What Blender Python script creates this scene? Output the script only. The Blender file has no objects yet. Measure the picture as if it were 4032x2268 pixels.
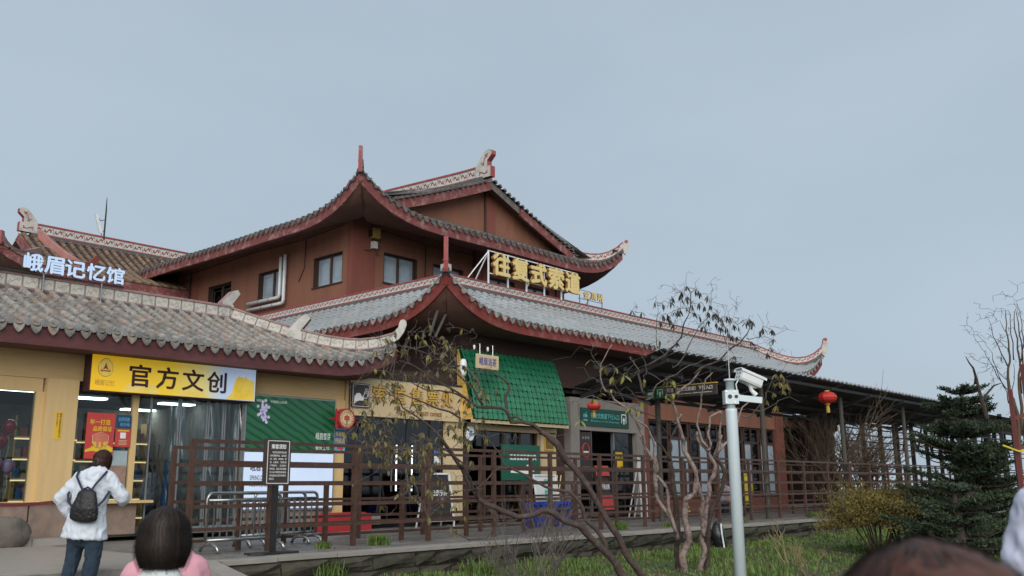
import bpy, math, random
import numpy as np
from mathutils import Vector, Matrix, noise
random.seed(7)
rng = np.random.default_rng(7)
SC = bpy.context.scene
COL = SC.collection
PI = math.pi

# ---------------------------------------------------------------- camera, sky, sun, exposure
cam_data = bpy.data.cameras.new("camera")
cam_data.sensor_width = 36.0
cam_data.sensor_fit = 'HORIZONTAL'
cam_data.lens = 36.0 * 3650.0 / 4032.0
cam_data.clip_start = 0.05
cam_data.clip_end = 900.0
cam_data.dof.use_dof = True
cam_data.dof.focus_distance = 22.0
cam_data.dof.aperture_fstop = 4.0
camera = bpy.data.objects.new("camera", cam_data)
COL.objects.link(camera)
_r = Vector((0.66755038, -0.74453620, -0.00650647))
_u = Vector((-0.15186349, -0.14470518, 0.97775145))
_f = Vector((0.72891286, 0.65171026, 0.20966587))
CAM = Vector((0, 0, 1.1))
camera.matrix_world = Matrix(((_r.x, _u.x, -_f.x, CAM.x), (_r.y, _u.y, -_f.y, CAM.y), (_r.z, _u.z, -_f.z, CAM.z), (0, 0, 0, 1)))
SC.camera = camera

SUN_ELEV, SUN_ROT = math.radians(30), math.radians(225)
world = bpy.data.worlds.new("World")
SC.world = world
world.use_nodes = True
wn, wl = world.node_tree.nodes, world.node_tree.links
wn.clear()
w_out = wn.new("ShaderNodeOutputWorld")
w_sky = wn.new("ShaderNodeTexSky")
w_sky.sky_type = 'NISHITA'
w_sky.sun_disc = False
w_sky.sun_elevation = SUN_ELEV
w_sky.sun_rotation = SUN_ROT
w_sky.dust_density = 4.0
w_bg = wn.new("ShaderNodeBackground")
w_bg.inputs['Strength'].default_value = 0.05
wl.new(w_sky.outputs[0], w_bg.inputs['Color'])
# the overcast cloud layer that hides most of that sky
w_tc = wn.new("ShaderNodeTexCoord")
w_no = wn.new("ShaderNodeTexNoise")
w_no.inputs['Scale'].default_value = 2.2
w_no.inputs['Detail'].default_value = 5.0
w_no.inputs['Roughness'].default_value = 0.5
w_map = wn.new("ShaderNodeMapping")
w_map.inputs['Scale'].default_value = (1, 1, 2.6)
wl.new(w_tc.outputs['Generated'], w_map.inputs['Vector'])
wl.new(w_map.outputs[0], w_no.inputs['Vector'])
w_ramp = wn.new("ShaderNodeValToRGB")
w_ramp.color_ramp.elements[0].position = 0.32
w_ramp.color_ramp.elements[1].position = 0.7
w_ramp.color_ramp.elements[0].color = (0.256, 0.309, 0.362, 1)
w_ramp.color_ramp.elements[1].color = (0.284, 0.338, 0.393, 1)
wl.new(w_no.outputs[0], w_ramp.inputs[0])
w_bg2 = wn.new("ShaderNodeBackground")
w_bg2.inputs['Strength'].default_value = 1.0
wl.new(w_ramp.outputs[0], w_bg2.inputs['Color'])
w_mix = wn.new("ShaderNodeMixShader")
w_mix.inputs[0].default_value = 0.88
wl.new(w_bg.outputs[0], w_mix.inputs[1])
wl.new(w_bg2.outputs[0], w_mix.inputs[2])
wl.new(w_mix.outputs[0], w_out.inputs['Surface'])

sun_data = bpy.data.lights.new("sun", 'SUN')
sun_data.energy = 1.5
sun_data.angle = math.radians(60)
sun_data.color = (1.0, 0.97, 0.93)
sun = bpy.data.objects.new("sun", sun_data)
COL.objects.link(sun)
_sd = Vector((-math.sin(math.radians(45)) * math.cos(SUN_ELEV), -math.cos(math.radians(45)) * math.cos(SUN_ELEV), math.sin(SUN_ELEV)))
sun.rotation_euler = _sd.to_track_quat('Z', 'Y').to_euler()
sun.location = (0, 0, 60)

SC.view_settings.view_transform = 'Standard'
SC.view_settings.look = 'None'
SC.view_settings.gamma = 1.0
SC.view_settings.exposure = 0.85
SC.view_settings.use_curve_mapping = False
SC.render.engine = 'CYCLES'
SC.cycles.max_bounces = 6
SC.cycles.transparent_max_bounces = 12

# ---------------------------------------------------------------- helpers
class MB:
    """collects vertices and faces for one mesh"""
    def __init__(s):
        s.v, s.f, s.m = [], [], []
    def face(s, idx, m=0):
        s.f.append(tuple(idx)); s.m.append(m)
    def add(s, verts, faces, m=0):
        b = len(s.v)
        s.v += [Vector(p) for p in verts]
        for q in faces:
            s.face([b + i for i in q], m)
        return s
    def box(s, x0, x1, y0, y1, z0, z1, m=0):
        return s.add([(x0, y0, z0), (x1, y0, z0), (x1, y1, z0), (x0, y1, z0), (x0, y0, z1), (x1, y0, z1), (x1, y1, z1), (x0, y1, z1)],
                     [(0, 3, 2, 1), (4, 5, 6, 7), (0, 1, 5, 4), (1, 2, 6, 5), (2, 3, 7, 6), (3, 0, 4, 7)], m)
    def bar(s, a, b, w, h, m=0, up=(0, 0, 1)):
        a, b = Vector(a), Vector(b)
        d = (b - a).normalized(); up = Vector(up)
        if abs(d.dot(up)) > .99: up = Vector((1, 0, 0))
        r = d.cross(up).normalized() * w / 2; u = r.cross(d).normalized() * h / 2
        vs = [a - r - u, a + r - u, a + r + u, a - r + u, b - r - u, b + r - u, b + r + u, b - r + u]
        return s.add(vs, [(0, 1, 2, 3)[::-1], (4, 5, 6, 7), (0, 1, 5, 4)[::1], (1, 2, 6, 5), (2, 3, 7, 6), (3, 0, 4, 7)], m)
    def prism(s, poly, off, m=0, mside=None):
        """extrude a planar polygon (list of 3d points) by the vector off"""
        n = len(poly); off = Vector(off); b = len(s.v)
        s.v += [Vector(p) for p in poly] + [Vector(p) + off for p in poly]
        s.face([b + i for i in range(n)][::-1], m); s.face([b + n + i for i in range(n)], m)
        for i in range(n):
            j = (i + 1) % n
            s.face((b + i, b + j, b + n + j, b + n + i), m if mside is None else mside)
        return s
    def tube(s, pts, rad, n=6, m=0, cap=True, sq=None):
        pts = [Vector(p) for p in pts]
        if not hasattr(rad, '__len__'): rad = [rad] * len(pts)
        b = len(s.v); ref = Vector((0.31, 0.17, 0.93)).normalized()
        for i, p in enumerate(pts):
            d = (pts[min(i + 1, len(pts) - 1)] - pts[max(i - 1, 0)])
            d = d.normalized() if d.length > 1e-9 else Vector((0, 0, 1))
            r = d.cross(ref)
            if r.length < .05: r = d.cross(Vector((1, 0, 0)))
            r.normalize(); u = r.cross(d)
            for k in range(n):
                a = 2 * PI * k / n
                s.v.append(p + (r * math.cos(a) + u * math.sin(a)) * rad[i])
        for i in range(len(pts) - 1):
            for k in range(n):
                k2 = (k + 1) % n
                s.face((b + i * n + k, b + i * n + k2, b + (i + 1) * n + k2, b + (i + 1) * n + k), m)
        if cap:
            s.face([b + k for k in range(n)][::-1], m); s.face([b + (len(pts) - 1) * n + k for k in range(n)], m)
        return s
    def lathe(s, prof, c=(0, 0, 0), n=16, m=0, sx=1, sy=1):
        b = len(s.v); c = Vector(c)
        for r, z in prof:
            for k in range(n):
                a = 2 * PI * k / n
                s.v.append(c + Vector((r * sx * math.cos(a), r * sy * math.sin(a), z)))
        for i in range(len(prof) - 1):
            for k in range(n):
                k2 = (k + 1) % n
                s.face((b + i * n + k, b + i * n + k2, b + (i + 1) * n + k2, b + (i + 1) * n + k), m)
        s.face([b + k for k in range(n)][::-1], m); s.face([b + (len(prof) - 1) * n + k for k in range(n)], m)
        return s
    def grid(s, fn, nu, nv, m=0):
        b = len(s.v)
        for i in range(nu + 1):
            for j in range(nv + 1):
                s.v.append(Vector(fn(i / nu, j / nv)))
        for i in range(nu):
            for j in range(nv):
                a = b + i * (nv + 1) + j
                s.face((a, a + nv + 1, a + nv + 2, a + 1), m)
        return s
    def mesh(s, name, mats, off=(0, 0, 0), smooth=False):
        me = bpy.data.meshes.new(name)
        o = Vector(off)
        me.from_pydata([tuple(p - o) for p in s.v], [], s.f)
        for q in (mats if isinstance(mats, (list, tuple)) else [mats]):
            me.materials.append(q)
        if any(s.m): me.polygons.foreach_set("material_index", s.m)
        if smooth: me.polygons.foreach_set("use_smooth", [True] * len(s.f))
        me.update()
        return me

WL = {}
def _link(o, parent, wpos):
    COL.objects.link(o)
    WL[o.name] = Vector(wpos)
    if parent is not None:
        o.parent = parent
        o.location = Vector(wpos) - WL[parent.name]
    else:
        o.location = wpos
    return o
def tag(o, label, cat, group=None):
    o["label"] = label; o["category"] = cat
    if group: o["group"] = group
    return o
def thing(name, label, cat, loc, group=None):
    o = bpy.data.objects.new(name, None)
    o.empty_display_size = .2
    _link(o, None, loc)
    return tag(o, label, cat, group)
def node(name, parent, loc):
    """an Empty that is a part and parents sub-parts"""
    o = bpy.data.objects.new(name, None); o.empty_display_size = .2
    return _link(o, parent, loc)
def part(name, mb, mats, parent=None, smooth=False, kind=None, label=None, loc=None):
    """one mesh object from world-space geometry"""
    off = Vector(loc) if loc is not None else (WL[parent.name] if parent is not None else Vector((0, 0, 0)))
    o = bpy.data.objects.new(name, mb.mesh(name, mats, off, smooth))
    _link(o, parent, off)
    if kind: o["kind"] = kind
    if label: o["label"] = label
    return o
def place(name, me, M, parent, kind=None):
    """an object that shares the mesh me, at the world matrix M (parents are unrotated)"""
    o = bpy.data.objects.new(name, me)
    COL.objects.link(o)
    WL[o.name] = M.translation.copy()
    o.parent = parent
    L = M.copy(); L.translation = M.translation - WL[parent.name]
    o.matrix_local = L
    if kind: o["kind"] = kind
    return o
def frame(x, y, z, p):
    x, y, z, p = Vector(x), Vector(y), Vector(z), Vector(p)
    return Matrix(((x.x, y.x, z.x, p.x), (x.y, y.y, z.y, p.y), (x.z, y.z, z.z, p.z), (0, 0, 0, 1)))
def join_instances(items, name, mats, parent, kind="stuff"):
    """items: (mesh, matrix) -> one object"""
    vs, fs, ms, b = [], [], [], 0
    cache = {}
    for me, M in items:
        if me.name not in cache:
            co = np.empty(len(me.vertices) * 3); me.vertices.foreach_get("co", co)
            cache[me.name] = (co.reshape(-1, 3), [tuple(p.vertices) for p in me.polygons], [p.material_index for p in me.polygons])
        co, pf, pm = cache[me.name]
        A = np.array(M)
        vs.append(co @ A[:3, :3].T + A[:3, 3]); fs += [tuple(i + b for i in q) for q in pf]; ms += pm; b += len(co)
    V = np.concatenate(vs) - np.array(WL[parent.name] if parent is not None else (0, 0, 0))
    me = bpy.data.meshes.new(name); me.from_pydata(V.tolist(), [], fs)
    for q in mats: me.materials.append(q)
    me.polygons.foreach_set("material_index", ms); me.update()
    o = bpy.data.objects.new(name, me)
    _link(o, parent, WL[parent.name] if parent is not None else (0, 0, 0))
    if kind: o["kind"] = kind
    return o
def field(items, name, parent, rest_name, mats, limit=295):
    """the nearest `limit` instances become objects, the others one joined part"""
    items = sorted(items, key=lambda q: (q[1].translation - CAM).length)
    for me, M in items[:limit]:
        place(name, me, M, parent)
    if items[limit:]:
        join_instances(items[limit:], rest_name, mats, parent)

def clump(o_co, amp, scale, seed=0.0):
    return noise.noise(Vector(o_co) * scale + Vector((seed, seed * 1.7, -seed))) * amp

# ---------------------------------------------------------------- materials
def lin(h):
    c = [int(h[i:i + 2], 16) / 255 for i in (0, 2, 4)]
    return tuple((x / 12.92 if x <= .04045 else ((x + .055) / 1.055) ** 2.4) for x in c)
def mat(name, c1, c2=None, scale=3.0, rough=.8, bump=0.0, bscale=40.0, metal=0.0, stain=None, samt=.5, sscale=1.2, streak=1.0, rand=0.0, emit=0.0, spec=.5, coat=0.0):
    m = bpy.data.materials.new(name); m.use_nodes = True
    N, K = m.node_tree.nodes, m.node_tree.links
    b = N["Principled BSDF"]
    b.inputs['Roughness'].default_value = rough
    b.inputs['Metallic'].default_value = metal
    b.inputs['Specular IOR Level'].default_value = spec
    b.inputs['Coat Weight'].default_value = coat
    c2 = c2 or tuple(x * .72 for x in c1)
    geo = N.new("ShaderNodeNewGeometry")
    mp = N.new("ShaderNodeMapping"); mp.inputs['Scale'].default_value = (1, 1, streak)
    K.new(geo.outputs['Position'], mp.inputs['Vector'])
    n1 = N.new("ShaderNodeTexNoise"); n1.inputs['Scale'].default_value = scale; n1.inputs['Detail'].default_value = 6; n1.inputs['Roughness'].default_value = .65
    K.new(mp.outputs[0], n1.inputs['Vector'])
    r1 = N.new("ShaderNodeValToRGB"); r1.color_ramp.elements[0].position = .34; r1.color_ramp.elements[1].position = .68
    r1.color_ramp.elements[0].color = (*c1, 1); r1.color_ramp.elements[1].color = (*c2, 1)
    K.new(n1.outputs[0], r1.inputs[0])
    out = r1.outputs[0]
    if stain:
        n2 = N.new("ShaderNodeTexNoise"); n2.inputs['Scale'].default_value = sscale; n2.inputs['Detail'].default_value = 8; n2.inputs['Roughness'].default_value = .75
        K.new(mp.outputs[0], n2.inputs['Vector'])
        r2 = N.new("ShaderNodeValToRGB"); r2.color_ramp.elements[0].position = .5; r2.color_ramp.elements[1].position = .68
        r2.color_ramp.elements[0].color = (0, 0, 0, 1); r2.color_ramp.elements[1].color = (samt, samt, samt, 1)
        K.new(n2.outputs[0], r2.inputs[0])
        mx = N.new("ShaderNodeMixRGB"); mx.inputs[2].default_value = (*stain, 1)
        K.new(r2.outputs[0], mx.inputs[0]); K.new(out, mx.inputs[1]); out = mx.outputs[0]
    if rand:
        oi = N.new("ShaderNodeObjectInfo")
        wn_ = N.new("ShaderNodeMapRange"); wn_.inputs[3].default_value = 1 - rand; wn_.inputs[4].default_value = 1 + rand
        K.new(oi.outputs['Random'], wn_.inputs[0])
        hs = N.new("ShaderNodeHueSaturation"); K.new(wn_.outputs[0], hs.inputs['Value']); K.new(out, hs.inputs['Color']); out = hs.outputs[0]
    K.new(out, b.inputs['Base Color'])
    if emit:
        K.new(out, b.inputs['Emission Color']); b.inputs['Emission Strength'].default_value = emit
    if bump:
        n3 = N.new("ShaderNodeTexNoise"); n3.inputs['Scale'].default_value = bscale; n3.inputs['Detail'].default_value = 5
        K.new(geo.outputs['Position'], n3.inputs['Vector'])
        bp = N.new("ShaderNodeBump"); bp.inputs['Strength'].default_value = bump; bp.inputs['Distance'].default_value = .02
        K.new(n3.outputs[0], bp.inputs['Height']); K.new(bp.outputs[0], b.inputs['Normal'])
    return m

def glass(name, tint=(.8, .86, .88), refl=.12, rough=.02, rmax=.7):
    m = bpy.data.materials.new(name); m.use_nodes = True
    N, K = m.node_tree.nodes, m.node_tree.links
    N.clear()
    o = N.new("ShaderNodeOutputMaterial"); mx = N.new("ShaderNodeMixShader")
    t = N.new("ShaderNodeBsdfTransparent"); t.inputs[0].default_value = (*tint, 1)
    g = N.new("ShaderNodeBsdfGlossy"); g.inputs['Roughness'].default_value = rough
    lw = N.new("ShaderNodeLayerWeight"); lw.inputs[0].default_value = .25
    mr = N.new("ShaderNodeMapRange"); mr.inputs[3].default_value = refl; mr.inputs[4].default_value = rmax
    K.new(lw.outputs['Fresnel'], mr.inputs[0]); K.new(mr.outputs[0], mx.inputs[0])
    K.new(t.outputs[0], mx.inputs[1]); K.new(g.outputs[0], mx.inputs[2]); K.new(mx.outputs[0], o.inputs[0])
    return m

M = {}
M['wall_orange'] = mat("wall_orange", (.265, .112, .068), (.215, .09, .056), scale=1.2, rough=.9, stain=(.13, .062, .042), samt=.6, sscale=1.1, streak=.3, bump=.2)
M['wall_red'] = mat("wall_red", (.22, .068, .048), (.185, .06, .042), scale=1.5, rough=.9, stain=(.1, .045, .03), samt=.35, streak=.3, bump=.1)
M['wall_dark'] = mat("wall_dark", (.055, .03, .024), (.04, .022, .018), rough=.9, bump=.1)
M['soffit'] = mat("soffit_plaster", (.15, .075, .055), (.11, .055, .042), scale=1.5, rough=.9, stain=(.07, .04, .03), samt=.6)
M['fascia_old'] = mat("weathered_red_paint", (.21, .058, .052), (.15, .045, .042), scale=2, rough=.75, stain=(.42, .28, .25), samt=.8, sscale=2.6, bump=.2)
M['fascia_red'] = mat("red_paint", (.20, .032, .022), (.16, .026, .02), scale=1.5, rough=.6, stain=(.4, .24, .2), samt=.35, sscale=2.0, bump=.1)
M['fascia_shop'] = mat("dark_red_paint", (.115, .032, .032), (.085, .026, .026), scale=2, rough=.55, stain=(.14, .06, .055), samt=.6, sscale=1.5, streak=3)
M['trim_red'] = mat("trim_red", (.33, .05, .05), (.24, .04, .042), scale=5, rough=.6, stain=(.45, .25, .24), samt=.4, sscale=4)
M['trim_pink'] = mat("faded_pink_coping", (.36, .225, .21), (.25, .155, .15), scale=6, rough=.8, stain=(.12, .1, .1), samt=.7, sscale=4, bump=.2)
M['plaster_white'] = mat("old_white_plaster", (.54, .52, .47), (.42, .40, .36), scale=4, rough=.85, stain=(.16, .15, .14), samt=.55, sscale=3, bump=.15)
M['tile_grey'] = mat("old_clay_tile", (.31, .285, .245), (.09, .085, .082), scale=6, rough=.55, stain=(.30, .165, .10), samt=.8, sscale=2.6, rand=.32, bump=.4, bscale=60)
M['tile_pale'] = mat("pale_grey_tile", (.32, .34, .345), (.26, .275, .28), scale=3, rough=.38, stain=(.27, .22, .16), samt=.5, sscale=.7, rand=.11, spec=.6, bump=.15)
M['tile_dark'] = mat("dark_tile", (.13, .12, .115), (.07, .066, .064), scale=7, rough=.6, stain=(.27, .18, .11), samt=.6, sscale=3, rand=.25, bump=.2)
M['tile_brown'] = mat("brown_tile", (.19, .115, .07), (.11, .07, .048), scale=4, rough=.7, stain=(.25, .19, .1), samt=.6, sscale=5, rand=.25, bump=.2)
M['mortar'] = mat("ridge_mortar", (.11, .105, .105), (.06, .058, .06), scale=5, rough=.9, stain=(.3, .28, .26), samt=.5, sscale=5, bump=.3)
M['wood_panel'] = mat("yellow_wood_panel", (.60, .41, .19), (.54, .36, .16), scale=2.2, rough=.5, streak=9, bump=.03)
M['wood_post'] = mat("yellow_wood_post", (.64, .45, .21), (.57, .39, .175), scale=7, rough=.5, streak=.12, bump=.03)
M['stone_base'] = mat("sandstone_cladding", (.29, .205, .155), (.2, .145, .115), scale=3.5, rough=.75, stain=(.13, .105, .09), samt=.6, sscale=2.2, bump=.3)
M['paving'] = mat("wet_stone_paving", (.20, .185, .17), (.125, .115, .105), scale=2.5, rough=.45, stain=(.07, .065, .055), samt=.6, sscale=1.6, rand=.18, bump=.25)
M['landing'] = mat("light_stone_slab", (.33, .30, .265), (.27, .245, .215), scale=4, rough=.5, stain=(.2, .18, .16), samt=.35, bump=.15, rand=.06)
M['wallstone'] = mat("mossy_wall_stone", (.062, .052, .036), (.024, .022, .016), scale=3.5, rough=.95, stain=(.04, .055, .02), samt=.7, sscale=2, rand=.35, bump=.8, bscale=14)
M['soil'] = mat("soil_and_moss", (.06, .05, .028), (.05, .075, .018), scale=2, rough=1, bump=.5, bscale=10)
M['grass'] = mat("grass_blade", (.078, .155, .022), (.11, .16, .03), scale=.7, rough=.7, stain=(.20, .17, .07), samt=.85, sscale=1.6)
M['rail'] = mat("brown_painted_rail", (.075, .036, .024), (.055, .028, .019), scale=6, rough=.45, stain=(.15, .085, .06), samt=.5, sscale=7, bump=.1)
M['steel'] = mat("stainless_steel", (.52, .52, .51), (.42, .42, .41), scale=9, rough=.28, metal=1.0)
M['white_paint'] = mat("white_paint", (.72, .74, .74), (.66, .68, .68), scale=5, rough=.4, stain=(.5, .5, .48), samt=.3)
M['pole_paint'] = mat("pale_blue_grey_paint", (.56, .63, .66), (.52, .59, .62), scale=3, rough=.35, stain=(.36, .38, .36), samt=.45, streak=.12)
M['black'] = mat("black_paint", (.018, .017, .017), (.013, .012, .012), rough=.5)
M['dark_brown'] = mat("dark_brown_board", (.05, .034, .03), (.04, .028, .025), rough=.5)
M['dark_frame'] = mat("dark_bronze_frame", (.028, .024, .022), (.02, .018, .017), rough=.4)
M['grey_frame'] = mat("grey_aluminium", (.32, .33, .34), (.27, .28, .29), rough=.35, metal=.6)
M['wood_frame'] = mat("brown_wood_frame", (.075, .04, .03), (.055, .03, .023), rough=.6, scale=6)
M['interior'] = mat("shop_interior_wall", (.3, .26, .22), (.2, .18, .15), rough=.9)
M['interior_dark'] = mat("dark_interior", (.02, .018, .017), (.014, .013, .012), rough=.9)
M['cream'] = mat("cream_panel", (.60, .47, .27), (.56, .43, .245), scale=2, rough=.5)
M['grey_stone'] = mat("grey_granite", (.24, .215, .19), (.2, .18, .16), scale=14, rough=.6, stain=(.14, .12, .1), samt=.4, bump=.1)
M['gold'] = mat("gold_letter", (.62, .40, .09), (.55, .34, .07), scale=5, rough=.4, stain=(.3, .17, .05), samt=.4, sscale=5)
M['gold_pale'] = mat("yellow_letter_face", (.75, .58, .24), (.68, .52, .2), scale=3, rough=.5)
M['letter_side'] = mat("letter_side", (.33, .17, .05), (.28, .14, .04), rough=.6)
M['ink'] = mat("dark_brown_ink", (.055, .018, .02), (.05, .016, .018), rough=.6)
M['white_ink'] = mat("white_ink", (.78, .78, .76), (.72, .72, .7), rough=.6)
M['red'] = mat("signal_red", (.42, .03, .035), (.36, .026, .03), scale=3, rough=.4)
M['red_print'] = mat("red_print", (.55, .06, .05), (.48, .05, .045), scale=3, rough=.4)
M['blue_print'] = mat("blue_print", (.03, .13, .42), (.025, .11, .36), rough=.45)
M['navy_print'] = mat("navy_print", (.015, .05, .12), (.02, .06, .13), rough=.4)
M['sky_print'] = mat("light_blue_print", (.15, .42, .6), (.13, .38, .56), rough=.45)
M['yellow'] = mat("yellow_print", (.75, .50, .03), (.68, .45, .03), rough=.45)
M['green_sign'] = mat("green_sign_sheet", (.012, .10, .062), (.010, .085, .053), rough=.4)
M['green_dark'] = mat("dark_green_sheet", (.012, .06, .045), (.010, .05, .038), rough=.4)
M['teal'] = mat("teal_print", (.12, .45, .42), (.1, .4, .38), rough=.45)
M['awning'] = mat("green_glazed_tile", (.011, .155, .072), (.008, .12, .056), scale=2, rough=.45, rand=.12, spec=.22, stain=(.02, .10, .05), samt=.6, sscale=2.5)
M['awning_back'] = mat("green_awning_sheet", (.006, .085, .04), (.005, .07, .033), rough=.4)
M['bin_blue'] = mat("blue_plastic", (.012, .05, .42), (.010, .045, .36), rough=.35)
M['lantern'] = mat("red_lantern_cloth", (.48, .025, .018), (.38, .02, .016), scale=6, rough=.55)
M['tassel'] = mat("yellow_tassel", (.5, .33, .05), (.4, .25, .04), rough=.8)
M['canopy'] = mat("grey_corrugated_sheet", (.055, .055, .055), (.035, .034, .034), scale=4, rough=.45, metal=.2)
M['steel_dark'] = mat("dark_painted_steel", (.028, .026, .026), (.02, .019, .019), rough=.6)
M['post_grey'] = mat("weathered_post", (.075, .065, .05), (.05, .045, .036), scale=6, rough=.7)
M['bark_dark'] = mat("dark_brown_bark", (.075, .045, .035), (.035, .025, .022), scale=14, rough=.85, stain=(.15, .13, .12), samt=.5, sscale=9, bump=.6, bscale=50)
M['bark_pink'] = mat("peeling_pinkish_bark", (.33, .255, .225), (.19, .13, .115), scale=12, rough=.85, stain=(.05, .036, .03), samt=.95, sscale=6, bump=.5, bscale=45)
M['bark_grey'] = mat("grey_twig", (.15, .125, .11), (.09, .075, .068), scale=14, rough=.85, bump=.4)
M['leaf_olive'] = mat("olive_leaf", (.15, .13, .028), (.095, .08, .025), scale=3, rough=.5, rand=.35, stain=(.11, .05, .025), samt=.6, sscale=5)
M['leaf_dark'] = mat("dark_curled_leaf", (.045, .038, .02), (.03, .026, .016), scale=3, rough=.5, rand=.35)
M['leaf_yellow'] = mat("yellow_green_leaf", (.22, .20, .03), (.15, .14, .03), scale=3, rough=.5, rand=.3)
M['needle'] = mat("spruce_needle", (.022, .042, .020), (.045, .060, .024), scale=2, rough=.7)
M['bush'] = mat("yellow_bush_leaf", (.17, .12, .018), (.10, .08, .018), scale=3, rough=.7)
M['twig_brown'] = mat("brown_bush_twig", (.13, .092, .062), (.09, .064, .045), scale=6, rough=.9)
M['rock'] = mat("grey_boulder", (.16, .135, .11), (.1, .088, .075), scale=4, rough=.85, bump=.6, bscale=14)
M['skin'] = mat("skin", (.5, .3, .22), (.46, .27, .2), rough=.55)
M['hair_black'] = mat("black_hair", (.016, .011, .009), (.011, .008, .007), scale=60, rough=.55, streak=.06, spec=.25)
M['hair_brown'] = mat("dark_brown_hair", (.045, .019, .011), (.028, .013, .009), scale=40, rough=.6, streak=.2, spec=.2)
M['hair_red'] = mat("reddish_brown_hair", (.10, .037, .022), (.05, .021, .014), scale=5, rough=.5, spec=.35)
M['hair_red_dark'] = mat("reddish_black_hair", (.030, .018, .015), (.016, .012, .012), scale=7, rough=.5, spec=.35)
M['jacket_white'] = mat("white_shell_fabric", (.58, .62, .68), (.54, .58, .64), scale=4, rough=.6)
M['jacket_pink'] = mat("pink_fabric", (.66, .32, .38), (.62, .29, .35), scale=4, rough=.8)
M['cloth_white'] = mat("pale_knit", (.58, .62, .62), (.54, .58, .58), scale=6, rough=.9)
M['cloth_lavender'] = mat("pale_lavender_fabric", (.50, .51, .62), (.46, .47, .58), scale=5, rough=.8)
M['jeans'] = mat("dark_denim", (.018, .036, .058), (.012, .024, .042), scale=5, rough=.9)
M['backpack'] = mat("black_quilted_fabric", (.009, .008, .009), (.007, .006, .007), rough=.55)
M['strap'] = mat("navy_strap", (.012, .014, .04), (.010, .012, .035), rough=.7)
M['rain_blue'] = mat("blue_raincoat", (.012, .12, .30), (.010, .10, .26), rough=.4)
M['coat_yellow'] = mat("yellow_coat", (.62, .50, .03), (.55, .44, .03), rough=.5)
M['coat_grey'] = mat("grey_coat", (.3, .3, .34), (.25, .25, .3), rough=.7)
M['lamp_panel'] = mat("lit_ceiling_panel", (.85, .95, .9), (.85, .95, .9), rough=.5, emit=6.0)
M['lamp_warm'] = mat("lit_shelf_strip", (1.0, .72, .36), (1.0, .72, .36), rough=.5, emit=.7)
M['lit_white'] = mat("lit_letter_face", (.52, .66, .88), (.52, .66, .88), rough=.5, emit=.12)
M['glow_handle'] = mat("glowing_white_handle", (.9, .95, 1.0), (.9, .95, 1.0), rough=.5, emit=.8)  # white with an added glow; serves door handles, which are no lamps
M['glass'] = glass("clear_glass", (.74, .80, .82), .03, .02, .35)
M['glass_dark'] = glass("dark_window_glass", (.3, .33, .35), .06, .04, .5)
M['glass_sky'] = glass("bright_window_glass", (.25, .28, .3), .42, .06)
M['curtain'] = glass("clear_plastic_strip", (.84, .87, .9), .16, .12, .6)
M['pane_sky_tone'] = mat("painted_sky_pane", (.36, .43, .48), (.27, .34, .39), scale=1.6, rough=.12, spec=.8)  # opaque pale colour painted in place of the sky's reflection in the panes

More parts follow.
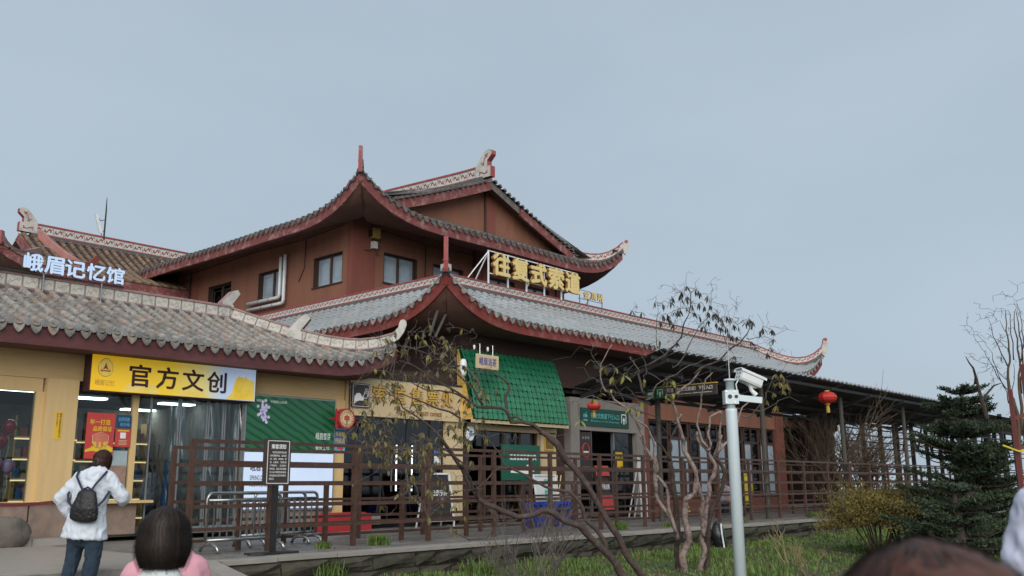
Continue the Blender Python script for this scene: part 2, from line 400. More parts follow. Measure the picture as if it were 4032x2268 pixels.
def motif_mat(name, base, ink, half_l, half_h, amp, w, dirt):
    """a white band panel with a painted wavy emblem; local X runs along the ridge, local Z up"""
    m = bpy.data.materials.new(name); m.use_nodes = True
    N, K = m.node_tree.nodes, m.node_tree.links
    b = N["Principled BSDF"]; b.inputs['Roughness'].default_value = .8
    tc = N.new("ShaderNodeTexCoord"); sp = N.new("ShaderNodeSeparateXYZ"); K.new(tc.outputs['Object'], sp.inputs[0])
    def mth(op, a, c=None, clamp=False):
        n = N.new("ShaderNodeMath"); n.operation = op; n.use_clamp = clamp
        for i, v in enumerate((a, c)):
            if v is None: continue
            if isinstance(v, (int, float)): n.inputs[i].default_value = v
            else: K.new(v, n.inputs[i])
        return n.outputs[0]
    x, z = sp.outputs['X'], sp.outputs['Z']
    ax = mth('ABSOLUTE', x)
    wave = mth('MULTIPLY', mth('SINE', mth('MULTIPLY', x, PI / (half_l * .62))), amp)
    l1 = mth('LESS_THAN', mth('ABSOLUTE', mth('SUBTRACT', z, wave)), w)
    l1 = mth('MULTIPLY', l1, mth('LESS_THAN', ax, half_l * .62))
    # forked ends: two short strokes that open outwards
    e = mth('SUBTRACT', ax, half_l * .55)
    fork = mth('LESS_THAN', mth('ABSOLUTE', mth('SUBTRACT', mth('ABSOLUTE', z), mth('MULTIPLY', mth('ABSOLUTE', e), 1.5))), w)
    fork = mth('MULTIPLY', fork, mth('LESS_THAN', mth('ABSOLUTE', e), half_l * .26))
    fork = mth('MULTIPLY', fork, mth('GREATER_THAN', mth('MULTIPLY', z, mth('SIGN', x)), -amp * .8))
    k = mth('MAXIMUM', l1, fork, True)
    no = N.new("ShaderNodeTexNoise"); no.inputs['Scale'].default_value = 4; no.inputs['Detail'].default_value = 7; no.inputs['Roughness'].default_value = .75
    geo = N.new("ShaderNodeNewGeometry"); K.new(geo.outputs['Position'], no.inputs['Vector'])
    wear = mth('MULTIPLY', mth('SUBTRACT', no.outputs[0], .18), 4.0, True)
    k = mth('MULTIPLY', k, wear)
    edge = mth('GREATER_THAN', ax, half_l - .012)
    rp = N.new("ShaderNodeValToRGB"); rp.color_ramp.elements[0].position = .50; rp.color_ramp.elements[1].position = .72
    rp.color_ramp.elements[0].color = (*base, 1); rp.color_ramp.elements[1].color = (*dirt, 1)
    K.new(no.outputs[0], rp.inputs[0])
    mx = N.new("ShaderNodeMixRGB"); K.new(k, mx.inputs[0]); K.new(rp.outputs[0], mx.inputs[1]); mx.inputs[2].default_value = (*ink, 1)
    m2 = N.new("ShaderNodeMixRGB"); K.new(mth('MULTIPLY', edge, .6), m2.inputs[0]); K.new(mx.outputs[0], m2.inputs[1]); m2.inputs[2].default_value = (dirt[0] * .5, dirt[1] * .5, dirt[2] * .5, 1)
    K.new(m2.outputs[0], b.inputs['Base Color'])
    return m
M['band_red'] = motif_mat("painted_band_red", (.52, .50, .46), (.20, .028, .028), .18, .12, .042, .024, (.42, .38, .35))
M['band_grey'] = motif_mat("painted_band_grey", (.52, .49, .43), (.29, .255, .24), .17, .12, .03, .010, (.22, .19, .17))

# ---------------------------------------------------------------- lettering
def baked(o):
    """the evaluated mesh of a loose object, worked out in an empty scene of its own"""
    sc = bpy.data.scenes.new("bake"); sc.collection.objects.link(o)
    vl = sc.view_layers[0]; vl.update()
    me = bpy.data.meshes.new_from_object(o.evaluated_get(vl.depsgraph))
    bpy.data.objects.remove(o); bpy.data.scenes.remove(sc)
    return me
_tc = {}
def glyphs(s, bold=.02, ext=.03):
    """mesh of a string one unit high, front at +Z, origin at its lower left"""
    k = (s, bold, ext)
    if k in _tc: return _tc[k]
    c = bpy.data.curves.new("lettering", 'FONT'); c.body = s; c.size = 1.0; c.extrude = ext; c.resolution_u = 2
    o = bpy.data.objects.new("lettering", c)
    me = baked(o)
    bpy.data.curves.remove(c)
    if bold:                                                       # a heavier stroke: the glyph struck again a little to each side
        co = np.empty(len(me.vertices) * 3); me.vertices.foreach_get("co", co); co = co.reshape(-1, 3)
        pf = [tuple(p.vertices) for p in me.polygons]; V, F = [], []
        for i, (dx, dy) in enumerate(((0, 0), (bold, 0), (-bold, 0), (0, bold), (0, -bold))):
            V.append(co * np.array([1, 1, 1 - .02 * i]) + np.array([dx, dy, 0])); F += [tuple(q + i * len(co) for q in f) for f in pf]
        me = bpy.data.meshes.new("lettering"); me.from_pydata(np.concatenate(V).tolist(), [], F); me.update()
    co = np.empty(len(me.vertices) * 3); me.vertices.foreach_get("co", co); co = co.reshape(-1, 3)
    lo, hi = co.min(0), co.max(0)
    _tc[k] = (me, lo, hi)
    return _tc[k]
def letters(s, parent, mats, p, right, up, w, h, ext=.004, bold=.0, name="lettering"):
    """the string s fitted in a w x h box whose lower left corner is p; ext = depth in metres towards the viewer"""
    me, lo, hi = glyphs(s, bold, .5)
    key = (me.name, tuple(q.name for q in (mats if isinstance(mats, (list, tuple)) else [mats])))
    me = me.copy(); me.name = name; me.materials.clear()
    mats = mats if isinstance(mats, (list, tuple)) else [mats]
    for q in mats: me.materials.append(q)
    if len(mats) > 1:
        me.polygons.foreach_set("material_index", [0 if abs(q.normal.z) > .5 else 1 for q in me.polygons])
    right, up = Vector(right), Vector(up); n = right.cross(up)
    sx, sy = w / (hi[0] - lo[0]), h / (hi[1] - lo[1])
    A = frame(right * sx, up * sy, n * ext, Vector(p) - right * (lo[0] * sx) - up * (lo[1] * sy) + n * ext * .5)
    co = np.empty(len(me.vertices) * 3); me.vertices.foreach_get("co", co); co = co.reshape(-1, 3)
    B = np.array(A); off = np.array(WL[parent.name])
    me.vertices.foreach_set("co", (co @ B[:3, :3].T + B[:3, 3] - off).ravel()); me.update()
    o = bpy.data.objects.new(name, me)
    return _link(o, parent, WL[parent.name])
FX, FZ = Vector((1, 0, 0)), Vector((0, 0, 1))          # writing on a wall that faces -Y

# ---------------------------------------------------------------- ground and sky-lit setting
def setting(name, mb, mats, kind="structure", smooth=False):
    return part(name, mb, mats, None, smooth, kind)
g = MB()
def lawn_z(x, y):
    t = min(1, max(0, (13.4 - y) / 9.0))
    return -.50 - .28 * t + .05 * noise.noise(Vector((x * .5, y * .5, 0))) + .02 * noise.noise(Vector((x * 2, y * 2, 3)))
g.grid(lambda u, v: (9.0 + 61 * u, -14 + 27.6 * v, lawn_z(9.0 + 61 * u, -14 + 27.6 * v)), 90, 50)
lawn = setting("lawn", g, M['soil'], smooth=True)
g = MB()
g.grid(lambda u, v: (-420 + 840 * u, -420 + 840 * v, -.95), 8, 8)
ground = setting("ground", g, M['soil'])
g = MB()
g.box(-30, 60, 13.46, 60, -.9, -.02)
terrace = setting("terrace_paving", g, M['paving'])
# paving stones of the terrace, one by one where they can be told apart
def slab_mesh(name, l, w, h, m, ch=.008):
    b = MB()
    b.add([(-l, -w, 0), (l, -w, 0), (l, w, 0), (-l, w, 0), (-l, -w, h - ch), (l, -w, h - ch), (l, w, h - ch), (-l, w, h - ch),
           (-l + ch, -w + ch, h), (l - ch, -w + ch, h), (l - ch, w - ch, h), (-l + ch, w - ch, h)],
          [(0, 1, 5, 4), (1, 2, 6, 5), (2, 3, 7, 6), (3, 0, 4, 7), (4, 5, 9, 8), (5, 6, 10, 9), (6, 7, 11, 10), (7, 4, 8, 11), (8, 9, 10, 11)])
    return b.mesh(name, m)
pave = slab_mesh("paving_stone", .5, .5, .06, M['paving'])
it = []
row = 0; y = 13.47
while y < 20.1:
    w = rng.uniform(.34, .62); x = 8.15 + rng.uniform(0, .5)
    while x < 46:
        l = rng.uniform(.5, 1.1)
        z = -.062 + rng.uniform(-.006, .006)
        it.append((pave, Matrix.Translation((x + l / 2, y + w / 2, z)) @ Matrix.Rotation(rng.normal(0, .006), 4, 'X') @ Matrix.Rotation(rng.normal(0, .006), 4, 'Y') @ Matrix.Diagonal((l - .02, w - .02, 1, 1))))
        x += l
    y += w; row += 1
field(it, "paving_stone", terrace, "far_paving", [M['paving']], 290)

# stone retaining wall below the terrace
wall = thing("retaining_wall", "low mossy stone wall that holds up the paved terrace above the grass", "wall", (8.2, 13.4, -.9))
coreb = MB(); coreb.box(8.2, 50, 13.36, 13.46, -.9, -.075)
part("wall_core", coreb, M['wallstone'], wall)
def stone_mesh(i):
    b = MB(); r = random.Random(i)
    n = 3
    P = []
    for iz in range(n + 1):
        for ix in range(n + 1):
            e = (ix in (0, n)) or (iz in (0, n))
            P.append((ix / n - .5, (-.02 if e else -.09) + r.uniform(-.035, .02), iz / n - .5 + (0 if e else r.uniform(-.06, .06))))
    F = [(a * (n + 1) + c, a * (n + 1) + c + 1, (a + 1) * (n + 1) + c + 1, (a + 1) * (n + 1) + c) for a in range(n) for c in range(n)]
    b.add(P, F)
    b.add([(-.5, .06, -.5), (.5, .06, -.5), (.5, .06, .5), (-.5, .06, .5)] + [(-.5, -.02, -.5), (.5, -.02, -.5), (.5, -.02, .5), (-.5, -.02, .5)],
          [(0, 1, 5, 4), (2, 3, 7, 6), (1, 2, 6, 5), (3, 0, 4, 7)])
    return b.mesh("wall_stone", M['wallstone'])
stones = [stone_mesh(i) for i in range(7)]
it = []
for zc, h, seed in ((-.21, .25, 0), (-.47, .25, .4), (-.74, .27, .15)):
    x = 8.25 + seed
    while x < 47:
        l = rng.uniform(.45, 1.2)
        it.append((stones[rng.integers(7)], Matrix.Translation((x + l / 2, 13.36, zc)) @ Matrix.Diagonal((l - .02, 1, h - .015, 1))))
        x += l
field(it, "wall_stone", wall, "far_stones", [M['wallstone']], 200)
cap = slab_mesh("coping_stone", .5, .5, .075, M['landing'])
x = 8.2
while x < 48:
    l = rng.uniform(.9, 1.6)
    Mx = Matrix.Translation((x + l / 2, 13.50, -.068 + rng.uniform(-.006, .006))) @ Matrix.Diagonal((l - .015, .36, 1, 1))
    place("coping_stone", cap, Mx, wall)
    x += l

# landing and steps at the shop side
stp = thing("stone_steps", "pale stone landing with steps in front of the yellow shopfront", "steps", (4, 13.4, -.9))
b = MB(); b.box(-6, 8.12, 13.52, 20.2, -.9, 0); part("landing", b, M['landing'], stp)
for k in range(3):
    b = MB(); b.box(-6, 7.74, 13.12 - .4 * k, 13.52 - .4 * k, -.9, -.15 * (k + 1)); part("step", b, M['landing'], stp)
b = MB(); b.prism([(7.74, 13.52, .012), (7.74, 11.2, -.44), (7.74, 11.2, -.95), (7.74, 13.52, -.95)], (.36, 0, 0)); part("stair_cheek", b, M['landing'], stp)
for k in range(12):
    b = MB(); b.box(-2 + k * .9, -2 + k * .9 + .885, 20.0, 20.56, -.05, .13); part("plinth_block", b, M['landing'], stp)

# ---------------------------------------------------------------- roofs
def barrel(name, r, ln, m, n=6, taper=.88):
    b = MB()
    P0 = [(r * math.cos(PI * k / n), 0, r * math.sin(PI * k / n)) for k in range(n + 1)]
    P1 = [(r * taper * math.cos(PI * k / n), ln, r * taper * math.sin(PI * k / n)) for k in range(n + 1)]
    b.add(P0 + P1, [(k, n + 1 + k, n + 2 + k, k + 1)[::-1] for k in range(n)])
    b.face(list(range(n + 1)))
    return b.mesh(name, m)
def pan(name, w, ln, m):
    b = MB()
    P0 = [(-w / 2, 0, .05), (-w / 4, 0, .012), (0, 0, 0), (w / 4, 0, .012), (w / 2, 0, .05)]
    P1 = [(x, ln, z - .012) for x, _, z in P0]
    b.add(P0 + P1 + [(x, 0, z - .018) for x, _, z in P0], [(k, k + 1, 6 + k, 5 + k) for k in range(4)] + [(k, 10 + k, 11 + k, k + 1) for k in range(4)])
    return b.mesh(name, m)
def drip(name, w, h, m):
    """hanging drip tile: a heart-shaped lip under the eave"""
    b = MB()
    P = [(-w / 2, 0, .055), (-w / 2, 0, -.01), (-w * .38, 0, -h * .45), (-w * .18, 0, -h * .8), (0, 0, -h), (w * .18, 0, -h * .8), (w * .38, 0, -h * .45), (w / 2, 0, -.01), (w / 2, 0, .055), (w / 4, 0, .01), (0, 0, -.003), (-w / 4, 0, .01)]
    b.prism([(x, y - .012, z) for x, y, z in P], (0, .03, 0))
    return b.mesh(name, m)

class RoofFace:
    """a roof slope: O eave corner, A along the eave, B up the slope (plan); rise(s) lifts the eave near corners, dlim(s) clips at hips"""
    def __init__(s, O, A, B, L, run, H, rise=None, dlim=None, a=.72):
        s.O, s.A, s.B, s.L, s.run, s.H, s.a = Vector(O), Vector(A), Vector(B), L, run, H, a
        s.rise = rise or (lambda q: 0.0); s.dlim = dlim or (lambda q: run)
    def z(s, q, d):
        t = d / s.run
        return .012 * math.sin(q * .83 + 1) + s.H * (s.a * t + (1 - s.a) * t * t) + s.rise(q) * max(0, 1 - t) ** 2
    def p(s, q, d, dz=0.0):
        return s.O + s.A * q + s.B * d + Vector((0, 0, s.z(q, d) + dz))
    def fr(s, q, d, ln, dz=0.0):
        p0, p1 = s.p(q, d, dz), s.p(q, d + ln, dz)
        y = (p1 - p0).normalized(); x = (s.p(q + .02, d) - s.p(q - .02, d)).normalized(); z = x.cross(y).normalized(); x = y.cross(z)
        if z.z < 0: z = -z; x = -x
        return frame(x, y, z, p0)
    def deck(s, parent, m, ds, tl, name="roof_deck", s0=0.0, s1=None):
        b = MB(); s1 = s.L if s1 is None else s1
        n = max(1, int(round((s1 - s0) / ds)))
        for i in range(n):
            a0, a1 = s0 + (s1 - s0) * i / n, s0 + (s1 - s0) * (i + 1) / n
            l0, l1 = s.dlim(a0), s.dlim(a1); j = 0
            while j * tl < max(l0, l1):
                d0, d1 = j * tl, (j + 1) * tl
                b.add([s.p(a0, min(d0, l0), .0), s.p(a1, min(d0, l1), .0), s.p(a1, min(d1, l1), -.02), s.p(a0, min(d1, l0), -.02)], [(0, 1, 2, 3)])
                j += 1
        return part(name, b, m, parent)
    def rows(s, me, sp, tl, ln, dz, s0=0.0, s1=None, off=.5, dmin=0.0):
        out = []; s1 = s.L if s1 is None else s1
        q = s0 + sp * off
        while q < s1:
            d = dmin; lim = s.dlim(q) - .1
            while d < lim:
                f = s.fr(q, d, tl, dz + .004 * math.sin(q * 37 + d * 11))
                f = f @ Matrix.Rotation(.012 * math.sin(q * 91 + d * 53), 4, 'Z')
                out.append((me, f)); d += tl
            q += sp
        return out
    def eave(s, me, sp, dz, s0=0.0, s1=None, off=0.0, dy=0.0):
        out = []; s1 = s.L if s1 is None else s1
        q = s0 + sp * off
        while q < s1:
            f = s.fr(q, dy, .1, dz)
            x = Vector((f[0][0], f[1][0], f[2][0])); z = Vector((0, 0, 1)); z = (z - x * z.dot(x)).normalized(); y = z.cross(x)
            out.append((me, frame(x, y, z, f.translation))); q += sp
        return out
    def fascia(s, parent, m, h, th=.07, n=60, name="fascia", s0=0.0, s1=None, zt=-.03):
        b = MB(); s1 = s.L if s1 is None else s1
        for i in range(n):
            qa, qb = s0 + (s1 - s0) * i / n, s0 + (s1 - s0) * (i + 1) / n
            pa, pb = s.p(qa, .03, zt), s.p(qb, .03, zt); dn = Vector((0, 0, -h)); bk = s.B * th
            b.add([pa, pb, pb + dn, pa + dn, pa + bk, pb + bk, pb + bk + dn, pa + bk + dn], [(0, 3, 2, 1), (3, 7, 6, 2), (0, 1, 5, 4), (4, 5, 6, 7)])
        return part(name, b, m, parent)
    def soffit(s, parent, m, drop, depth, n=60, name="soffit", s0=0.0, s1=None, lift=.0):
        b = MB(); s1 = s.L if s1 is None else s1
        def f(u, v):
            q = s0 + (s1 - s0) * u; d = min(depth * v, s.dlim(q)) if v > 0 else 0
            t = min(1, d / depth)
            return s.O + s.A * q + s.B * (d + .04) + Vector((0, 0, -drop + .012 + lift * t + s.rise(q) * (1 - t) ** 2))
        b.grid(f, n, 8)
        return part(name, b, m, parent, smooth=True)

def panel_mesh(name, m):
    b = MB(); b.box(-.18, .18, -.06, .06, -.12, .12); return b.mesh(name, m)
PAN_RED, PAN_GREY = panel_mesh("ridge_panel", M['band_red']), panel_mesh("ridge_panel", M['band_grey'])
def band(parent, pts, pitch, h, th, pm, trim, base, ht=.05, basew=1.5, baseh=.14, flip=False, toptrim=True):
    """a decorated ridge along the polyline pts (bottom of the white panels): panels, coping above, strip and mortar below"""
    pts = [Vector(p) for p in pts]
    seg = [0.0]
    for a, c in zip(pts, pts[1:]): seg.append(seg[-1] + (c - a).length)
    def at(t):
        t = min(max(t, 0), seg[-1])
        for i in range(len(pts) - 1):
            if t <= seg[i + 1] + 1e-9:
                return pts[i].lerp(pts[i + 1], (t - seg[i]) / max(1e-9, seg[i + 1] - seg[i]))
    n = max(1, int(round(seg[-1] / pitch)))
    for i in range(n):
        a, c = at(seg[-1] * i / n), at(seg[-1] * (i + 1) / n)
        x = (c - a).normalized(); 
        if flip: x = -x
        z = Vector((0, 0, 1)); z = (z - x * z.dot(x)).normalized(); y = z.cross(x)
        l = (c - a).length
        place("ridge_panel", pm, frame(x * (l - .006) / .36, y * th / .12, z * h / .24, (a + c) / 2 + z * h / 2), parent)
    ns = max(2, int(seg[-1] / .5) + 1) if len(pts) > 2 else 1
    def strip(nm, m, z0, z1, w):
        b = MB()
        for i in range(ns):
            a, c = at(seg[-1] * i / ns), at(seg[-1] * (i + 1) / ns)
            b.bar(a + Vector((0, 0, (z0 + z1) / 2)), c + Vector((0, 0, (z0 + z1) / 2)), w, z1 - z0, up=(0, 0, 1))
        part(nm, b, m, parent)
    if toptrim: strip("ridge_coping", trim, h + .002, h + ht, th + .06)
    strip("ridge_strip", trim if toptrim else base, -ht * .8, -.002, th + .05)
    strip("ridge_base", base, -ht * .8 - baseh, -ht * .8 - .002, th * basew)

def horn(parent, c, inward, z0, ln, h, th, body, trim, ball=True, name="ridge_horn", top=.16):
    """an upswept horn that ends a hip ridge: c = corner (plan), inward = unit plan vector away from the tip"""
    i = Vector((inward[0], inward[1], 0)).normalized(); side = Vector((-i.y, i.x, 0)) * th
    C = Vector((c[0], c[1], z0)) - side / 2
    outer, inner = [], []
    for k in range(9):
        t = k / 8
        x = -ln * (.15 + .85 * (1 - (1 - t) ** 2.0)); z = h * t ** 1.25
        w = top + (.26 - top) * (1 - t)
        inner.append(C + i * (x + w * .5 + .12) + Vector((0, 0, z + .10 * (1 - t))))
        outer.append(C + i * (x - w * .35) + Vector((0, 0, z - .22 * (1 - t))))
    b = MB(); b.prism(outer + inner[::-1], side, 0, 1)
    if ball:
        p = (outer[-1] + inner[-1]) / 2
        b.prism([p + i * (.085 * math.cos(a)) + Vector((0, 0, .085 * math.sin(a) + .03)) - side * .1 for a in [2 * PI * k / 12 for k in range(12)]], side * 1.2, 1, 1)
    return part(name, b, [body, trim], parent)

def finial(parent, p, ax, s, body, trim, name="ridge_finial"):
    """stepped fish-tail block at a ridge end; ax = plan direction that points outwards"""
    ax = Vector(ax).normalized(); side = Vector((-ax.y, ax.x, 0)) * .30 * s; p = Vector(p) - side / 2
    A = [(-.62, 0), (.30, 0), (.30, .5), (.10, .5), (.10, .78), (.36, 1.02), (.36, 1.22), (.16, 1.30), (-.10, 1.22), (-.62, .62)]
    b = MB(); b.prism([p + ax * (x * s) + Vector((0, 0, z * s)) for x, z in A], side, 0, 1)
    o = part(name, b, [body, trim], parent)
    # painted scroll on both sides
    for sg, off in ((1, -.006), (-1, .006)):
        q = MB(); base = p + (Vector((0, 0, 0)) if sg == 1 else side) + side.normalized() * off
        for C in ([(-.40, .16), (-.28, .30), (-.14, .22), (-.02, .18), (.12, .30)], [(-.40, .34), (-.34, .26), (-.28, .3)], [(.12, .18), (.06, .24), (.0, .18)], [(-.18, .58), (-.10, .72), (-.06, .9), (.06, 1.02), (.16, 1.1)], [(-.02, 1.08), (.07, 1.03), (.08, .94)], [(-.26, .7), (-.14, .68), (-.08, .6)]):
            q.tube([base + ax * (x * s) + Vector((0, 0, z * s)) for x, z in C], .022 * s, 4)
        part("painted_scroll", q, trim, o)
    return o

# ---------------------------------------------------------------- the shop with the yellow front
YS = 20.6
shop = thing("shop_building", "single storey shop with yellow wooden front, glass doors and an old barrel tiled roof", "shop", (10, 20.6, 0))
def wallbox(name, m, x0, x1, z0, z1, y0=YS, y1=None, parent=None, label=None):
    b = MB(); b.box(x0, x1, y0, y1 if y1 is not None else YS + .18, z0, z1)
    return part(name, b, m, parent or shop, label=label)
# roof: eave at Y 19.6, ridge at Y 22.9, hip at the right end
def sh_rise(q): return .62 * max(0, 1 - q / 2.3) ** 2.2
SH_L = 15.6                                        # s runs from the corner (17.1) towards -X
shf = RoofFace((17.1, 19.6, 4.36), (-1, 0, 0), (0, 1, 0), SH_L, 3.3, 1.35, sh_rise, lambda q: min(3.3, max(0.02, q)), a=.72)
shr = RoofFace((17.1, 19.6, 4.36), (0, 1, 0), (-1, 0, 0), 6.6, 3.3, 1.35, sh_rise, lambda q: min(q, 6.6 - q, 3.3), a=.72)
shb = RoofFace((17.1, 26.2, 4.36), (-1, 0, 0), (0, -1, 0), SH_L, 3.3, 1.35, None, lambda q: min(3.3, max(0.02, q)), a=.72)
roof = node("roof", shop, (10, 20.6, 4.4))
M['tile_gap'] = mat("dark_pan_tile", (.085, .08, .075), (.04, .038, .036), scale=8, rough=.8, stain=(.3, .27, .24), samt=.5, sscale=5)  # darker pan colour in the gaps between the tile rows
for f in (shf, shr, shb): f.deck(roof, M['tile_gap'], .335, .34)
bar_shop = barrel("roof_tile", .082, .37, M['tile_grey'], 7, .945)
pan_shop = pan("pan_tile", .24, .36, M['tile_grey'])
field(shf.rows(bar_shop, .335, .335, .335, .045), "roof_tile", roof, "far_roof_tiles", [M['tile_grey']], 300)
it = shf.rows(pan_shop, .335, .335, .335, .012, off=1.0)
join_instances(it, "pan_tiles", [M['tile_grey']], roof)
dr = drip("drip_tile", .21, .145, M['tile_grey'])
for me, mm in shf.eave(dr, .335, -.01, off=1.0, dy=-.05)[:46]: place("drip_tile", me, mm, roof)
M['tile_end'] = mat("tile_end_face", (.26, .26, .255), (.17, .17, .165), scale=8, rough=.7, rand=.2, stain=(.12, .12, .11), samt=.5, sscale=6)
eb = MB(); eb.lathe([(.01, -.02), (.085, -.02), (.088, 0), (.084, .018), (.064, .02), (.02, .024)], n=10)
em = MB(); em.add([(p.x, -p.z, p.y) for p in eb.v], eb.f); end_me = em.mesh("tile_end", M['tile_end'])
for me, mm in shf.eave(end_me, .335, .075, off=.5, dy=-.02)[:46]: place("tile_end", me, mm, roof)
shf.fascia(roof, M['fascia_shop'], .36, th=.08)
shf.soffit(roof, M['soffit'], .37, 1.1)
shr.fascia(roof, M['fascia_shop'], .36, n=24); shr.soffit(roof, M['soffit'], .37, 1.1, n=24)
band(roof, [(1.6, 22.9, 5.79), (13.72, 22.9, 5.79)], .365, .26, .14, PAN_GREY, M['trim_pink'], M['mortar'], ht=.055, baseh=.22, basew=1.8)
hp = []
for k in range(15):
    d = 3.3 - 3.22 * k / 14
    hp.append((17.1 - d, 19.6 + d, shf.z(d, d) + 4.36 + .09 + .05 * (k / 14)))
band(roof, hp, .37, .24, .14, PAN_GREY, M['trim_pink'], M['mortar'], ht=.05, baseh=.14, basew=1.8)
# scroll tip at the corner, and the two slanted end blocks
b = MB(); side = Vector((.707, .707, 0)) * .13; i2 = Vector((.707, -.707, 0))
tp = []
for x, z in [(-.42, -.16), (-.1, -.12), (.12, .02), (.26, .22), (.33, .42), (.32, .52), (.25, .58), (.16, .56), (.12, .47), (.1, .36), (.0, .24), (-.14, .15), (-.42, .10)]:
    tp.append(Vector((17.03, 19.67, 5.16)) + i2 * x + Vector((0, 0, z)) - side / 2)
b.prism(tp, side); part("ridge_tip", b, M['plaster_white'], roof)
def slant_block(p, ax, s, nm="ridge_block"):
    ax = Vector(ax).normalized(); side = Vector((-ax.y, ax.x, 0)) * .24 * s; p = Vector(p) - side / 2
    A = [(-.30, 0), (.12, 0), (.12, .34), (.07, .38), (.34, .74), (.26, .86), (.08, .80), (-.30, .40)]
    b = MB(); b.prism([p + ax * (x * s) + Vector((0, 0, z * s)) for x, z in A], side, 0, 1)
    part(nm, b, [M['plaster_white'], M['trim_pink']], roof)
slant_block((15.13, 21.57, 5.02), (.707, -.707, 0), .98)
slant_block((13.72, 22.95, 5.82), (1, .1, 0), .9)

# walls
wallbox("upper_wall", M['wood_panel'], -2, 8.87, 3.43, 4.62)
wallbox("upper_wall", M['wood_panel'], 13.0, 16.06, 3.46, 4.62)
wallbox("lintel_beam", M['wood_post'], -2, 8.05, 3.14, 3.428, YS + .03)
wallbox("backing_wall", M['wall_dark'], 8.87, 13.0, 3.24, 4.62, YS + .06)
wallbox("stone_plinth", M['stone_base'], 8.02, 10.32, .13, .80, YS + .02, YS + .35)
for k in range(4): wallbox("stone_plinth", M['stone_base'], -.2 + k * 2.05, 1.835 + k * 2.05, .13, .80, YS + .02, YS + .35)
wallbox("window_sill", M['wood_post'], 8.9, 10.62, .80, .86, YS - .16, YS + .3)
wallbox("window_sill", M['wood_post'], -2, 8.1, .80, .86, YS - .02, YS + .3)
wallbox("wood_pillar", M['wood_post'], 8.10, 8.76, .86, 3.428, YS - .10, YS + .25)
wallbox("window_post", M['wood_post'], 7.93, 8.098, .86, 3.14, YS + .03, YS + .16)
wallbox("window_post", M['wood_post'], 10.06, 10.19, .86, 3.24, YS + .0, YS + .14)
wallbox("window_post", M['wood_post'], 6.1, 6.2, .86, 3.14, YS + .03, YS + .16)
wallbox("display_window", M['glass'], -2, 7.93, .86, 3.14, YS + .08, YS + .09)
wallbox("display_window", M['glass'], 8.76, 10.06, .86, 3.24, YS + .08, YS + .09)
wallbox("display_window", M['glass'], 10.19, 10.52, .1, 3.2, YS + .08, YS + .09)
# glazed door leaves with steel stiles
for k, (x0, x1) in enumerate(((10.52, 11.24), (11.26, 11.98), (12.0, 12.42), (12.44, 12.86))):
    dd = wallbox("glass_door", M['glass'], x0 + .03, x1 - .03, .2, 3.2, YS + .09, YS + .10)
    for a in (x0, x1 - .035): wallbox("door_stile", M['grey_frame'], a, a + .035, .13, 3.2, YS + .07, YS + .12, dd)
    wallbox("door_rail", M['grey_frame'], x0 + .036, x1 - .036, .13, .24, YS + .07, YS + .12, dd)
for x in (10.62, 10.74): 
    b = MB(); b.tube([(x, YS - .02, 1.15), (x, YS - .02, 2.1)], .018); part("door_handle", b, M['black'], shop)
for k in range(15):
    x = 11.0 + .13 * k; r0 = rng.uniform(0, 6)
    b = MB(); b.grid(lambda u, v, x=x, r0=r0: (x + .16 * u + .01 * math.sin(v * 7 + r0), YS + .22 + .05 * math.sin(u * 3 + k) + .04 * math.sin(v * 9 + r0 + u * 2), .25 + 2.95 * v), 4, 18)
    part("strip_curtain", b, M['curtain'], shop, smooth=True)
wallbox("threshold", M['grey_frame'], 10.4, 12.95, .10, .135, YS - .2, YS + .3)
# interior
wallbox("interior_back_wall", M['interior'], -2, 13.0, 0, 3.6, 26.0, 26.1)
wallbox("interior_side_wall", M['interior'], 13.0, 13.1, 0, 3.4, YS + .2, 26)
wallbox("interior_floor", M['interior'], -2, 13, .06, .1, YS + .3, 26)
wallbox("interior_ceiling", M['interior_dark'], -2, 13.0, 3.3, 3.36, YS + .2, 26)
for x, y, w, l in [(q[0] - .45, q[1] - .15, .9, .3) for q in (((10.117, 27.836, 3.27), (13.201, 36.141, 3.27), (9.96, 22.833, 3.27), (13.097, 30.458, 3.27), (12.511, 25.331, 3.27), (12.353, 22.916, 3.27), (8.16, 21.948, 3.27), (14.187, 26.273, 3.27)))]:
    wallbox("ceiling_light", M['lamp_panel'], x, x + w, 3.26, 3.298, y, y + l)
goods = [mat("goods_" + n, c, rough=.6, scale=8) for n, c in (("red", (.4, .05, .04)), ("green", (.06, .25, .06)), ("ochre", (.4, .26, .06)), ("pink", (.5, .2, .3)), ("blue", (.06, .16, .35)), ("tan", (.3, .2, .13)), ("pale", (.5, .48, .42)))]
for k, (x0, x1, y) in enumerate(((8.9, 10.4, 24.2), (10.6, 12.8, 25.2), (5.2, 7.4, 25.4))):
    sh = thing("display_shelf", ["wooden shelf of small goods seen through the window with the red posters", "long shelf of goods with warm strip lights behind the glass doors", "shelf of goods behind the window beside the wooden pillar"][k], "shelf", (x0, y, .1), "shelves inside the shop")
    for j in range(5):
        b = MB(); b.box(x0, x1, y, y + .4, .35 + .5 * j, .39 + .5 * j); part("shelf_board", b, M['wood_panel'], sh)
        b = MB(); b.box(x0, x1, y - .01, y + .02, .312 + .5 * j, .345 + .5 * j); part("light_strip", b, M['lamp_warm'], sh)
        x = x0 + .03
        while x < x1 - .15:
            w = rng.uniform(.08, .2); h = rng.uniform(.12, .38)
            b = MB(); b.box(x, x + w, y + .05, y + .3, .39 + .5 * j, .39 + .5 * j + h); part("packed_goods", b, goods[rng.integers(7)], sh)
            x += w + rng.uniform(.01, .08)
    for xx in (x0, x1 - .04):
        b = MB(); b.box(xx, xx + .04, y + .03, y + .4, .1, 2.9); part("shelf_side", b, M['wood_panel'], sh)
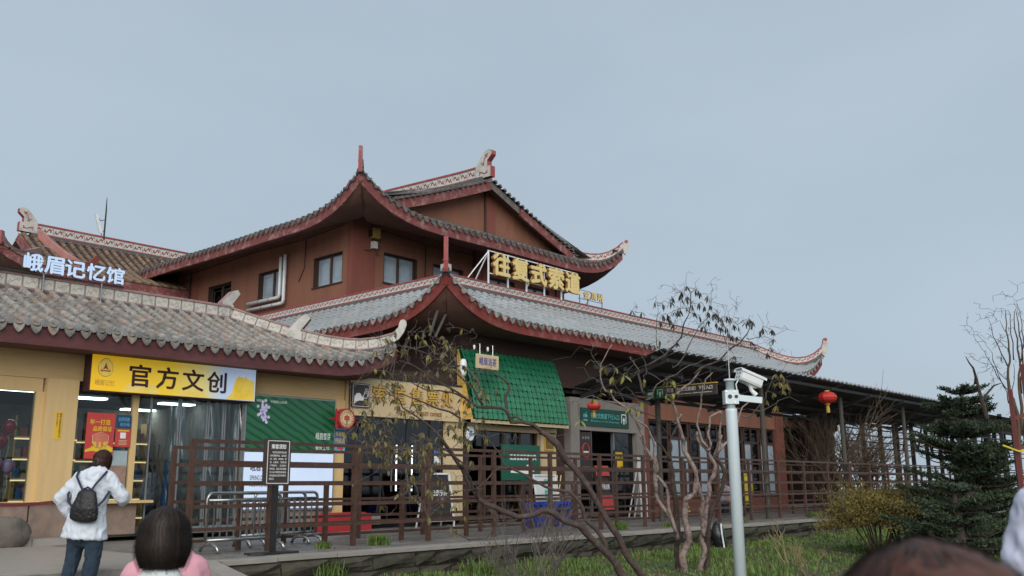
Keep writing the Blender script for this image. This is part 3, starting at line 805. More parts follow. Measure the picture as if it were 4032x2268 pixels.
# balloons in the window
for k, (x, z, c) in enumerate(((7.30, 2.34, 'red'), (7.62, 2.40, 'red'), (7.48, 2.1, 'red'), (7.42, 1.62, 'pink'), (7.66, 1.58, 'pink'))):
    o = thing("balloon", ["dark red balloon at the outer side of the window cluster", "glossy red balloon, highest of the cluster in the window", "dark red balloon hanging lowest of the three red ones", "pale pink balloon nearer the window middle", "pale pink balloon beside the wooden window post"][k], "balloon", (x, YS + .45, z), "balloons in the shop window")
    b = MB(); b.lathe([(.01, -.17), (.07, -.13), (.13, -.03), (.14, .05), (.11, .12), (.05, .155), (.01, .16)], (x, YS + .45, z), 12)
    part("skin", b, mat("balloon_" + c + str(k), (.35, .02, .03) if c == 'red' else (.45, .25, .38), rough=.25), o, smooth=True)
    b = MB(); b.tube([(x, YS + .45, z - .17), (x + .03, YS + .46, z - .4), (x - .02, YS + .45, z - .7)], .004, 4); part("string", b, M['white_ink'], o)

# yellow light-box sign  «官方文创»
def graded(name, stops, x0, x1, emit, noise_amt=.1):
    m = bpy.data.materials.new(name); m.use_nodes = True
    N, K = m.node_tree.nodes, m.node_tree.links; b = N["Principled BSDF"]; b.inputs['Roughness'].default_value = .35
    geo = N.new("ShaderNodeNewGeometry"); sp = N.new("ShaderNodeSeparateXYZ"); K.new(geo.outputs['Position'], sp.inputs[0])
    mr = N.new("ShaderNodeMapRange"); mr.inputs[1].default_value = x0; mr.inputs[2].default_value = x1; K.new(sp.outputs[0], mr.inputs[0])
    no = N.new("ShaderNodeTexNoise"); no.inputs['Scale'].default_value = 1.1; no.inputs['Detail'].default_value = 3; K.new(geo.outputs['Position'], no.inputs['Vector'])
    ad = N.new("ShaderNodeMath"); ad.operation = 'MULTIPLY_ADD'; K.new(no.outputs[0], ad.inputs[0]); ad.inputs[1].default_value = noise_amt * 2; K.new(mr.outputs[0], ad.inputs[2])
    sb = N.new("ShaderNodeMath"); sb.operation = 'SUBTRACT'; K.new(ad.outputs[0], sb.inputs[0]); sb.inputs[1].default_value = noise_amt
    r = N.new("ShaderNodeValToRGB"); K.new(sb.outputs[0], r.inputs[0])
    e = r.color_ramp.elements
    while len(e) < len(stops): e.new(.5)
    for el, (p, c) in zip(e, stops): el.position = p; el.color = (*c, 1)
    K.new(r.outputs[0], b.inputs['Base Color']); K.new(r.outputs[0], b.inputs['Emission Color']); b.inputs['Emission Strength'].default_value = emit
    return m
SGN = graded("printed_yellow_sheet", [(0, (.80, .47, .012)), (.45, (.72, .50, .035)), (.66, (.62, .55, .22)), (.80, (.42, .52, .70)), (1, (.45, .57, .78))], 8.9, 12.95, .22)
ys = thing("lightbox_sign", "long yellow and pale blue light-box sign with four large dark characters over the glass doors", "sign", (10.9, 20.3, 3.2))
b = MB(); b.box(8.86, 13.02, 20.27, 20.56, 3.20, 4.13); part("sign_case", b, M['ink'], ys)
b = MB(); b.box(8.885, 12.995, 20.255, 20.268, 3.222, 4.108); part("sign_face", b, SGN, ys)
for ch, x0, x1 in (("官", 9.73, 10.24), ("方", 10.38, 10.92), ("文", 11.02, 11.58), ("创", 11.66, 12.18)):
    letters(ch, ys, M['ink'], (x0 + .0, 20.254, 3.36), FX, FZ, x1 - x0, .51, .012, .018, "letter")
letters("峨眉记忆", ys, M['gold'], (8.98, 20.254, 3.335), FX, FZ, .44, .125, .005, .0)
GLD = mat("printed_gold", (.70, .50, .05), (.78, .62, .2), scale=2, rough=.4, emit=.15)
b = MB(); c = Vector((9.19, 20.2535, 3.72))
pts = [c + Vector((x, 0, z)) for x, z in [(0, .22), (.06, .19), (.13, .12), (.165, .03), (.16, -.06), (.12, -.14), (.05, -.18), (0, -.185), (-.05, -.18), (-.12, -.14), (-.16, -.06), (-.165, .03), (-.13, .12), (-.06, .19)]]
b.prism(pts, (0, -.004, 0)); part("emblem_plate", b, GLD, ys)
b = MB(); b.tube(pts + pts[:1], .008, 5); part("emblem_rim", b, M['gold'], ys)
b = MB()
b.prism([c + Vector((x, -.005, z)) for x, z in [(0, .12), (.03, .03), (.06, -.02), (.03, -.03), (0, .0), (-.03, -.03), (-.06, -.02), (-.03, .03)]], (0, -.004, 0))
for sx in (-1, 1): b.lathe([(.012, -.002), (.03, -.002), (.03, .002), (.012, .002)], (0, 0, 0), 10) if 0 else b.tube([c + Vector((sx * .085 + .022 * math.cos(a), -.006, -.055 + .022 * math.sin(a))) for a in [2 * PI * k / 10 for k in range(11)]], .007, 4)
b.prism([c + Vector((x, -.005, z)) for x, z in [(-.11, -.075), (.11, -.075), (.10, -.06), (.04, -.05), (-.04, -.05), (-.10, -.06)]], (0, -.004, 0))
part("emblem_mark", b, M['red_print'], ys)
b = MB()   # printed golden temple hill at the end of the sheet
b.prism([(12.18, 20.2535, 3.235), (12.32, 20.2535, 3.36), (12.36, 20.2535, 3.46), (12.42, 20.2535, 3.72), (12.50, 20.2535, 3.79), (12.52, 20.2535, 3.83), (12.545, 20.2535, 3.80), (12.68, 20.2535, 3.77), (12.72, 20.2535, 3.86), (12.735, 20.2535, 3.77), (12.86, 20.2535, 3.74), (12.95, 20.2535, 3.72), (12.98, 20.2535, 3.30), (12.97, 20.2535, 3.235)], (0, -.004, 0))
part("printed_hill", b, mat("printed_golden_hill", (.72, .46, .015), (.8, .6, .12), scale=3, rough=.4, emit=.15), ys)
b = MB()
for P in ([(9.6, 3.24), (9.72, 3.4), (9.9, 3.5), (10.1, 3.44), (10.3, 3.45), (10.5, 3.24)], [(10.95, 3.24), (11.1, 3.33), (11.5, 3.42), (11.75, 3.24)]):
    b.prism([(x, 20.2542, z) for x, z in P], (0, -.002, 0))
part("printed_cloud", b, mat("printed_cloud", (.78, .6, .2), (.74, .52, .08), scale=3, rough=.4, emit=.15), ys)

# posters and stickers on the window
def card(name, label, cat, x0, x1, z0, z1, y, m, th=.008, group=None):
    t = thing(name, label, cat, ((x0 + x1) / 2, y, z0), group)
    b = MB(); b.box(x0, x1, y - th, y, z0, z1); part("sheet", b, m, t)
    return t
po = card("poster", "tall red poster with a golden shield and the number 315 on the window", "poster", 9.03, 9.66, 1.76, 2.76, YS - .0, M['red_print'])
letters("年一打造", po, M['yellow'], (9.10, YS - .009, 2.5), FX, FZ, .46, .12, .002, .02)
letters("品质保证", po, M['yellow'], (9.18, YS - .009, 2.36), FX, FZ, .42, .11, .002, .02)
b = MB(); sh_ = [(9.18, 2.27), (9.36, 2.34), (9.54, 2.27), (9.53, 2.1), (9.36, 1.97), (9.19, 2.1)]
b.prism([(x, YS - .0092, z) for x, z in sh_], (0, -.003, 0)); part("printed_shield", b, mat("shield_print", (.62, .2, .12), (.5, .12, .08), rough=.5), po)
b = MB(); b.tube([(x, YS - .013, z) for x, z in sh_ + sh_[:1]], .008, 4); part("shield_rim", b, M['cream'], po)
letters("315", po, M['yellow'], (9.17, YS - .013, 2.0), FX, FZ, .37, .13, .004, .04)
b = MB(); b.prism([(x, YS - .0092, z) for x, z in [(9.04, 1.95), (9.2, 2.02), (9.36, 1.98), (9.55, 2.05), (9.65, 2.0), (9.65, 1.92), (9.4, 1.9), (9.2, 1.93), (9.04, 1.9)]], (0, -.002, 0)); part("printed_swash", b, M['yellow'], po)
letters("保真日", po, M['white_ink'], (9.36, YS - .009, 1.8), FX, FZ, .22, .07, .002, .01)
po = card("poster", "dark blue poster with pale brush writing above the small red notice", "poster", 9.69, 10.03, 2.44, 2.74, YS, M['navy_print'])
letters("全民科普", po, M['sky_print'], (9.73, YS - .009, 2.6), FX, FZ, .26, .09, .002, .01)
letters("在行动", po, M['sky_print'], (9.78, YS - .009, 2.49), FX, FZ, .22, .08, .002, .01)
po = card("poster", "small red notice with a yellow heading and blank white square on the window", "poster", 9.69, 10.045, 2.03, 2.435, YS, M['red_print'])
for z0, h, w, m_ in ((2.375, .03, .26, 'yellow'), (2.17, .012, .2, 'cream'), (2.14, .012, .16, 'cream'), (2.11, .012, .2, 'cream'), (2.08, .012, .18, 'cream')):
    b = MB(); b.box(9.867 - w / 2, 9.867 + w / 2, YS - .010, YS - .0085, z0, z0 + h); part("printed_line", b, M[m_], po)
b = MB(); b.box(9.80, 9.93, YS - .010, YS - .0085, 2.22, 2.35); part("printed_square", b, M['white_ink'], po)
po = card("sticker", "narrow yellow strip of brown vertical writing on the wooden pillar", "sticker", 8.31, 8.46, 2.14, 2.72, YS - .10, mat("yellow_strip", (.72, .44, .03), (.66, .4, .03), rough=.6))
for j, ch in enumerate("峨眉山旅游纪念品官方店"):
    letters(ch, po, M['ink'], (8.40, YS - .109, 2.66 - .047 * j), FX, FZ, .04, .042, .002, .0)
for j, ch in enumerate("传承文化匠心"):
    letters(ch, po, M['ink'], (8.34, YS - .109, 2.66 - .047 * j), FX, FZ, .032, .04, .002, .0)
po = card("sticker", "white rounded paper with a scribble on the window beside the frame edge", "sticker", 7.0, 7.22, 2.0, 2.42, YS + .06, M['white_ink'])
letters("ay", po, M['ink'], (7.08, YS + .051, 2.08), FX, FZ, .12, .1, .002, .0)
po = card("window_print", "pale blue cut-out sheet low on the window behind the walker", "poster", 9.62, 10.03, 1.05, 1.95, YS + .06, mat("pale_sheet", (.36, .44, .45), (.3, .38, .4), rough=.6))
po = card("window_print", "brown rounded cut-out on the window between walker and window post", "poster", 9.55, 10.0, 1.12, 1.62, YS + .02, mat("tan_sheet", (.22, .13, .09), (.4, .26, .2), scale=4, rough=.6))

# tea light box between the doors and the ticket counter
TEA = bpy.data.materials.new("printed_tea_field"); TEA.use_nodes = True
N, K = TEA.node_tree.nodes, TEA.node_tree.links; bb = N["Principled BSDF"]; bb.inputs['Roughness'].default_value = .25
geo = N.new("ShaderNodeNewGeometry"); wv = N.new("ShaderNodeTexWave"); wv.inputs['Scale'].default_value = 1.7; wv.inputs['Distortion'].default_value = 3.2; wv.inputs['Detail'].default_value = 4; wv.inputs['Detail Scale'].default_value = .8
mp = N.new("ShaderNodeMapping"); mp.inputs['Rotation'].default_value = (0, math.radians(62), 0); K.new(geo.outputs['Position'], mp.inputs[0]); K.new(mp.outputs[0], wv.inputs[0])
rp = N.new("ShaderNodeValToRGB"); rp.color_ramp.elements[0].color = (.006, .040, .020, 1); rp.color_ramp.elements[1].color = (.012, .082, .032, 1); rp.color_ramp.elements[0].position = .12; rp.color_ramp.elements[1].position = .5
K.new(wv.outputs[0], rp.inputs[0]); K.new(rp.outputs[0], bb.inputs['Base Color']); K.new(rp.outputs[0], bb.inputs['Emission Color']); bb.inputs['Emission Strength'].default_value = .25
tb = thing("advert_lightbox", "tall light box with a green tea field above a pale panel", "advertisement", (14.3, 20.55, .5))
b = MB(); b.box(12.9, 15.70, 20.50, 20.64, .55, 3.44); part("case", b, M['grey_frame'], tb)
b = MB(); b.box(12.94, 15.66, 20.49, 20.499, 1.995, 3.40); part("green_sheet", b, TEA, tb)
b = MB(); b.box(12.94, 15.66, 20.49, 20.499, .6, 1.99); part("pale_sheet", b, mat("pale_blue_sheet", (.50, .60, .78), (.56, .66, .80), scale=1.5, rough=.3, emit=.22), tb)
letters("峨眉雪芽", tb, M['white_ink'], (15.06, 20.489, 2.36), FX, FZ, .48, .18, .003, .0)
letters("春茶上市", tb, M['white_ink'], (15.06, 20.489, 2.08), FX, FZ, .46, .17, .003, .0)
letters("峨眉雪芽", tb, M['white_ink'], (13.2, 20.489, 3.25), FX, FZ, .26, .06, .003, .0)
letters("中国高山绿茶", tb, M['white_ink'], (13.62, 20.489, 3.24), FX, Vector((-.08, 0, 1)).normalized(), .5, .07, .003, .0)
letters("峨眉雪芽", tb, M['ink'], (13.12, 20.489, 1.52), FX, FZ, .62, .22, .003, .01)
letters("SPRING DAWN OVER EM", tb, M['ink'], (13.12, 20.489, 1.30), FX, FZ, .95, .12, .003, .0)
letters("XUEYA ENG", tb, M['ink'], (13.12, 20.489, 1.14), FX, FZ, .5, .11, .003, .0)
b = MB()
for k in range(46):
    a, r = rng.uniform(0, 6.28), abs(rng.normal(0, .1))
    x, z = 13.42 + r * math.cos(a), 2.98 + r * 1.5 * math.sin(a)
    b.prism([(x + .045 * math.cos(t + a), 20.4885 - .0004 * (k % 5), z + .045 * math.sin(t + a)) for t in (0, 1.3, 2.5, 3.8, 5)], (0, -.0003, 0))
part("printed_blossom", b, mat("lilac_print", (.42, .36, .6), (.6, .55, .72), scale=12, rough=.5, emit=.1), tb)
wallbox("wood_pillar", M['wood_post'], 15.72, 16.06, .13, 3.458, YS - .05, YS + .2)
wallbox("stone_plinth", M['stone_base'], 12.9, 15.70, .13, .53, YS - .04, YS + .2)
po = card("poster", "blue and yellow arrow notice on the narrow wooden pillar", "poster", 15.72, 16.08, 2.02, 2.66, YS - .055, M['blue_print'])
b = MB(); b.box(15.73, 16.07, YS - .066, YS - .0635, 2.03, 2.28); part("printed_panel", b, M['sky_print'], po)
letters("外骨骼", po, M['yellow'], (15.745, YS - .064, 2.47), FX, FZ, .32, .13, .002, .02)
letters("归还点", po, M['yellow'], (15.745, YS - .064, 2.30), FX, FZ, .32, .13, .002, .02)
b = MB(); b.prism([(x, YS - .067, z) for x, z in [(15.80, 2.19), (15.93, 2.19), (15.93, 2.24), (16.04, 2.155), (15.93, 2.07), (15.93, 2.12), (15.80, 2.12)]], (0, -.003, 0)); part("printed_arrow", b, M['red_print'], po)
# round red emblem sign on a bracket
rs = thing("round_sign", "round red projecting sign with a gold emblem face on the narrow pillar", "sign", (15.8, 20.1, 2.66))
cc = Vector((15.80, 20.16, 2.93))
def disc(r, y0, y1, n=28):
    b = MB(); b.prism([cc + Vector((r * math.cos(2 * PI * k / n), y0, r * math.sin(2 * PI * k / n))) for k in range(n)], (0, y1 - y0, 0)); return b
part("sign_drum", disc(.275, -.02, .16), M['red'], rs)
part("sign_face", disc(.225, -.026, -.021), M['cream'], rs)
b = MB(); b.tube([cc + Vector((.165 * math.cos(a), -.03, .165 * math.sin(a))) for a in [2 * PI * k / 24 for k in range(25)]], .008, 4); part("face_ring", b, M['gold'], rs)
letters("中", rs, M['red'], cc + Vector((-.085, -.027, -.10)), FX, FZ, .17, .20, .006, .07, "emblem")
for k in range(18):
    a = PI / 2 - 2 * PI * (k + .5) / 18; r_ = Vector((math.sin(a), 0, -math.cos(a))); u_ = Vector((math.cos(a), 0, math.sin(a)))
    letters("中国体育彩票"[k % 6], rs, M['ink'], cc + u_ * .178 - r_ * .016 + Vector((0, -.027, 0)), r_, u_, .032, .034, .002, .0)
b = MB(); b.bar((15.5, 20.2, 3.12), (15.62, 20.2, 3.12), .03, .03); b.bar((15.5, 20.2, 2.74), (15.62, 20.2, 2.74), .03, .03); b.bar((15.5, 20.2, 2.68), (15.5, 20.2, 3.18), .035, .035); b.bar((15.5, 20.2, 2.93), (15.5, 20.52, 2.93), .03, .03); part("bracket", b, M['red'], rs)

# ticket counter front
wallbox("ticket_wall", M['wall_dark'], 16.06, 20.9, 3.1, 4.5, YS + .1)
tk = thing("ticket_sign", "cream signboard with raised golden characters over the ticket counter door", "sign", (18.3, 20.5, 3.1))
b = MB(); b.box(16.08, 20.62, 20.42, 20.6, 3.06, 4.13); part("sign_board", b, M['cream'], tk)
b = MB(); b.box(16.06, 20.64, 20.40, 20.62, 4.131, 4.19); part("board_cap", b, M['dark_frame'], tk)
b = MB(); b.box(16.06, 16.10, 20.395, 20.419, 3.06, 4.13); part("board_edge", b, M['dark_frame'], tk)
for ch, x in (("索", 16.88), ("道", 17.62), ("售", 18.3), ("票", 18.95), ("处", 19.55)):
    letters(ch, tk, [M['gold'], M['letter_side']], (x, 20.419, 3.47), FX, FZ, .5, .5, .06, .015, "letter")
letters("ROPEWAY TICKET OFFICE", tk, M['letter_side'], (17.8, 20.419, 3.18), FX, FZ, 1.8, .11, .02, .0)
ic = thing("pictogram_sign", "square dark plate with a white hand holding two tickets", "sign", (16.4, 20.4, 3.28))
b = MB(); b.box(16.13, 16.76, 20.36, 20.417, 3.28, 3.95); part("plate", b, M['dark_brown'], ic)
b = MB()
for a, c in (((16.16, 3.31), (16.73, 3.31)), ((16.73, 3.31), (16.73, 3.92)), ((16.73, 3.92), (16.16, 3.92)), ((16.16, 3.92), (16.16, 3.31))): b.bar((a[0], 20.358, a[1]), (c[0], 20.358, c[1]), .004, .012)
part("printed_border", b, M['white_ink'], ic)
b = MB(); b.prism([(x, 20.357, z) for x, z in [(16.20, 3.36), (16.30, 3.44), (16.40, 3.47), (16.50, 3.47), (16.56, 3.53), (16.53, 3.58), (16.47, 3.57), (16.44, 3.64), (16.38, 3.68), (16.28, 3.66), (16.21, 3.58)]], (0, -.004, 0)); part("printed_hand", b, M['white_ink'], ic)
for q, dx in ((.35, 0), (.0, .06)):
    b = MB(); r_ = Vector((math.cos(-.35 - q), 0, math.sin(-.35 - q))); u_ = Vector((-r_.z, 0, r_.x)); p0 = Vector((16.46 + dx, 20.3565 - .004 * (q > 0), 3.54 + dx * .6))
    P = [p0, p0 + r_ * .13, p0 + r_ * .13 + u_ * .26, p0 + u_ * .26]
    for k in range(4): b.bar(P[k], P[(k + 1) % 4], .012, .003, up=(0, 1, 0))
    for k in range(3): b.bar(P[3] + r_ * (.025 + .035 * k) - u_ * .045, P[3] + r_ * (.045 + .035 * k) - u_ * .045, .02, .003, up=(0, 1, 0))
    part("printed_ticket", b, M['white_ink'], ic)
wallbox("cream_pillar", M['cream'], 19.88, 20.62, .13, 3.058, YS - .08, YS + .25)
wallbox("counter_glass", M['glass_dark'], 16.12, 17.4, .35, 3.05, YS + .05, YS + .06)
wallbox("counter_base", M['grey_stone'], 16.07, 17.45, .1, .35, YS, YS + .2)
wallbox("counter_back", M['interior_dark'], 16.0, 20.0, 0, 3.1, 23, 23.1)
for x in (17.42, 18.38, 19.3): wallbox("door_frame", M['dark_frame'], x, x + .06, .1, 3.05, YS + .03, YS + .1)
wallbox("door_glass", M['glass_dark'], 17.48, 18.38, .15, 3.05, YS + .05, YS + .06); wallbox("door_glass", M['glass_dark'], 18.44, 19.3, .15, 3.05, YS + .05, YS + .06)
wallbox("door_curtain", M['wall_red'], 17.6, 19.2, .3, 2.9, YS + .5, YS + .52)
for x, z0, z1 in ((17.95, 1.0, 2.3), (18.55, 1.0, 2.3)):
    b = MB(); b.tube([(x, YS - .05, z0), (x, YS - .05, z1)], .022); part("door_handle", b, M['glow_handle'], shop)
wallbox("window_sheet", M['cloth_white'], 19.36, 19.86, 2.2, 3.0, YS + .07, YS + .08); wallbox("door_glass", M['glass_dark'], 19.36, 19.88, .15, 3.05, YS + .03, YS + .04)
po = card("poster", "small blue and white notice on the ticket counter glass", "poster", 19.5, 19.76, 1.72, 2.25, YS + .02, M['white_ink'])
b = MB(); b.box(19.5, 19.76, YS + .008, YS + .0115, 2.02, 2.25); part("printed_panel", b, M['blue_print'], po)
# blue-lit small lamp sign on the cream pillar
ls = thing("lit_sign", "small blue-white lit round sign on the cream pillar below the sign board", "sign", (20.62, 20.2, 2.55))
b = MB(); b.prism([(20.62 + .03, 20.3 + .0, 2.75 + .0)] * 0 + [Vector((20.70, 20.25, 2.72)) + Vector((.16 * math.cos(a), 0, .22 * math.sin(a))) for a in [2 * PI * k / 16 for k in range(16)]], (0, .08, 0)); part("drum", b, M['white_paint'], ls)
letters("茶", ls, M['blue_print'], (20.60, 20.249, 2.62), FX, FZ, .2, .2, .004, .02)

# memory hall letters on the shop ridge
mh = thing("rooftop_letters", "row of large blue-white lit characters on grey posts along the shop ridge", "sign", (9.2, 22.8, 6.05))
for ch, x0, x1 in (("峨", 8.12, 8.58), ("眉", 8.60, 9.06), ("记", 9.07, 9.58), ("忆", 9.60, 10.08), ("馆", 10.09, 10.56)):
    letters(ch, mh, [M['lit_white'], M['dark_frame']], (x0, 22.74, 6.16), FX, FZ, x1 - x0, .43, .09, .03, "letter")
letters("、", mh, [M['lit_white'], M['dark_frame']], (7.42, 22.74, 6.32), FX, FZ, .14, .16, .09, .03, "letter")
b = MB(); b.bar((7.3, 22.76, 6.13), (10.6, 22.76, 6.13), .05, .04); b.bar((7.3, 22.76, 6.60), (10.6, 22.76, 6.60), .02, .015); part("support_rail", b, M['dark_frame'], mh)
for x in (7.6, 8.62, 10.02):
    b = MB(); b.bar((x, 22.72, 5.62), (x, 22.72, 6.13), .06, .03); part("support_post", b, M['steel'], mh)

# ---------------------------------------------------------------- the two storey cable car station
st = thing("station_building", "large two storey terracotta station with sweeping tiled roofs and upturned eave corners", "building", (30, 20.62, 0))
def sbox(name, m, x0, x1, y0, y1, z0, z1, parent=None):
    b = MB(); b.box(x0, x1, y0, y1, z0, z1); return part(name, b, m, parent or st)
# ---- lower roof: hip corner at (18.65, 19.3), ridge at X 21.05 / Y 21.8
lo = node("roof", st, (21, 21.8, 6.3))
LX, RX, LY, RY, RUN = 18.65, 44.95, 19.3, 38.0, 2.45
def lrise(q): return 1.12 * max(0, 1 - q / 4.2) ** 3.2
fl = RX - LX
lf = RoofFace((LX, LY, 6.30), (1, 0, 0), (0, 1, 0), fl, RUN, 1.42, lambda q: lrise(q) + lrise(fl - q), lambda q: min(q, RUN, fl - q), a=.8)
lw = RoofFace((LX, RY, 6.30), (0, -1, 0), (1, 0, 0), RY - LY, RUN, 1.42, lambda q: lrise(RY - LY - q), lambda q: min(RY - LY - q, RUN), a=.8)
lr = RoofFace((RX, LY, 6.30), (0, 1, 0), (-1, 0, 0), 12, RUN, 1.42, lrise, lambda q: min(q, RUN), a=.8)
for f in (lf, lw, lr): f.deck(lo, M['tile_pale'], .36, .31)
bl = barrel("roof_tile", .135, .34, M['tile_pale'], 5, .92)
for v in bl.vertices: v.co.z *= .42
it = lf.rows(bl, .36, .305, .305, .0) + lw.rows(bl, .36, .305, .305, .0) + lr.rows(bl, .36, .305, .305, .0)
field(it, "roof_tile", lo, "far_roof_tiles", [M['tile_pale']], 298)
dl = drip("drip_tile", .24, .15, M['tile_grey'])
it = [q for f in (lf, lw, lr) for q in f.eave(dl, .36, -.02, off=1.0, dy=-.06)]
field(it, "drip_tile", lo, "far_drip_tiles", [M['tile_grey']], 120)
for f, n in ((lf, 90), (lw, 70), (lr, 40)):
    f.fascia(lo, M['fascia_red'], .40, n=n, th=.09); f.soffit(lo, M['soffit'], .40, 1.9, n=n)
ZB = 7.82
band(lo, [(21.25, 21.75, ZB), (42.3, 21.75, ZB)], .292, .22, .14, PAN_RED, M['trim_red'], M['mortar'], ht=.05, baseh=.2)
band(lo, [(21.1, 22.0, ZB), (21.1, 38.0, ZB)], .292, .22, .14, PAN_RED, M['trim_red'], M['mortar'], ht=.05, baseh=.2, flip=True)
def hipband(face_z, c, inw, dmax, parent, pm, trim, pitch, h, lift=.07, n=14, extra=.0, dmin=.0):
    pts = []
    for k in range(n + 1):
        d = dmax + (dmin - dmax) * k / n
        pts.append((c[0] + inw[0] * d, c[1] + inw[1] * d, face_z(d) + lift + extra * (k / n) ** 2))
    band(parent, pts, pitch, h, .13, pm, trim, M['mortar'], ht=.05, baseh=.13, basew=1.9)
    return pts
zl = lambda d: 6.30 + lf.z(d, d)
hipband(zl, (RX, LY), (-1, 1), 2.45, lo, PAN_RED, M['trim_red'], .3, .22, extra=.12)
hipband(zl, (LX, LY), (1, 1), 2.4, lo, PAN_RED, M['trim_red'], .3, .2)
horn(lo, (RX, LY), (-1, 1), 7.62, .30, .62, .14, M['plaster_white'], M['trim_red'], top=.15)
horn(lo, (LX, LY), (1, 1), 7.55, .2, .82, .13, M['plaster_white'], M['trim_red'], ball=False, top=.14)
sbox("corner_cap", M['plaster_white'], LX - .03, LX + .20, LY - .03, LY + .20, 7.40, 7.60, lo)
# ---- lower walls
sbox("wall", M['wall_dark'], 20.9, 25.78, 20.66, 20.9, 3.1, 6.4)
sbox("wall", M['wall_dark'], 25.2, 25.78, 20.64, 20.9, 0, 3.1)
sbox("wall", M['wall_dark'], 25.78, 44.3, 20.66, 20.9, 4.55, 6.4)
sbox("wall", M['wall_red'], 30.42, 31.1, 20.64, 20.9, 0, 4.55)
sbox("wall", M['wall_orange'], 31.1, 42.0, 20.63, 20.9, 3.70, 4.55)
sbox("wall", M['wall_red'], 42.0, 42.75, 20.55, 20.9, 0, 4.6)
sbox("wall", M['wall_red'], 31.1, 42.0, 20.63, 20.9, 0, .55)
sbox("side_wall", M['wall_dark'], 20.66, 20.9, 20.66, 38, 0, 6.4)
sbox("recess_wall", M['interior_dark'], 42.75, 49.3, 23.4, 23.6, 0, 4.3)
sbox("end_pier", M['wall_dark'], 48.7, 49.3, 20.91, 23.39, 0, 4.25)
sbox("recess_beam", M['wall_red'], 42.75, 49.3, 20.6, 20.9, 3.9, 4.25)
sbox("recess_roof", M['interior_dark'], 42.76, 49.35, 17.5, 23.39, 4.255, 4.40)
sbox("inner_floor", M['interior'], 20.9, 49.3, 20.9, 24, .02, .06)
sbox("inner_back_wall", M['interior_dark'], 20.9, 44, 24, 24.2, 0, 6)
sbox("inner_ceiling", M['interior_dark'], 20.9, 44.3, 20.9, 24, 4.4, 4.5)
# roof struts at the soffit
for dx in (0, .38):
    b = MB(); b.tube([(18.95 + dx, 19.95, 6.3), (18.72 + dx * .6, 20.05, 5.5)], .045); part("soffit_strut", b, M['post_grey'], st)
# ---- row of windows under the canopy
for k in range(7):
    x0 = 31.2 + k * 1.55; x1 = x0 + 1.43
    w = node("window", st, (x0, 20.7, .6))
    b = MB(); b.box(x0, x1, 20.70, 20.80, .56, .64); b.box(x0, x1, 20.70, 20.80, 2.96, 3.06); b.box(x0, x1, 20.70, 20.80, 3.62, 3.70)
    for x in (x0, (x0 + x1) / 2 - .03, x1 - .06): b.box(x, x + .06, 20.695, 20.805, .64, 3.62)
    part("window_frame", b, M['wood_frame'], w)
    for j, (a, c) in enumerate(((x0 + .06, (x0 + x1) / 2 - .03), ((x0 + x1) / 2 + .03, x1 - .06))):
        b = MB(); b.box(a, c, 20.75, 20.755, .64, 2.96); part("pane", b, M['pane_sky_tone'] if (k * 2 + j) % 5 not in (1, 4) else M['glass_dark'], w)
        b = MB(); b.box(a, c, 20.75, 20.755, 3.06, 3.62); part("pane", b, M['glass_dark'], w)
# ---- little shop front below the green awning
for x in (20.92, 21.75, 22.6, 23.45, 24.28): sbox("shop_mullion", M['wood_frame'], x, x + .07, 20.68, 20.8, .1, 3.1)
sbox("shop_transom", M['cream'], 20.92, 25.2, 20.5, 20.66, 2.86, 3.05)
for k in range(4): sbox("shop_pane", M['glass_dark'], 20.99 + k * .845, 21.75 + k * .845, 20.74, 20.745, .12, 2.86)
sbox("cream_pillar", M['cream'], 24.35, 25.15, 20.5, 20.75, .05, 2.9)
pl = thing("wall_plaque", "small golden framed plaque at the top of the cream pillar by the awning", "plaque", (24.75, 20.48, 2.3))
b = MB(); b.box(24.50, 25.02, 20.46, 20.498, 2.30, 2.84); part("plaque_frame", b, M['gold'], pl)
b = MB(); b.box(24.56, 24.96, 20.45, 20.459, 2.36, 2.70); part("plaque_face", b, mat("plaque_print", (.25, .16, .03), (.12, .07, .02), scale=9, rough=.4), pl)
# ---- green tiled awning
aw = thing("tiled_awning", "steep bright green glazed tile awning over the small shop front", "awning", (22.9, 20.0, 3.1))
A0, A1 = Vector((20.55, 19.98, 3.16)), Vector((20.55, 20.62, 5.36)); AW = 4.62
b = MB()
dz = (A1 - A0).normalized()
b.add([A0 + Vector((-.06, .03, 0)), A0 + Vector((AW + .06, .03, 0)), A1 + Vector((AW * .985 + .02, .03, 0)), A1 + Vector((-.06, .03, 0))], [(0, 1, 2, 3)])
part("awning_sheet", b, M['awning_back'], aw)
def sag(t): return -.10 * math.sin(PI * t)
nt, nr = 20, 11
tl = (A1 - A0).length / nr
bt = MB()
for k in range(8):
    pass
def wave_tile(name, w, ln, m):
    b = MB(); n = 6
    P0, P1 = [], []
    for k in range(n + 1):
        x = (k / n - .5) * w; z = .045 * math.sin(PI * (.5 - k / n) * 2.0 * .98) + .03
        P0.append((x, 0, z + .035)); P1.append((x, ln, z - .0))
    b.add(P0 + P1 + [(x, 0, z - .02) for x, y, z in P0], [(k, k + 1, n + 2 + k, n + 1 + k) for k in range(n)] + [(k, 2 * n + 2 + k, 2 * n + 3 + k, k + 1) for k in range(n)])
    return b.mesh(name, m)
wt = wave_tile("awning_tile", AW / nt * 1.02, tl * 1.08, M['awning'])
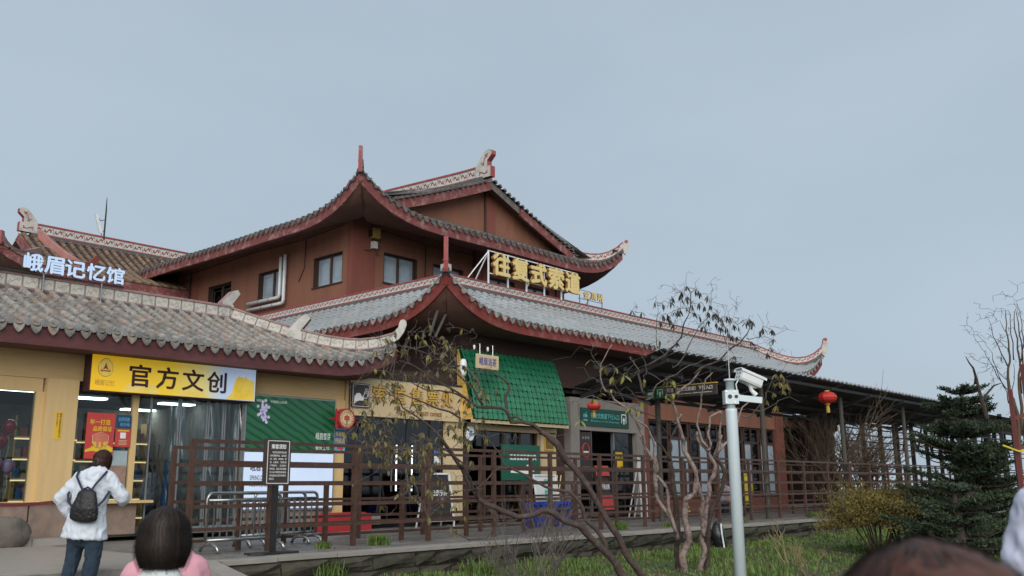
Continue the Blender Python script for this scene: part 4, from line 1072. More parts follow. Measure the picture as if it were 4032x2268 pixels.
for i in range(nt):
    for j in range(nr):
        p0 = A0.lerp(A1, j / nr) + Vector((AW * (i + .5) / nt, sag(j / nr), 0)); p1 = A0.lerp(A1, (j + 1) / nr) + Vector((AW * (i + .5) / nt, sag((j + 1) / nr), 0))
        y = (p1 - p0).normalized(); x = Vector((1, 0, 0)); z = x.cross(y)
        place("awning_tile", wt, frame(x, y, z, p0 + z * (.012 + .006 * math.sin(i * 5 + j * 3))) @ Matrix.Rotation(.02 * math.sin(i * 7 + j), 4, "Z"), aw)
b = MB(); b.prism([A0 + Vector((-.08, 0, -.02)), A1 + Vector((-.08, 0, 0)), A1 + Vector((-.08, .04, 0)), Vector((20.47, 20.6, 3.14))], (.05, 0, 0)); part("awning_cheek", b, M['gold'], aw)
b = MB(); b.bar(A0 + Vector((-.08, .02, -.07)), A0 + Vector((AW + .05, .02, -.07)), .05, .1); part("awning_edge", b, M['cream'], aw)
hs = thing("hanging_board", "small pale wooden board with purple characters hung before the green awning", "sign", (20.75, 19.6, 4.64))
b = MB(); b.box(20.26, 21.24, 19.57, 19.63, 4.66, 5.10); part("board", b, M['cream'], hs)
letters("峨眉派茶", hs, mat("purple_ink", (.12, .1, .3), (.1, .08, .26), rough=.5), (20.36, 19.569, 4.76), FX, FZ, .78, .25, .004, .02)
for x in (20.42, 21.0):
    b = MB(); b.tube([(x, 19.6, 5.10), (x, 19.6, 5.42)], .012, 5); b.tube([(x, 19.6, 5.42), (x, 20.6, 5.5)], .012, 5); part("hanger", b, M['steel'], hs)
for k, x in enumerate((20.12, 20.72)):
    sp_ = thing("spot_lamp", ["small white spot lamp over the near end of the hanging board", "small white spot lamp over the middle of the hanging board"][k], "lamp", (x, 19.55, 5.2), "spot lamps on the awning")
    b = MB(); b.lathe([(.02, 0), (.035, .02), (.035, .12), (.02, .14)], (x, 19.55, 5.2), 10); part("lamp_body", b, M['white_paint'], sp_, smooth=True)
    b = MB(); b.tube([(x, 19.55, 5.33), (x, 20.1, 5.5), (x, 20.66, 5.5)], .01, 5); part("lamp_arm", b, M['dark_frame'], sp_)
wl_ = thing("wall_lamp", "white capsule shaped lamp on an arm beside the green awning", "lamp", (19.9, 19.8, 4.4))
b = MB(); b.lathe([(.02, 0), (.08, .03), (.105, .12), (.105, .42), (.08, .51), (.02, .54)], (19.9, 19.8, 4.38), 14); part("lamp_body", b, M['white_paint'], wl_, smooth=True)
b = MB(); b.tube([(19.9, 19.8, 4.7), (19.9, 20.3, 4.75), (20.3, 20.68, 4.75)], .02, 5); part("lamp_arm", b, M['dark_frame'], wl_)
# ---- granite entrance portal with a green sign
sbox("portal_jamb", M['grey_stone'], 25.80, 26.30, 20.35, 20.75, .03, 4.2)
sbox("portal_jamb", M['grey_stone'], 29.85, 30.40, 20.35, 20.75, .03, 4.2)
sbox("portal_lintel", M['grey_stone'], 26.30, 29.85, 20.37, 20.75, 3.06, 4.2)
sbox("door_jamb", M['grey_frame'], 26.32, 26.40, 20.5, 20.62, .05, 3.05); sbox("door_jamb", M['grey_frame'], 27.12, 27.2, 20.5, 20.62, .05, 3.05); sbox("door_jamb", M['grey_frame'], 28.52, 28.6, 20.5, 20.62, .05, 3.05)
sbox("side_pane", M['glass_dark'], 28.6, 29.84, 20.55, 20.555, .1, 3.05)
ds_ = thing("entrance_sign", "dark green sign with white writing on the granite lintel of the entrance", "sign", (27.8, 20.35, 3.2))
b = MB(); b.box(26.36, 29.32, 20.33, 20.368, 3.22, 3.86); part("sign_board", b, M['green_dark'], ds_)
letters("往复式索道下行入口", ds_, M['teal'], (26.95, 20.328, 3.50), FX, FZ, 1.75, .2, .004, .01)
letters("Entrance to the Ropeway", ds_, M['teal'], (26.95, 20.328, 3.36), FX, FZ, 1.75, .09, .004, .0)
b = MB(); b.bar((26.5, 20.327, 3.42), (26.75, 20.327, 3.42), .004, .05); b.bar((26.52, 20.327, 3.5), (26.72, 20.327, 3.72), .004, .02); b.bar((26.52, 20.327, 3.58), (26.74, 20.327, 3.58), .004, .1); part("pictogram", b, M['teal'], ds_)
b = MB()
for a, c in (((28.86, 3.4), (28.86, 3.72)), ((28.86, 3.72), (29.14, 3.72)), ((29.14, 3.72), (29.14, 3.4))): b.bar((a[0], 20.327, a[1]), (c[0], 20.327, c[1]), .004, .035)
b.prism([(x, 20.327, z) for x, z in [(29.0, 3.62), (29.08, 3.5), (29.03, 3.5), (29.03, 3.36), (28.97, 3.36), (28.97, 3.5), (28.92, 3.5)]], (0, -.004, 0)); part("arrow_mark", b, M['white_ink'], ds_)
po = thing("entrance_notice", "tall dark maroon notice panel with a red circle beside the dark entrance", "notice", (26.7, 20.45, 1.2))
b = MB(); b.box(26.42, 27.10, 20.44, 20.48, 1.0, 3.0); part("panel", b, M['dark_brown'], po)
b = MB(); b.tube([Vector((26.76, 20.435, 2.35)) + Vector((.2 * math.cos(a), 0, .25 * math.sin(a))) for a in [2 * PI * k / 20 for k in range(21)]], .02, 4); part("printed_ring", b, M['red_print'], po)
b = MB(); b.bar((26.62, 20.435, 2.3), (26.9, 20.435, 2.3), .004, .05); part("printed_bar", b, M['white_ink'], po)
for k in range(3):
    b = MB(); b.tube([(26.6 + .16 * k, 20.439, 2.8), (26.6 + .16 * k, 20.432, 2.8)], .05, 10); part("printed_dot", b, M['grey_frame'], po)
letters("观光索道须知", po, M['grey_frame'], (26.5, 20.439, 1.7), FX, FZ, .52, .1, .003)

# ---- upper storey
up = node("upper_storey", st, (29, 27.9, 8))
XU, YU, XR = 21.9, 27.9, 35.0
def ubox(name, m, x0, x1, y0, y1, z0, z1): return sbox(name, m, x0, x1, y0, y1, z0, z1, up)
WZ0, WZ1 = 9.12, 10.36
# front wall (faces -Y) cut around its windows
fw = [(23.5, 25.3), (26.2, 28.02), (29.6, 31.4), (32.2, 33.9)]
xs = [XU + .2] + [q for w in fw for q in w] + [XR]
for i in range(0, len(xs), 2): ubox("wall", M['wall_orange'], xs[i], xs[i + 1], YU, YU + .2, 7.0, 11.6)
for a, c in fw: ubox("wall", M['wall_orange'], a, c, YU, YU + .2, 7.0, WZ0); ubox("wall", M['wall_orange'], a, c, YU, YU + .2, WZ1, 11.6)
# side wall (faces -X)
sw = [(28.48, 30.36), (32.4, 34.32), (36.48, 38.42), (40.8, 42.6)]
ysq = [YU] + [q for w in sw for q in w] + [47]
for i in range(0, len(ysq), 2): ubox("wall", M['wall_orange'], XU, XU + .2, ysq[i], ysq[i + 1], 7.0, 11.6)
for a, c in sw: ubox("wall", M['wall_orange'], XU, XU + .2, a, c, 7.0, 8.98); ubox("wall", M['wall_orange'], XU, XU + .2, a, c, 10.22, 11.6)
ubox("flat_roof", M['mortar'], 20.8, 44, 21.9, 47, 6.9, 7.05)
ubox("back_wall", M['wall_orange'], XR - .2, XR, YU + .2, 47, 7, 11.6)
ubox("room_wall", M['interior_dark'], XU + 2.2, XR - .3, YU + 2.2, YU + 2.4, 7, 12); ubox("room_wall", M['interior_dark'], XU + 2.2, XU + 2.4, YU + 2.4, 47, 7, 12)
ubox("corner_pilaster", M['wall_red'], XU - .03, 23.02, YU - .03, YU + .1, 7, 11.6); ubox("corner_pilaster", M['wall_red'], XU - .03, XU - .001, YU + .101, YU + .25, 7, 12.38)
for x in (28.62, 34.4): ubox("pilaster", M['wall_red'], x, x + .62, YU - .03, YU - .001, 7, 11.6); 
for y in (39.3, 46.2): ubox("pilaster", M['wall_red'], XU - .03, XU - .001, y, y + .65, 7, 11.6)
for P in ([(XU - .05, 28.2, 11.25), (XU - .05, 31, 11.12), (XU - .05, 35, 11.2), (XU - .05, 39, 11.1), (XU - .05, 45, 11.2)], [(23.3, YU - .05, 11.2), (26, YU - .05, 11.05), (29, YU - .05, 11.15), (34.5, YU - .05, 11.1)], [(XU - .04, 30.9, 11.1), (XU - .04, 30.95, 9.9), (XU - .04, 31.3, 9.4)], [(25.75, YU - .04, 11.05), (25.72, YU - .04, 9.6), (25.7, YU - .04, 8.4)]):
    b = MB(); b.tube(P, .018, 5); part("wall_cable", b, M['black'], up)
def win(x0, x1, z0, z1, y, axis, panem):
    """a two leaf sliding window set back in its opening"""
    w = node("window", st, (x0, y, z0) if axis == 'x' else (y, x0, z0))
    def bx(nm, m, a0, a1, d0, d1, c0, c1):
        b = MB()
        if axis == 'x': b.box(a0, a1, d0, d1, c0, c1)
        else: b.box(d0, d1, a0, a1, c0, c1)
        part(nm, b, m, w)
    t = .07
    for nm, (a0, a1, c0, c1) in (("reveal", (x0 - .001, x0 + .03, z0, z1)), ("reveal", (x1 - .03, x1 + .001, z0, z1)), ("reveal", (x0 + .031, x1 - .031, z1 - .03, z1 + .001)), ("window_sill", (x0 - .05, x1 + .05, z0 - .05, z0 - .002))):
        bx(nm, M['wall_dark'], a0, a1, y + (.002 if nm == "reveal" else -.05), y + .13, c0, c1)
    y += .10
    b = MB()
    for a0, a1, c0, c1 in ((x0, x1, z0, z0 + t), (x0, x1, z1 - t, z1), (x0, x0 + t, z0 + t, z1 - t), (x1 - t, x1, z0 + t, z1 - t)):
        if axis == 'x': b.box(a0, a1, y + .06, y + .16, c0, c1)
        else: b.box(y + .06, y + .16, a0, a1, c0, c1)
    part("window_frame", b, M['wood_frame'], w)
    mid = (x0 + x1) / 2
    bx("mullion", M['wood_frame'], mid - .05, mid + .05, y + .05, y + .165, z0 + t, z1 - t)
    for a0, a1 in ((x0 + t, mid - .05), (mid + .05, x1 - t)):
        bx("pane", panem, a0, a1, y + .12, y + .126, z0 + t, z1 - t)
        b = MB()
        for q in ((a0 + .12, a0 + .13), (a1 - .13, a1 - .12)):
            if axis == 'x': b.box(q[0], q[1], y + .112, y + .119, z0 + .25, z1 - .22)
            else: b.box(y + .112, y + .119, q[0], q[1], z0 + .25, z1 - .22)
        for c in (z0 + .25, z1 - .23):
            if axis == 'x': b.box(a0 + .13, a1 - .13, y + .112, y + .119, c, c + .01)
            else: b.box(y + .112, y + .119, a0 + .13, a1 - .13, c, c + .01)
        part("sash_border", b, M['grey_frame'], w)
for i, (a, c) in enumerate(fw): win(a, c, WZ0, WZ1, YU, 'x', M['pane_sky_tone'])
for i, (a, c) in enumerate(sw): win(a, c, 8.98, 10.22, XU, 'y', M['pane_sky_tone'] if i < 2 else M['glass_dark'])
for x in (28.64, 34.3):
    b = MB(); b.tube([(x, YU - .1, 7.2), (x, YU - .1, 11.5)], .045, 6); part("downpipe", b, M['wall_dark'], up)
b = MB(); b.tube([(XU - .1, 39.95, 7.2), (XU - .1, 39.95, 11.2)], .05, 6); part("downpipe", b, M['wall_dark'], up)
# ---- upper roof: hip and gable; front eave Y 25.4, side eave X 20.2
ur = node("roof", st, (28, 27, 11.3))
UX, UY, UXR, UYB = 20.2, 25.4, 36.6, 47.0
XM = (UX + UXR) / 2
def urise(q): return 1.2 * max(0, 1 - q / 4.6) ** 3.0
ufl = UXR - UX
uf = RoofFace((UX, UY, 11.22), (1, 0, 0), (0, 1, 0), ufl, 2.2, 1.0, lambda q: urise(q) + urise(ufl - q), lambda q: min(q, 2.2, ufl - q), a=.8)
usl = UYB - UY
uw = RoofFace((UX, UYB, 11.22), (0, -1, 0), (1, 0, 0), usl, XM - UX, 3.05, lambda q: urise(usl - q) , lambda q: (XM - UX) if q < usl - 1.2 else usl - q, a=.86)
ue = RoofFace((UXR, UY, 11.22), (0, 1, 0), (-1, 0, 0), usl, XM - UX, 3.05, urise, lambda q: (XM - UX) if q > 1.2 else q, a=.86)
for f in (uf, uw, ue): f.deck(ur, M['tile_dark'], .36, .4)
bu = barrel("roof_tile", .10, .5, M['tile_dark'], 5, .92)
it = uf.rows(bu, .36, .45, .45, 0) + uw.rows(bu, .36, .45, .45, 0) + ue.rows(bu, .36, .45, .45, 0)
field(it, "roof_tile", ur, "far_roof_tiles", [M['tile_dark']], 290)
du = drip("drip_tile", .24, .13, M['tile_dark'])
it = uf.eave(du, .36, -.02, off=1, dy=-.06) + uw.eave(du, .36, -.02, off=1, dy=-.06) + ue.eave(du, .36, -.02, off=1, dy=-.06)
field(it, "drip_tile", ur, "far_drip_tiles", [M['tile_dark']], 130)
for f, n in ((uf, 70), (uw, 80), (ue, 40)):
    f.fascia(ur, M['fascia_old'], .42, n=n, th=.1); f.soffit(ur, M['soffit'], .42, 2.45 if f is uf else 1.68, n=n, lift=.55)
# gable
YG = 27.2
zr = lambda x: 11.22 + 3.05 * (.86 * (1 - abs(x - XM) / (XM - UX)) + .14 * (1 - abs(x - XM) / (XM - UX)) ** 2)
b = MB()
gp = [(XM - 6.4, YG, 11.4), (XM + 6.4, YG, 11.4)] + [(XM + 6.4 - 12.8 * k / 16, YG, zr(XM + 6.4 - 12.8 * k / 16) - .12) for k in range(17)]
b.prism(gp, (0, .2, 0)); part("gable_wall", b, M['wall_orange'], ur)
b = MB(); b.box(XM + .25, XM + .9, YG - .03, YG - .001, 11.6, 14.0 - .22); part("gable_pilaster", b, M['wall_red'], ur)
b = MB(); b.tube([(XM + .22, YG - .06, 11.6), (XM + .22, YG - .06, 14.05)], .05, 6); part("gable_pipe", b, M['wall_dark'], ur)
YV = 26.55
def rake(x0, x1, zt, zb, m, nm, y0, y1, n=12):
    b = MB()
    for k in range(n):
        xa, xb = x0 + (x1 - x0) * k / n, x0 + (x1 - x0) * (k + 1) / n
        za, zb2 = zr(xa), zr(xb)
        b.add([(xa, y0, za + zt), (xb, y0, zb2 + zt), (xb, y0, zb2 + zb), (xa, y0, za + zb), (xa, y1, za + zt), (xb, y1, zb2 + zt), (xb, y1, zb2 + zb), (xa, y1, za + zb)],
              [(0, 3, 2, 1), (4, 5, 6, 7), (3, 7, 6, 2), (0, 1, 5, 4)])
    part(nm, b, m, ur)
rake(XM - 5.6, XM - .02, -.02, -.42, M['fascia_old'], "bargeboard", YV, YV + .09)
rake(XM + 1.9, XM + 5.7, -.02, -.42, M['fascia_old'], "bargeboard", YV, YV + .09)
rake(XM + .0, XM + 1.88, -.02, -.34, M['tile_dark'], "bargeboard", YV + .03, YV + .09)
rake(XM - 5.6, XM + 5.7, -.10, -.14, M['soffit'], "gable_soffit", YV + .1, YG, 24)
bv = barrel("verge_tile", .11, .30, M['tile_dark'], 5)
for sgn in (-1, 1):
    for k in range(19):
        x = XM + sgn * (.15 + .30 * k); x2 = x + sgn * .25
        d = Vector((x2 - x, 0, zr(x2) - zr(x))).normalized()
        y = Vector((0, 1, 0)); z = Vector((0, 0, 1)); z = (z - d * z.dot(d)).normalized(); xx = y.cross(z)
        place("verge_tile", bv, frame(xx, y, z, Vector((x, YV - .12, zr(x) + .0))), ur)
        if k % 1 == 0:
            pass
# main ridge and its finial
rz = lambda y: 14.55 + .055 * min(y - 27.4, 6.5) - .05 * max(0, y - 33.9) + .02 * max(0, 28.6 - y) ** 2
band(ur, [(XM, 26.95 + k * .9, rz(26.95 + k * .9)) for k in range(12)], .49, .40, .2, PAN_RED, M['trim_red'], M['tile_dark'], ht=.09, baseh=.22, basew=2.2)
finial(ur, (XM, 26.78, 14.45), (0, -1, 0), .98, M['plaster_white'], M['trim_red'])
# rake end blocks and the hip at the far corner
hipz = lambda d: 11.22 + uf.z(d, d)
hipband(hipz, (UXR, UY), (-1, 1), 2.0, ur, PAN_RED, M['trim_red'], .36, .28, lift=.10, extra=.0)
hipband(hipz, (UX, UY), (1, 1), 2.0, ur, PAN_RED, M['trim_red'], .36, .24, lift=.08)
horn(ur, (UXR, UY), (-1, 1), 12.42, .25, .42, .14, M['plaster_white'], M['trim_red'], top=.14)
horn(ur, (UX, UY), (1, 1), 12.5, .15, .75, .13, M['plaster_white'], M['trim_red'], ball=False, top=.14)
b = MB(); sd = Vector((0, .22, 0)); p = Vector((34.55, 26.9, 11.95))
b.prism([p + Vector((x, 0, z)) for x, z in [(-.1, 0), (.42, 0), (.42, .25), (.52, .42), (.48, .56), (.34, .62), (.18, .58), (-.45, .12)]], sd, 0, 1); part("rake_block", b, [M['plaster_white'], M['trim_red']], ur)
b = MB(); p = Vector((21.85, 27.5, 12.42)); b.prism([p + Vector((x, 0, z)) * .75 for x, z in [(-.42, 0), (.1, 0), (.45, .12), (-.18, .58), (-.34, .62), (-.48, .56), (-.52, .42)]], sd, 0, 1); part("rake_block", b, [M['trim_red'], M['trim_red']], ur)

# things on the upper wall
sk = thing("wall_speaker", "ochre box loudspeaker high on the corner pilaster of the upper storey", "loudspeaker", (22.88, 27.7, 10.8))
b = MB(); b.box(22.70, 23.06, 27.60, 27.82, 10.76, 11.16); part("box", b, mat("ochre_box", (.42, .29, .09), (.36, .25, .08), rough=.5), sk); b = MB(); b.box(22.66, 22.70, 27.66, 27.86, 10.8, 11.1); part("bracket", b, M['dark_frame'], sk)
jb = thing("junction_box", "small pale grey box with drooping cables under the ochre loudspeaker", "box", (22.9, 27.7, 10.4))
b = MB(); b.box(22.78, 23.0, 27.68, 27.86, 10.36, 10.64); part("box", b, M['white_paint'], jb)
b = MB(); b.tube([(22.9, 27.75, 10.36), (22.95, 27.7, 10.2), (23.08, 27.8, 10.12), (23.15, 27.86, 10.2)], .012, 5); b.tube([(22.8, 27.8, 10.36), (22.7, 27.8, 10.25), (22.45, 27.86, 10.25)], .012, 5); part("cable", b, M['black'], jb)
for k, (yv, zh, dy) in enumerate(((32.12, 8.60, .0), (32.42, 8.88, .26))):
    pp = thing("white_duct", ["outer white insulated pipe with an elbow beside the upper window", "inner white insulated pipe with an elbow beside the upper window"][k], "pipe", (21.7, yv, zh), "white pipes on the upper wall")
    y2 = 34.8
    b = MB(); b.tube([(21.72, yv, 10.66 - .06 * k), (21.72, yv, zh + .12), (21.72, yv + .04, zh + .04), (21.72, yv + .12, zh), (21.72, y2, zh + .02)], .075, 8); part("pipe_run", b, M['white_paint'], pp, smooth=True)
    for j in range(3):
        b = MB(); b.tube([(21.72, yv + .7 + .8 * j, zh), (21.72, yv + .74 + .8 * j, zh)], .085, 8); part("pipe_clip", b, M['grey_frame'], pp)

# ---- big golden roof letters on a white frame
rsn = thing("roof_sign", "large golden station name on a white frame above the lower roof ridge", "sign", (25.4, 21.6, 8.1))
R0, R1 = 22.93, 27.95
for ch, i in (("往", 0), ("复", 1), ("式", 2), ("索", 3), ("道", 4)):
    letters(ch, rsn, [M['gold_pale'], M['letter_side']], (R0 + .02 + i * 1.012, 21.52, 8.32), FX, FZ, .93, .84, .12, .04, "letter")
for ch, i in (("金", 0), ("顶", 1), ("站", 2)):
    letters(ch, rsn, [M['gold_pale'], M['letter_side']], (28.24 + i * .45, 21.54, 8.27), FX, FZ, .34, .31, .06, .03, "letter")
for x in (R0, R0 + 1.01, R0 + 2.02, R0 + 3.03, R0 + 4.04):
    b = MB(); b.bar((x, 21.6, 8.02), (x, 21.6, 9.22), .045, .045); part("frame_post", b, M['white_paint'], rsn)
for z in (8.40, 9.2):
    b = MB(); b.bar((R0, 21.6, z), (R1, 21.6, z), .035, .035); part("frame_rail", b, M['white_paint'], rsn)
for x in (28.1, 28.62, 29.56):
    b = MB(); b.bar((x, 21.6, 8.02), (x, 21.6, 8.62), .03, .03); part("frame_post", b, M['grey_frame'], rsn)
for z in (8.25, 8.6):
    b = MB(); b.bar((28.0, 21.6, z), (29.58, 21.6, z), .02, .02); part("frame_rail", b, M['grey_frame'], rsn)
for x in (R0, 25.6, 29.0):
    b = MB(); b.bar((x, 21.6, 9.15 if x < 28 else 8.6), (x - .1, 22.9, 7.1), .035, .035); part("frame_brace", b, M['white_paint'], rsn)
b = MB(); b.bar((R0 + .02, 21.6, 9.2), (R0 - .75, 22.0, 8.05), .035, .035); part("frame_brace", b, M['white_paint'], rsn)

# ---- hall behind, with its own roof
hb = thing("hall_building", "farther hall with a brown tiled roof and painted ridge beyond the shop", "building", (20, 43, 0))
hr = node("roof", hb, (20, 43, 10))
hf = RoofFace((14.4, 40.6, 10.35), (1, 0, 0), (0, 1, 0), 15, 4.4, 2.5, lambda q: .3 * max(0, 1 - q / 3) ** 2.5, None, a=.7)
M['brown_gap'] = mat("dark_brown_pan", (.055, .038, .028), (.03, .022, .018), scale=5, rough=.9)
hf.deck(hr, M['brown_gap'], .42, .5, s0=1.4)
bh = barrel("roof_tile", .105, .5, M['tile_brown'], 5, .96)
field(hf.rows(bh, .42, .46, .46, 0, s0=1.4), "roof_tile", hr, "far_roof_tiles", [M['tile_brown']], 290)
hbk = RoofFace((29.4, 49.4, 10.35), (-1, 0, 0), (0, -1, 0), 13.6, 4.4, 2.5, None, None, a=.7); hbk.deck(hr, M['tile_brown'], .42, .5)
band(hr, [(16.3 + .8 * k, 45, 12.98 + .0 * k) for k in range(14)], .5, .38, .2, PAN_RED, M['trim_red'], M['mortar'], ht=.08, baseh=.18, basew=2.0)
finial(hr, (16.0, 45, 12.94), (-1, 0, 0), .88, M['plaster_white'], M['trim_red'])
rk = []
for k in range(12):
    d = 4.3 - 3.6 * k / 11
    q = hf.p(2.25 + .75 * (k / 11), d, .08); rk.append(q)
b = MB()
for a, c in zip(rk, rk[1:]): b.bar(a + Vector((0, 0, .12)), c + Vector((0, 0, .12)), .2, .36)
part("rake_ridge", b, [mat("pink_rake", (.42, .19, .165), (.34, .14, .12), scale=2, rough=.8, stain=(.5, .36, .33), samt=.5)], hr)
b = MB(); p = rk[-1]; b.prism([p + Vector((x, -.1, z)) for x, z in [(-.1, 0), (.3, .05), (.62, .62), (.42, .72), (.2, .45), (-.1, .3)]], (0, .24, 0)); part("rake_block", b, [M['fascia_red']], hr)
b = MB()
for k in range(10):
    d0, d1 = 4.4 * k / 10, 4.4 * (k + 1) / 10
    b.bar(hf.p(1.38, d0, -.22), hf.p(1.38, d1, -.22), .08, .42)
part("bargeboard", b, M['fascia_old'], hr)
b = MB(); b.prism([(16.2, 41.2, 9.0), (16.2, 48.8, 9.0), (16.2, 48.8, 10.6), (16.2, 45, 12.7), (16.2, 41.2, 10.5)], (.2, 0, 0)); part("gable_wall", b, M['wall_dark'], hr)
b = MB(); b.box(16.4, 29, 41.8, 42.0, 0, 10.4); part("front_wall", b, M['wall_orange'], hb); b = MB(); b.box(15.6, 16.2, 41.4, 48, 0, 9.4); part("side_wall", b, M['wall_red'], hb)
# skirt corner that shows at the picture's edge
hsx = RoofFace((13.4, 40.0, 10.25), (0, 1, 0), (1, 0, 0), 9, 2.4, 1.1, lambda q: .75 * max(0, 1 - q / 3.2) ** 2.6, lambda q: min(q, 2.4), a=.8)
hsy = RoofFace((13.4, 40.0, 10.25), (1, 0, 0), (0, 1, 0), 14, 2.4, 1.1, lambda q: .75 * max(0, 1 - q / 3.2) ** 2.6, lambda q: min(q, 2.4), a=.8)
for f in (hsx, hsy):
    f.deck(hr, M['tile_brown'], .42, .5); f.fascia(hr, M['fascia_old'], .35, n=40); f.soffit(hr, M['soffit'], .35, 2.0, n=40)
    join_instances(f.rows(bh, .42, .46, .46, 0), "skirt_tiles", [M['tile_brown']], hr)
hz = lambda d: 10.25 + hsx.z(d, d)
hpts = [(13.4 + d, 40.0 + d, hz(d) + .1) for d in [2.4 - 2.4 * k / 10 for k in range(11)]]
b = MB()
for a, c in zip(hpts, hpts[1:]): b.bar(Vector(a) + Vector((0, 0, .08)), Vector(c) + Vector((0, 0, .08)), .18, .3)
part("hip_ridge", b, [M['trim_pink']], hr)
horn(hr, (13.4, 40.0), (1, 1), 11.15, .12, .35, .14, M['trim_pink'], M['trim_red'], ball=False, top=.12)
an = thing("antenna_mast", "thin roof mast carrying a pale panel antenna above the farther hall", "antenna", (19.7, 44.95, 13.3))
b = MB(); b.tube([(19.72, 44.9, 13.3), (19.72, 44.9, 14.75), (19.70, 44.9, 15.45)], [.045, .04, .015], 6); part("mast", b, M['steel_dark'], an)
b = MB(); b.prism([(19.16, 44.85, 14.52), (19.30, 44.85, 14.5), (19.62, 44.85, 13.62), (19.48, 44.85, 13.55)], (0, .14, 0)); part("panel", b, M['white_paint'], an)
b = MB(); b.tube([(19.34, 44.9, 14.35), (19.5, 44.9, 14.2), (19.72, 44.9, 14.3)], .02, 5); b.tube([(19.58, 44.9, 13.66), (19.72, 44.9, 13.72)], .02, 5); b.tube([(19.55, 44.9, 13.6), (19.6, 44.9, 13.45), (19.66, 44.9, 13.4)], .015, 5); part("arm", b, M['black'], an)

# ---------------------------------------------------------------- the long canopy along the terrace
cn = thing("canopy", "long dark corrugated canopy on posts over the terrace walkway", "canopy", (35, 16, 0))
CX0, CX1, CY0, CY1, CZ0, CZ1 = 22.1, 49.5, 14.2, 17.4, 4.82, 3.98
it = []
def corr(name, w, ln, m):
    b = MB(); n = 8
    P0 = [((k / n - .5) * w, 0, .022 * math.sin(2 * PI * k / n * 2)) for k in range(n + 1)]
    b.add(P0 + [(x, ln, z) for x, y, z in P0] + [(x, 0, z - .012) for x, y, z in P0], [(k, k + 1, n + 2 + k, n + 1 + k) for k in range(n)] + [(k, 2 * n + 2 + k, 2 * n + 3 + k, k + 1) for k in range(n)])
    return b.mesh(name, m)
y_ = Vector((0, CY1 - CY0, CZ1 - CZ0)); ln_ = y_.length; y_.normalize(); z_ = Vector((1, 0, 0)).cross(y_)
cs = corr("roof_sheet", .40, ln_, M['canopy'])
for k in range(int((CX1 - CX0) / .40)):
    place("roof_sheet", cs, frame((1, 0, 0), y_, z_, (CX0 + .2 + .40 * k, CY0 - .05 + .02 * math.sin(k * 2.3), CZ0 + .05 + .006 * math.sin(k * 1.7))), cn)
cap_t = barrel("edge_tile", .075, .30, M['tile_pale'], 5)
for k in range(68):
    place("edge_tile", cap_t, frame((1, 0, 0), y_, z_, (CX0 + .2 + .40 * k, CY0 - .07, CZ0 + .085)), cn)
# second slope towards the wall, lower
for y, z in ((14.45, 4.70), (15.4, 4.45), (16.4, 4.19), (17.3, 3.93)):
    b = MB(); b.bar((CX0, y, z - .04), (CX1, y, z - .04), .07, .1); part("purlin", b, M['steel_dark'], cn)
for k in range(8):
    x = 22.6 + 3.78 * k
    b = MB(); b.bar((x, 14.25, 4.62), (x, 17.4, 3.78), .08, .12); part("rafter", b, M['steel_dark'], cn)
    b = MB(); b.bar((x, 14.9, 4.45), (x, 14.9, 3.2), .05, .05) if 0 else b.bar((x, 14.9, 3.4), (x, 16.6, 4.0), .06, .06); part("knee_brace", b, M['steel_dark'], cn)
for x, y, z in ((25.6, 16.6, 4.1), (29.6, 14.98, 4.5), (33.4, 16.9, 4.0), (36.3, 14.98, 4.5), (43.2, 14.98, 4.5), (40.0, 17.0, 4.0), (47.5, 17.0, 4.0)):
    b = MB(); b.tube([(x, y, 0), (x, y, z)], .085, 8); part("post", b, M['post_grey'], cn)
b = MB(); b.box(25.2, 44, 18.8, 18.86, 5.0, 5.12); part("gutter_beam", b, M['steel_dark'], cn)

def lantern(x, y, z, r, lab):
    t = thing("red_lantern", lab, "lantern", (x, y, z), "red lanterns under the canopy")
    b = MB(); n = 20
    prof = [(.25, -.62), (.62, -.5), (.9, -.27), (1, 0), (.9, .27), (.62, .5), (.25, .62)]
    bb = len(b.v)
    for pr, pz in prof:
        for k in range(n):
            a = 2 * PI * k / n; rr = r * pr * (1 - .05 * (k % 2))
            b.v.append(Vector((x + rr * math.cos(a), y + rr * math.sin(a), z + r * pz)))
    for i in range(len(prof) - 1):
        for k in range(n): b.face((i * n + k, i * n + (k + 1) % n, (i + 1) * n + (k + 1) % n, (i + 1) * n + k))
    part("lantern_body", b, M['lantern'], t)
    for s, nm in ((1, "lantern_top"), (-1, "lantern_foot")):
        b = MB(); b.lathe([(r * .26, z + s * r * .60), (r * .26, z + s * r * .74)] if s > 0 else [(r * .26, z - r * .74), (r * .26, z - r * .60)], (x, y, 0), 12); part(nm, b, M['tassel'], t)
    b = MB(); b.lathe([(r * .05, z - r * .74), (r * .16, z - r * .85), (r * .2, z - r * 1.3), (r * .17, z - r * 1.55)], (x, y, 0), 8); part("tassel", b, M['tassel'], t)
    b = MB(); b.tube([(x, y, z + r * .74), (x, y, z + 1.6 * r)], .008, 4); part("hanging_cord", b, M['black'], t)
lantern(20.7, 15.5, 3.27, .20, "dark red lantern with a golden tassel hanging before the granite entrance")
lantern(33.5, 14.3, 4.26, .36, "bright red lantern with a yellow tassel under the long canopy")
lantern(52.5, 16.8, 4.0, .32, "dull red lantern hanging in the lattice gallery near the spruce")

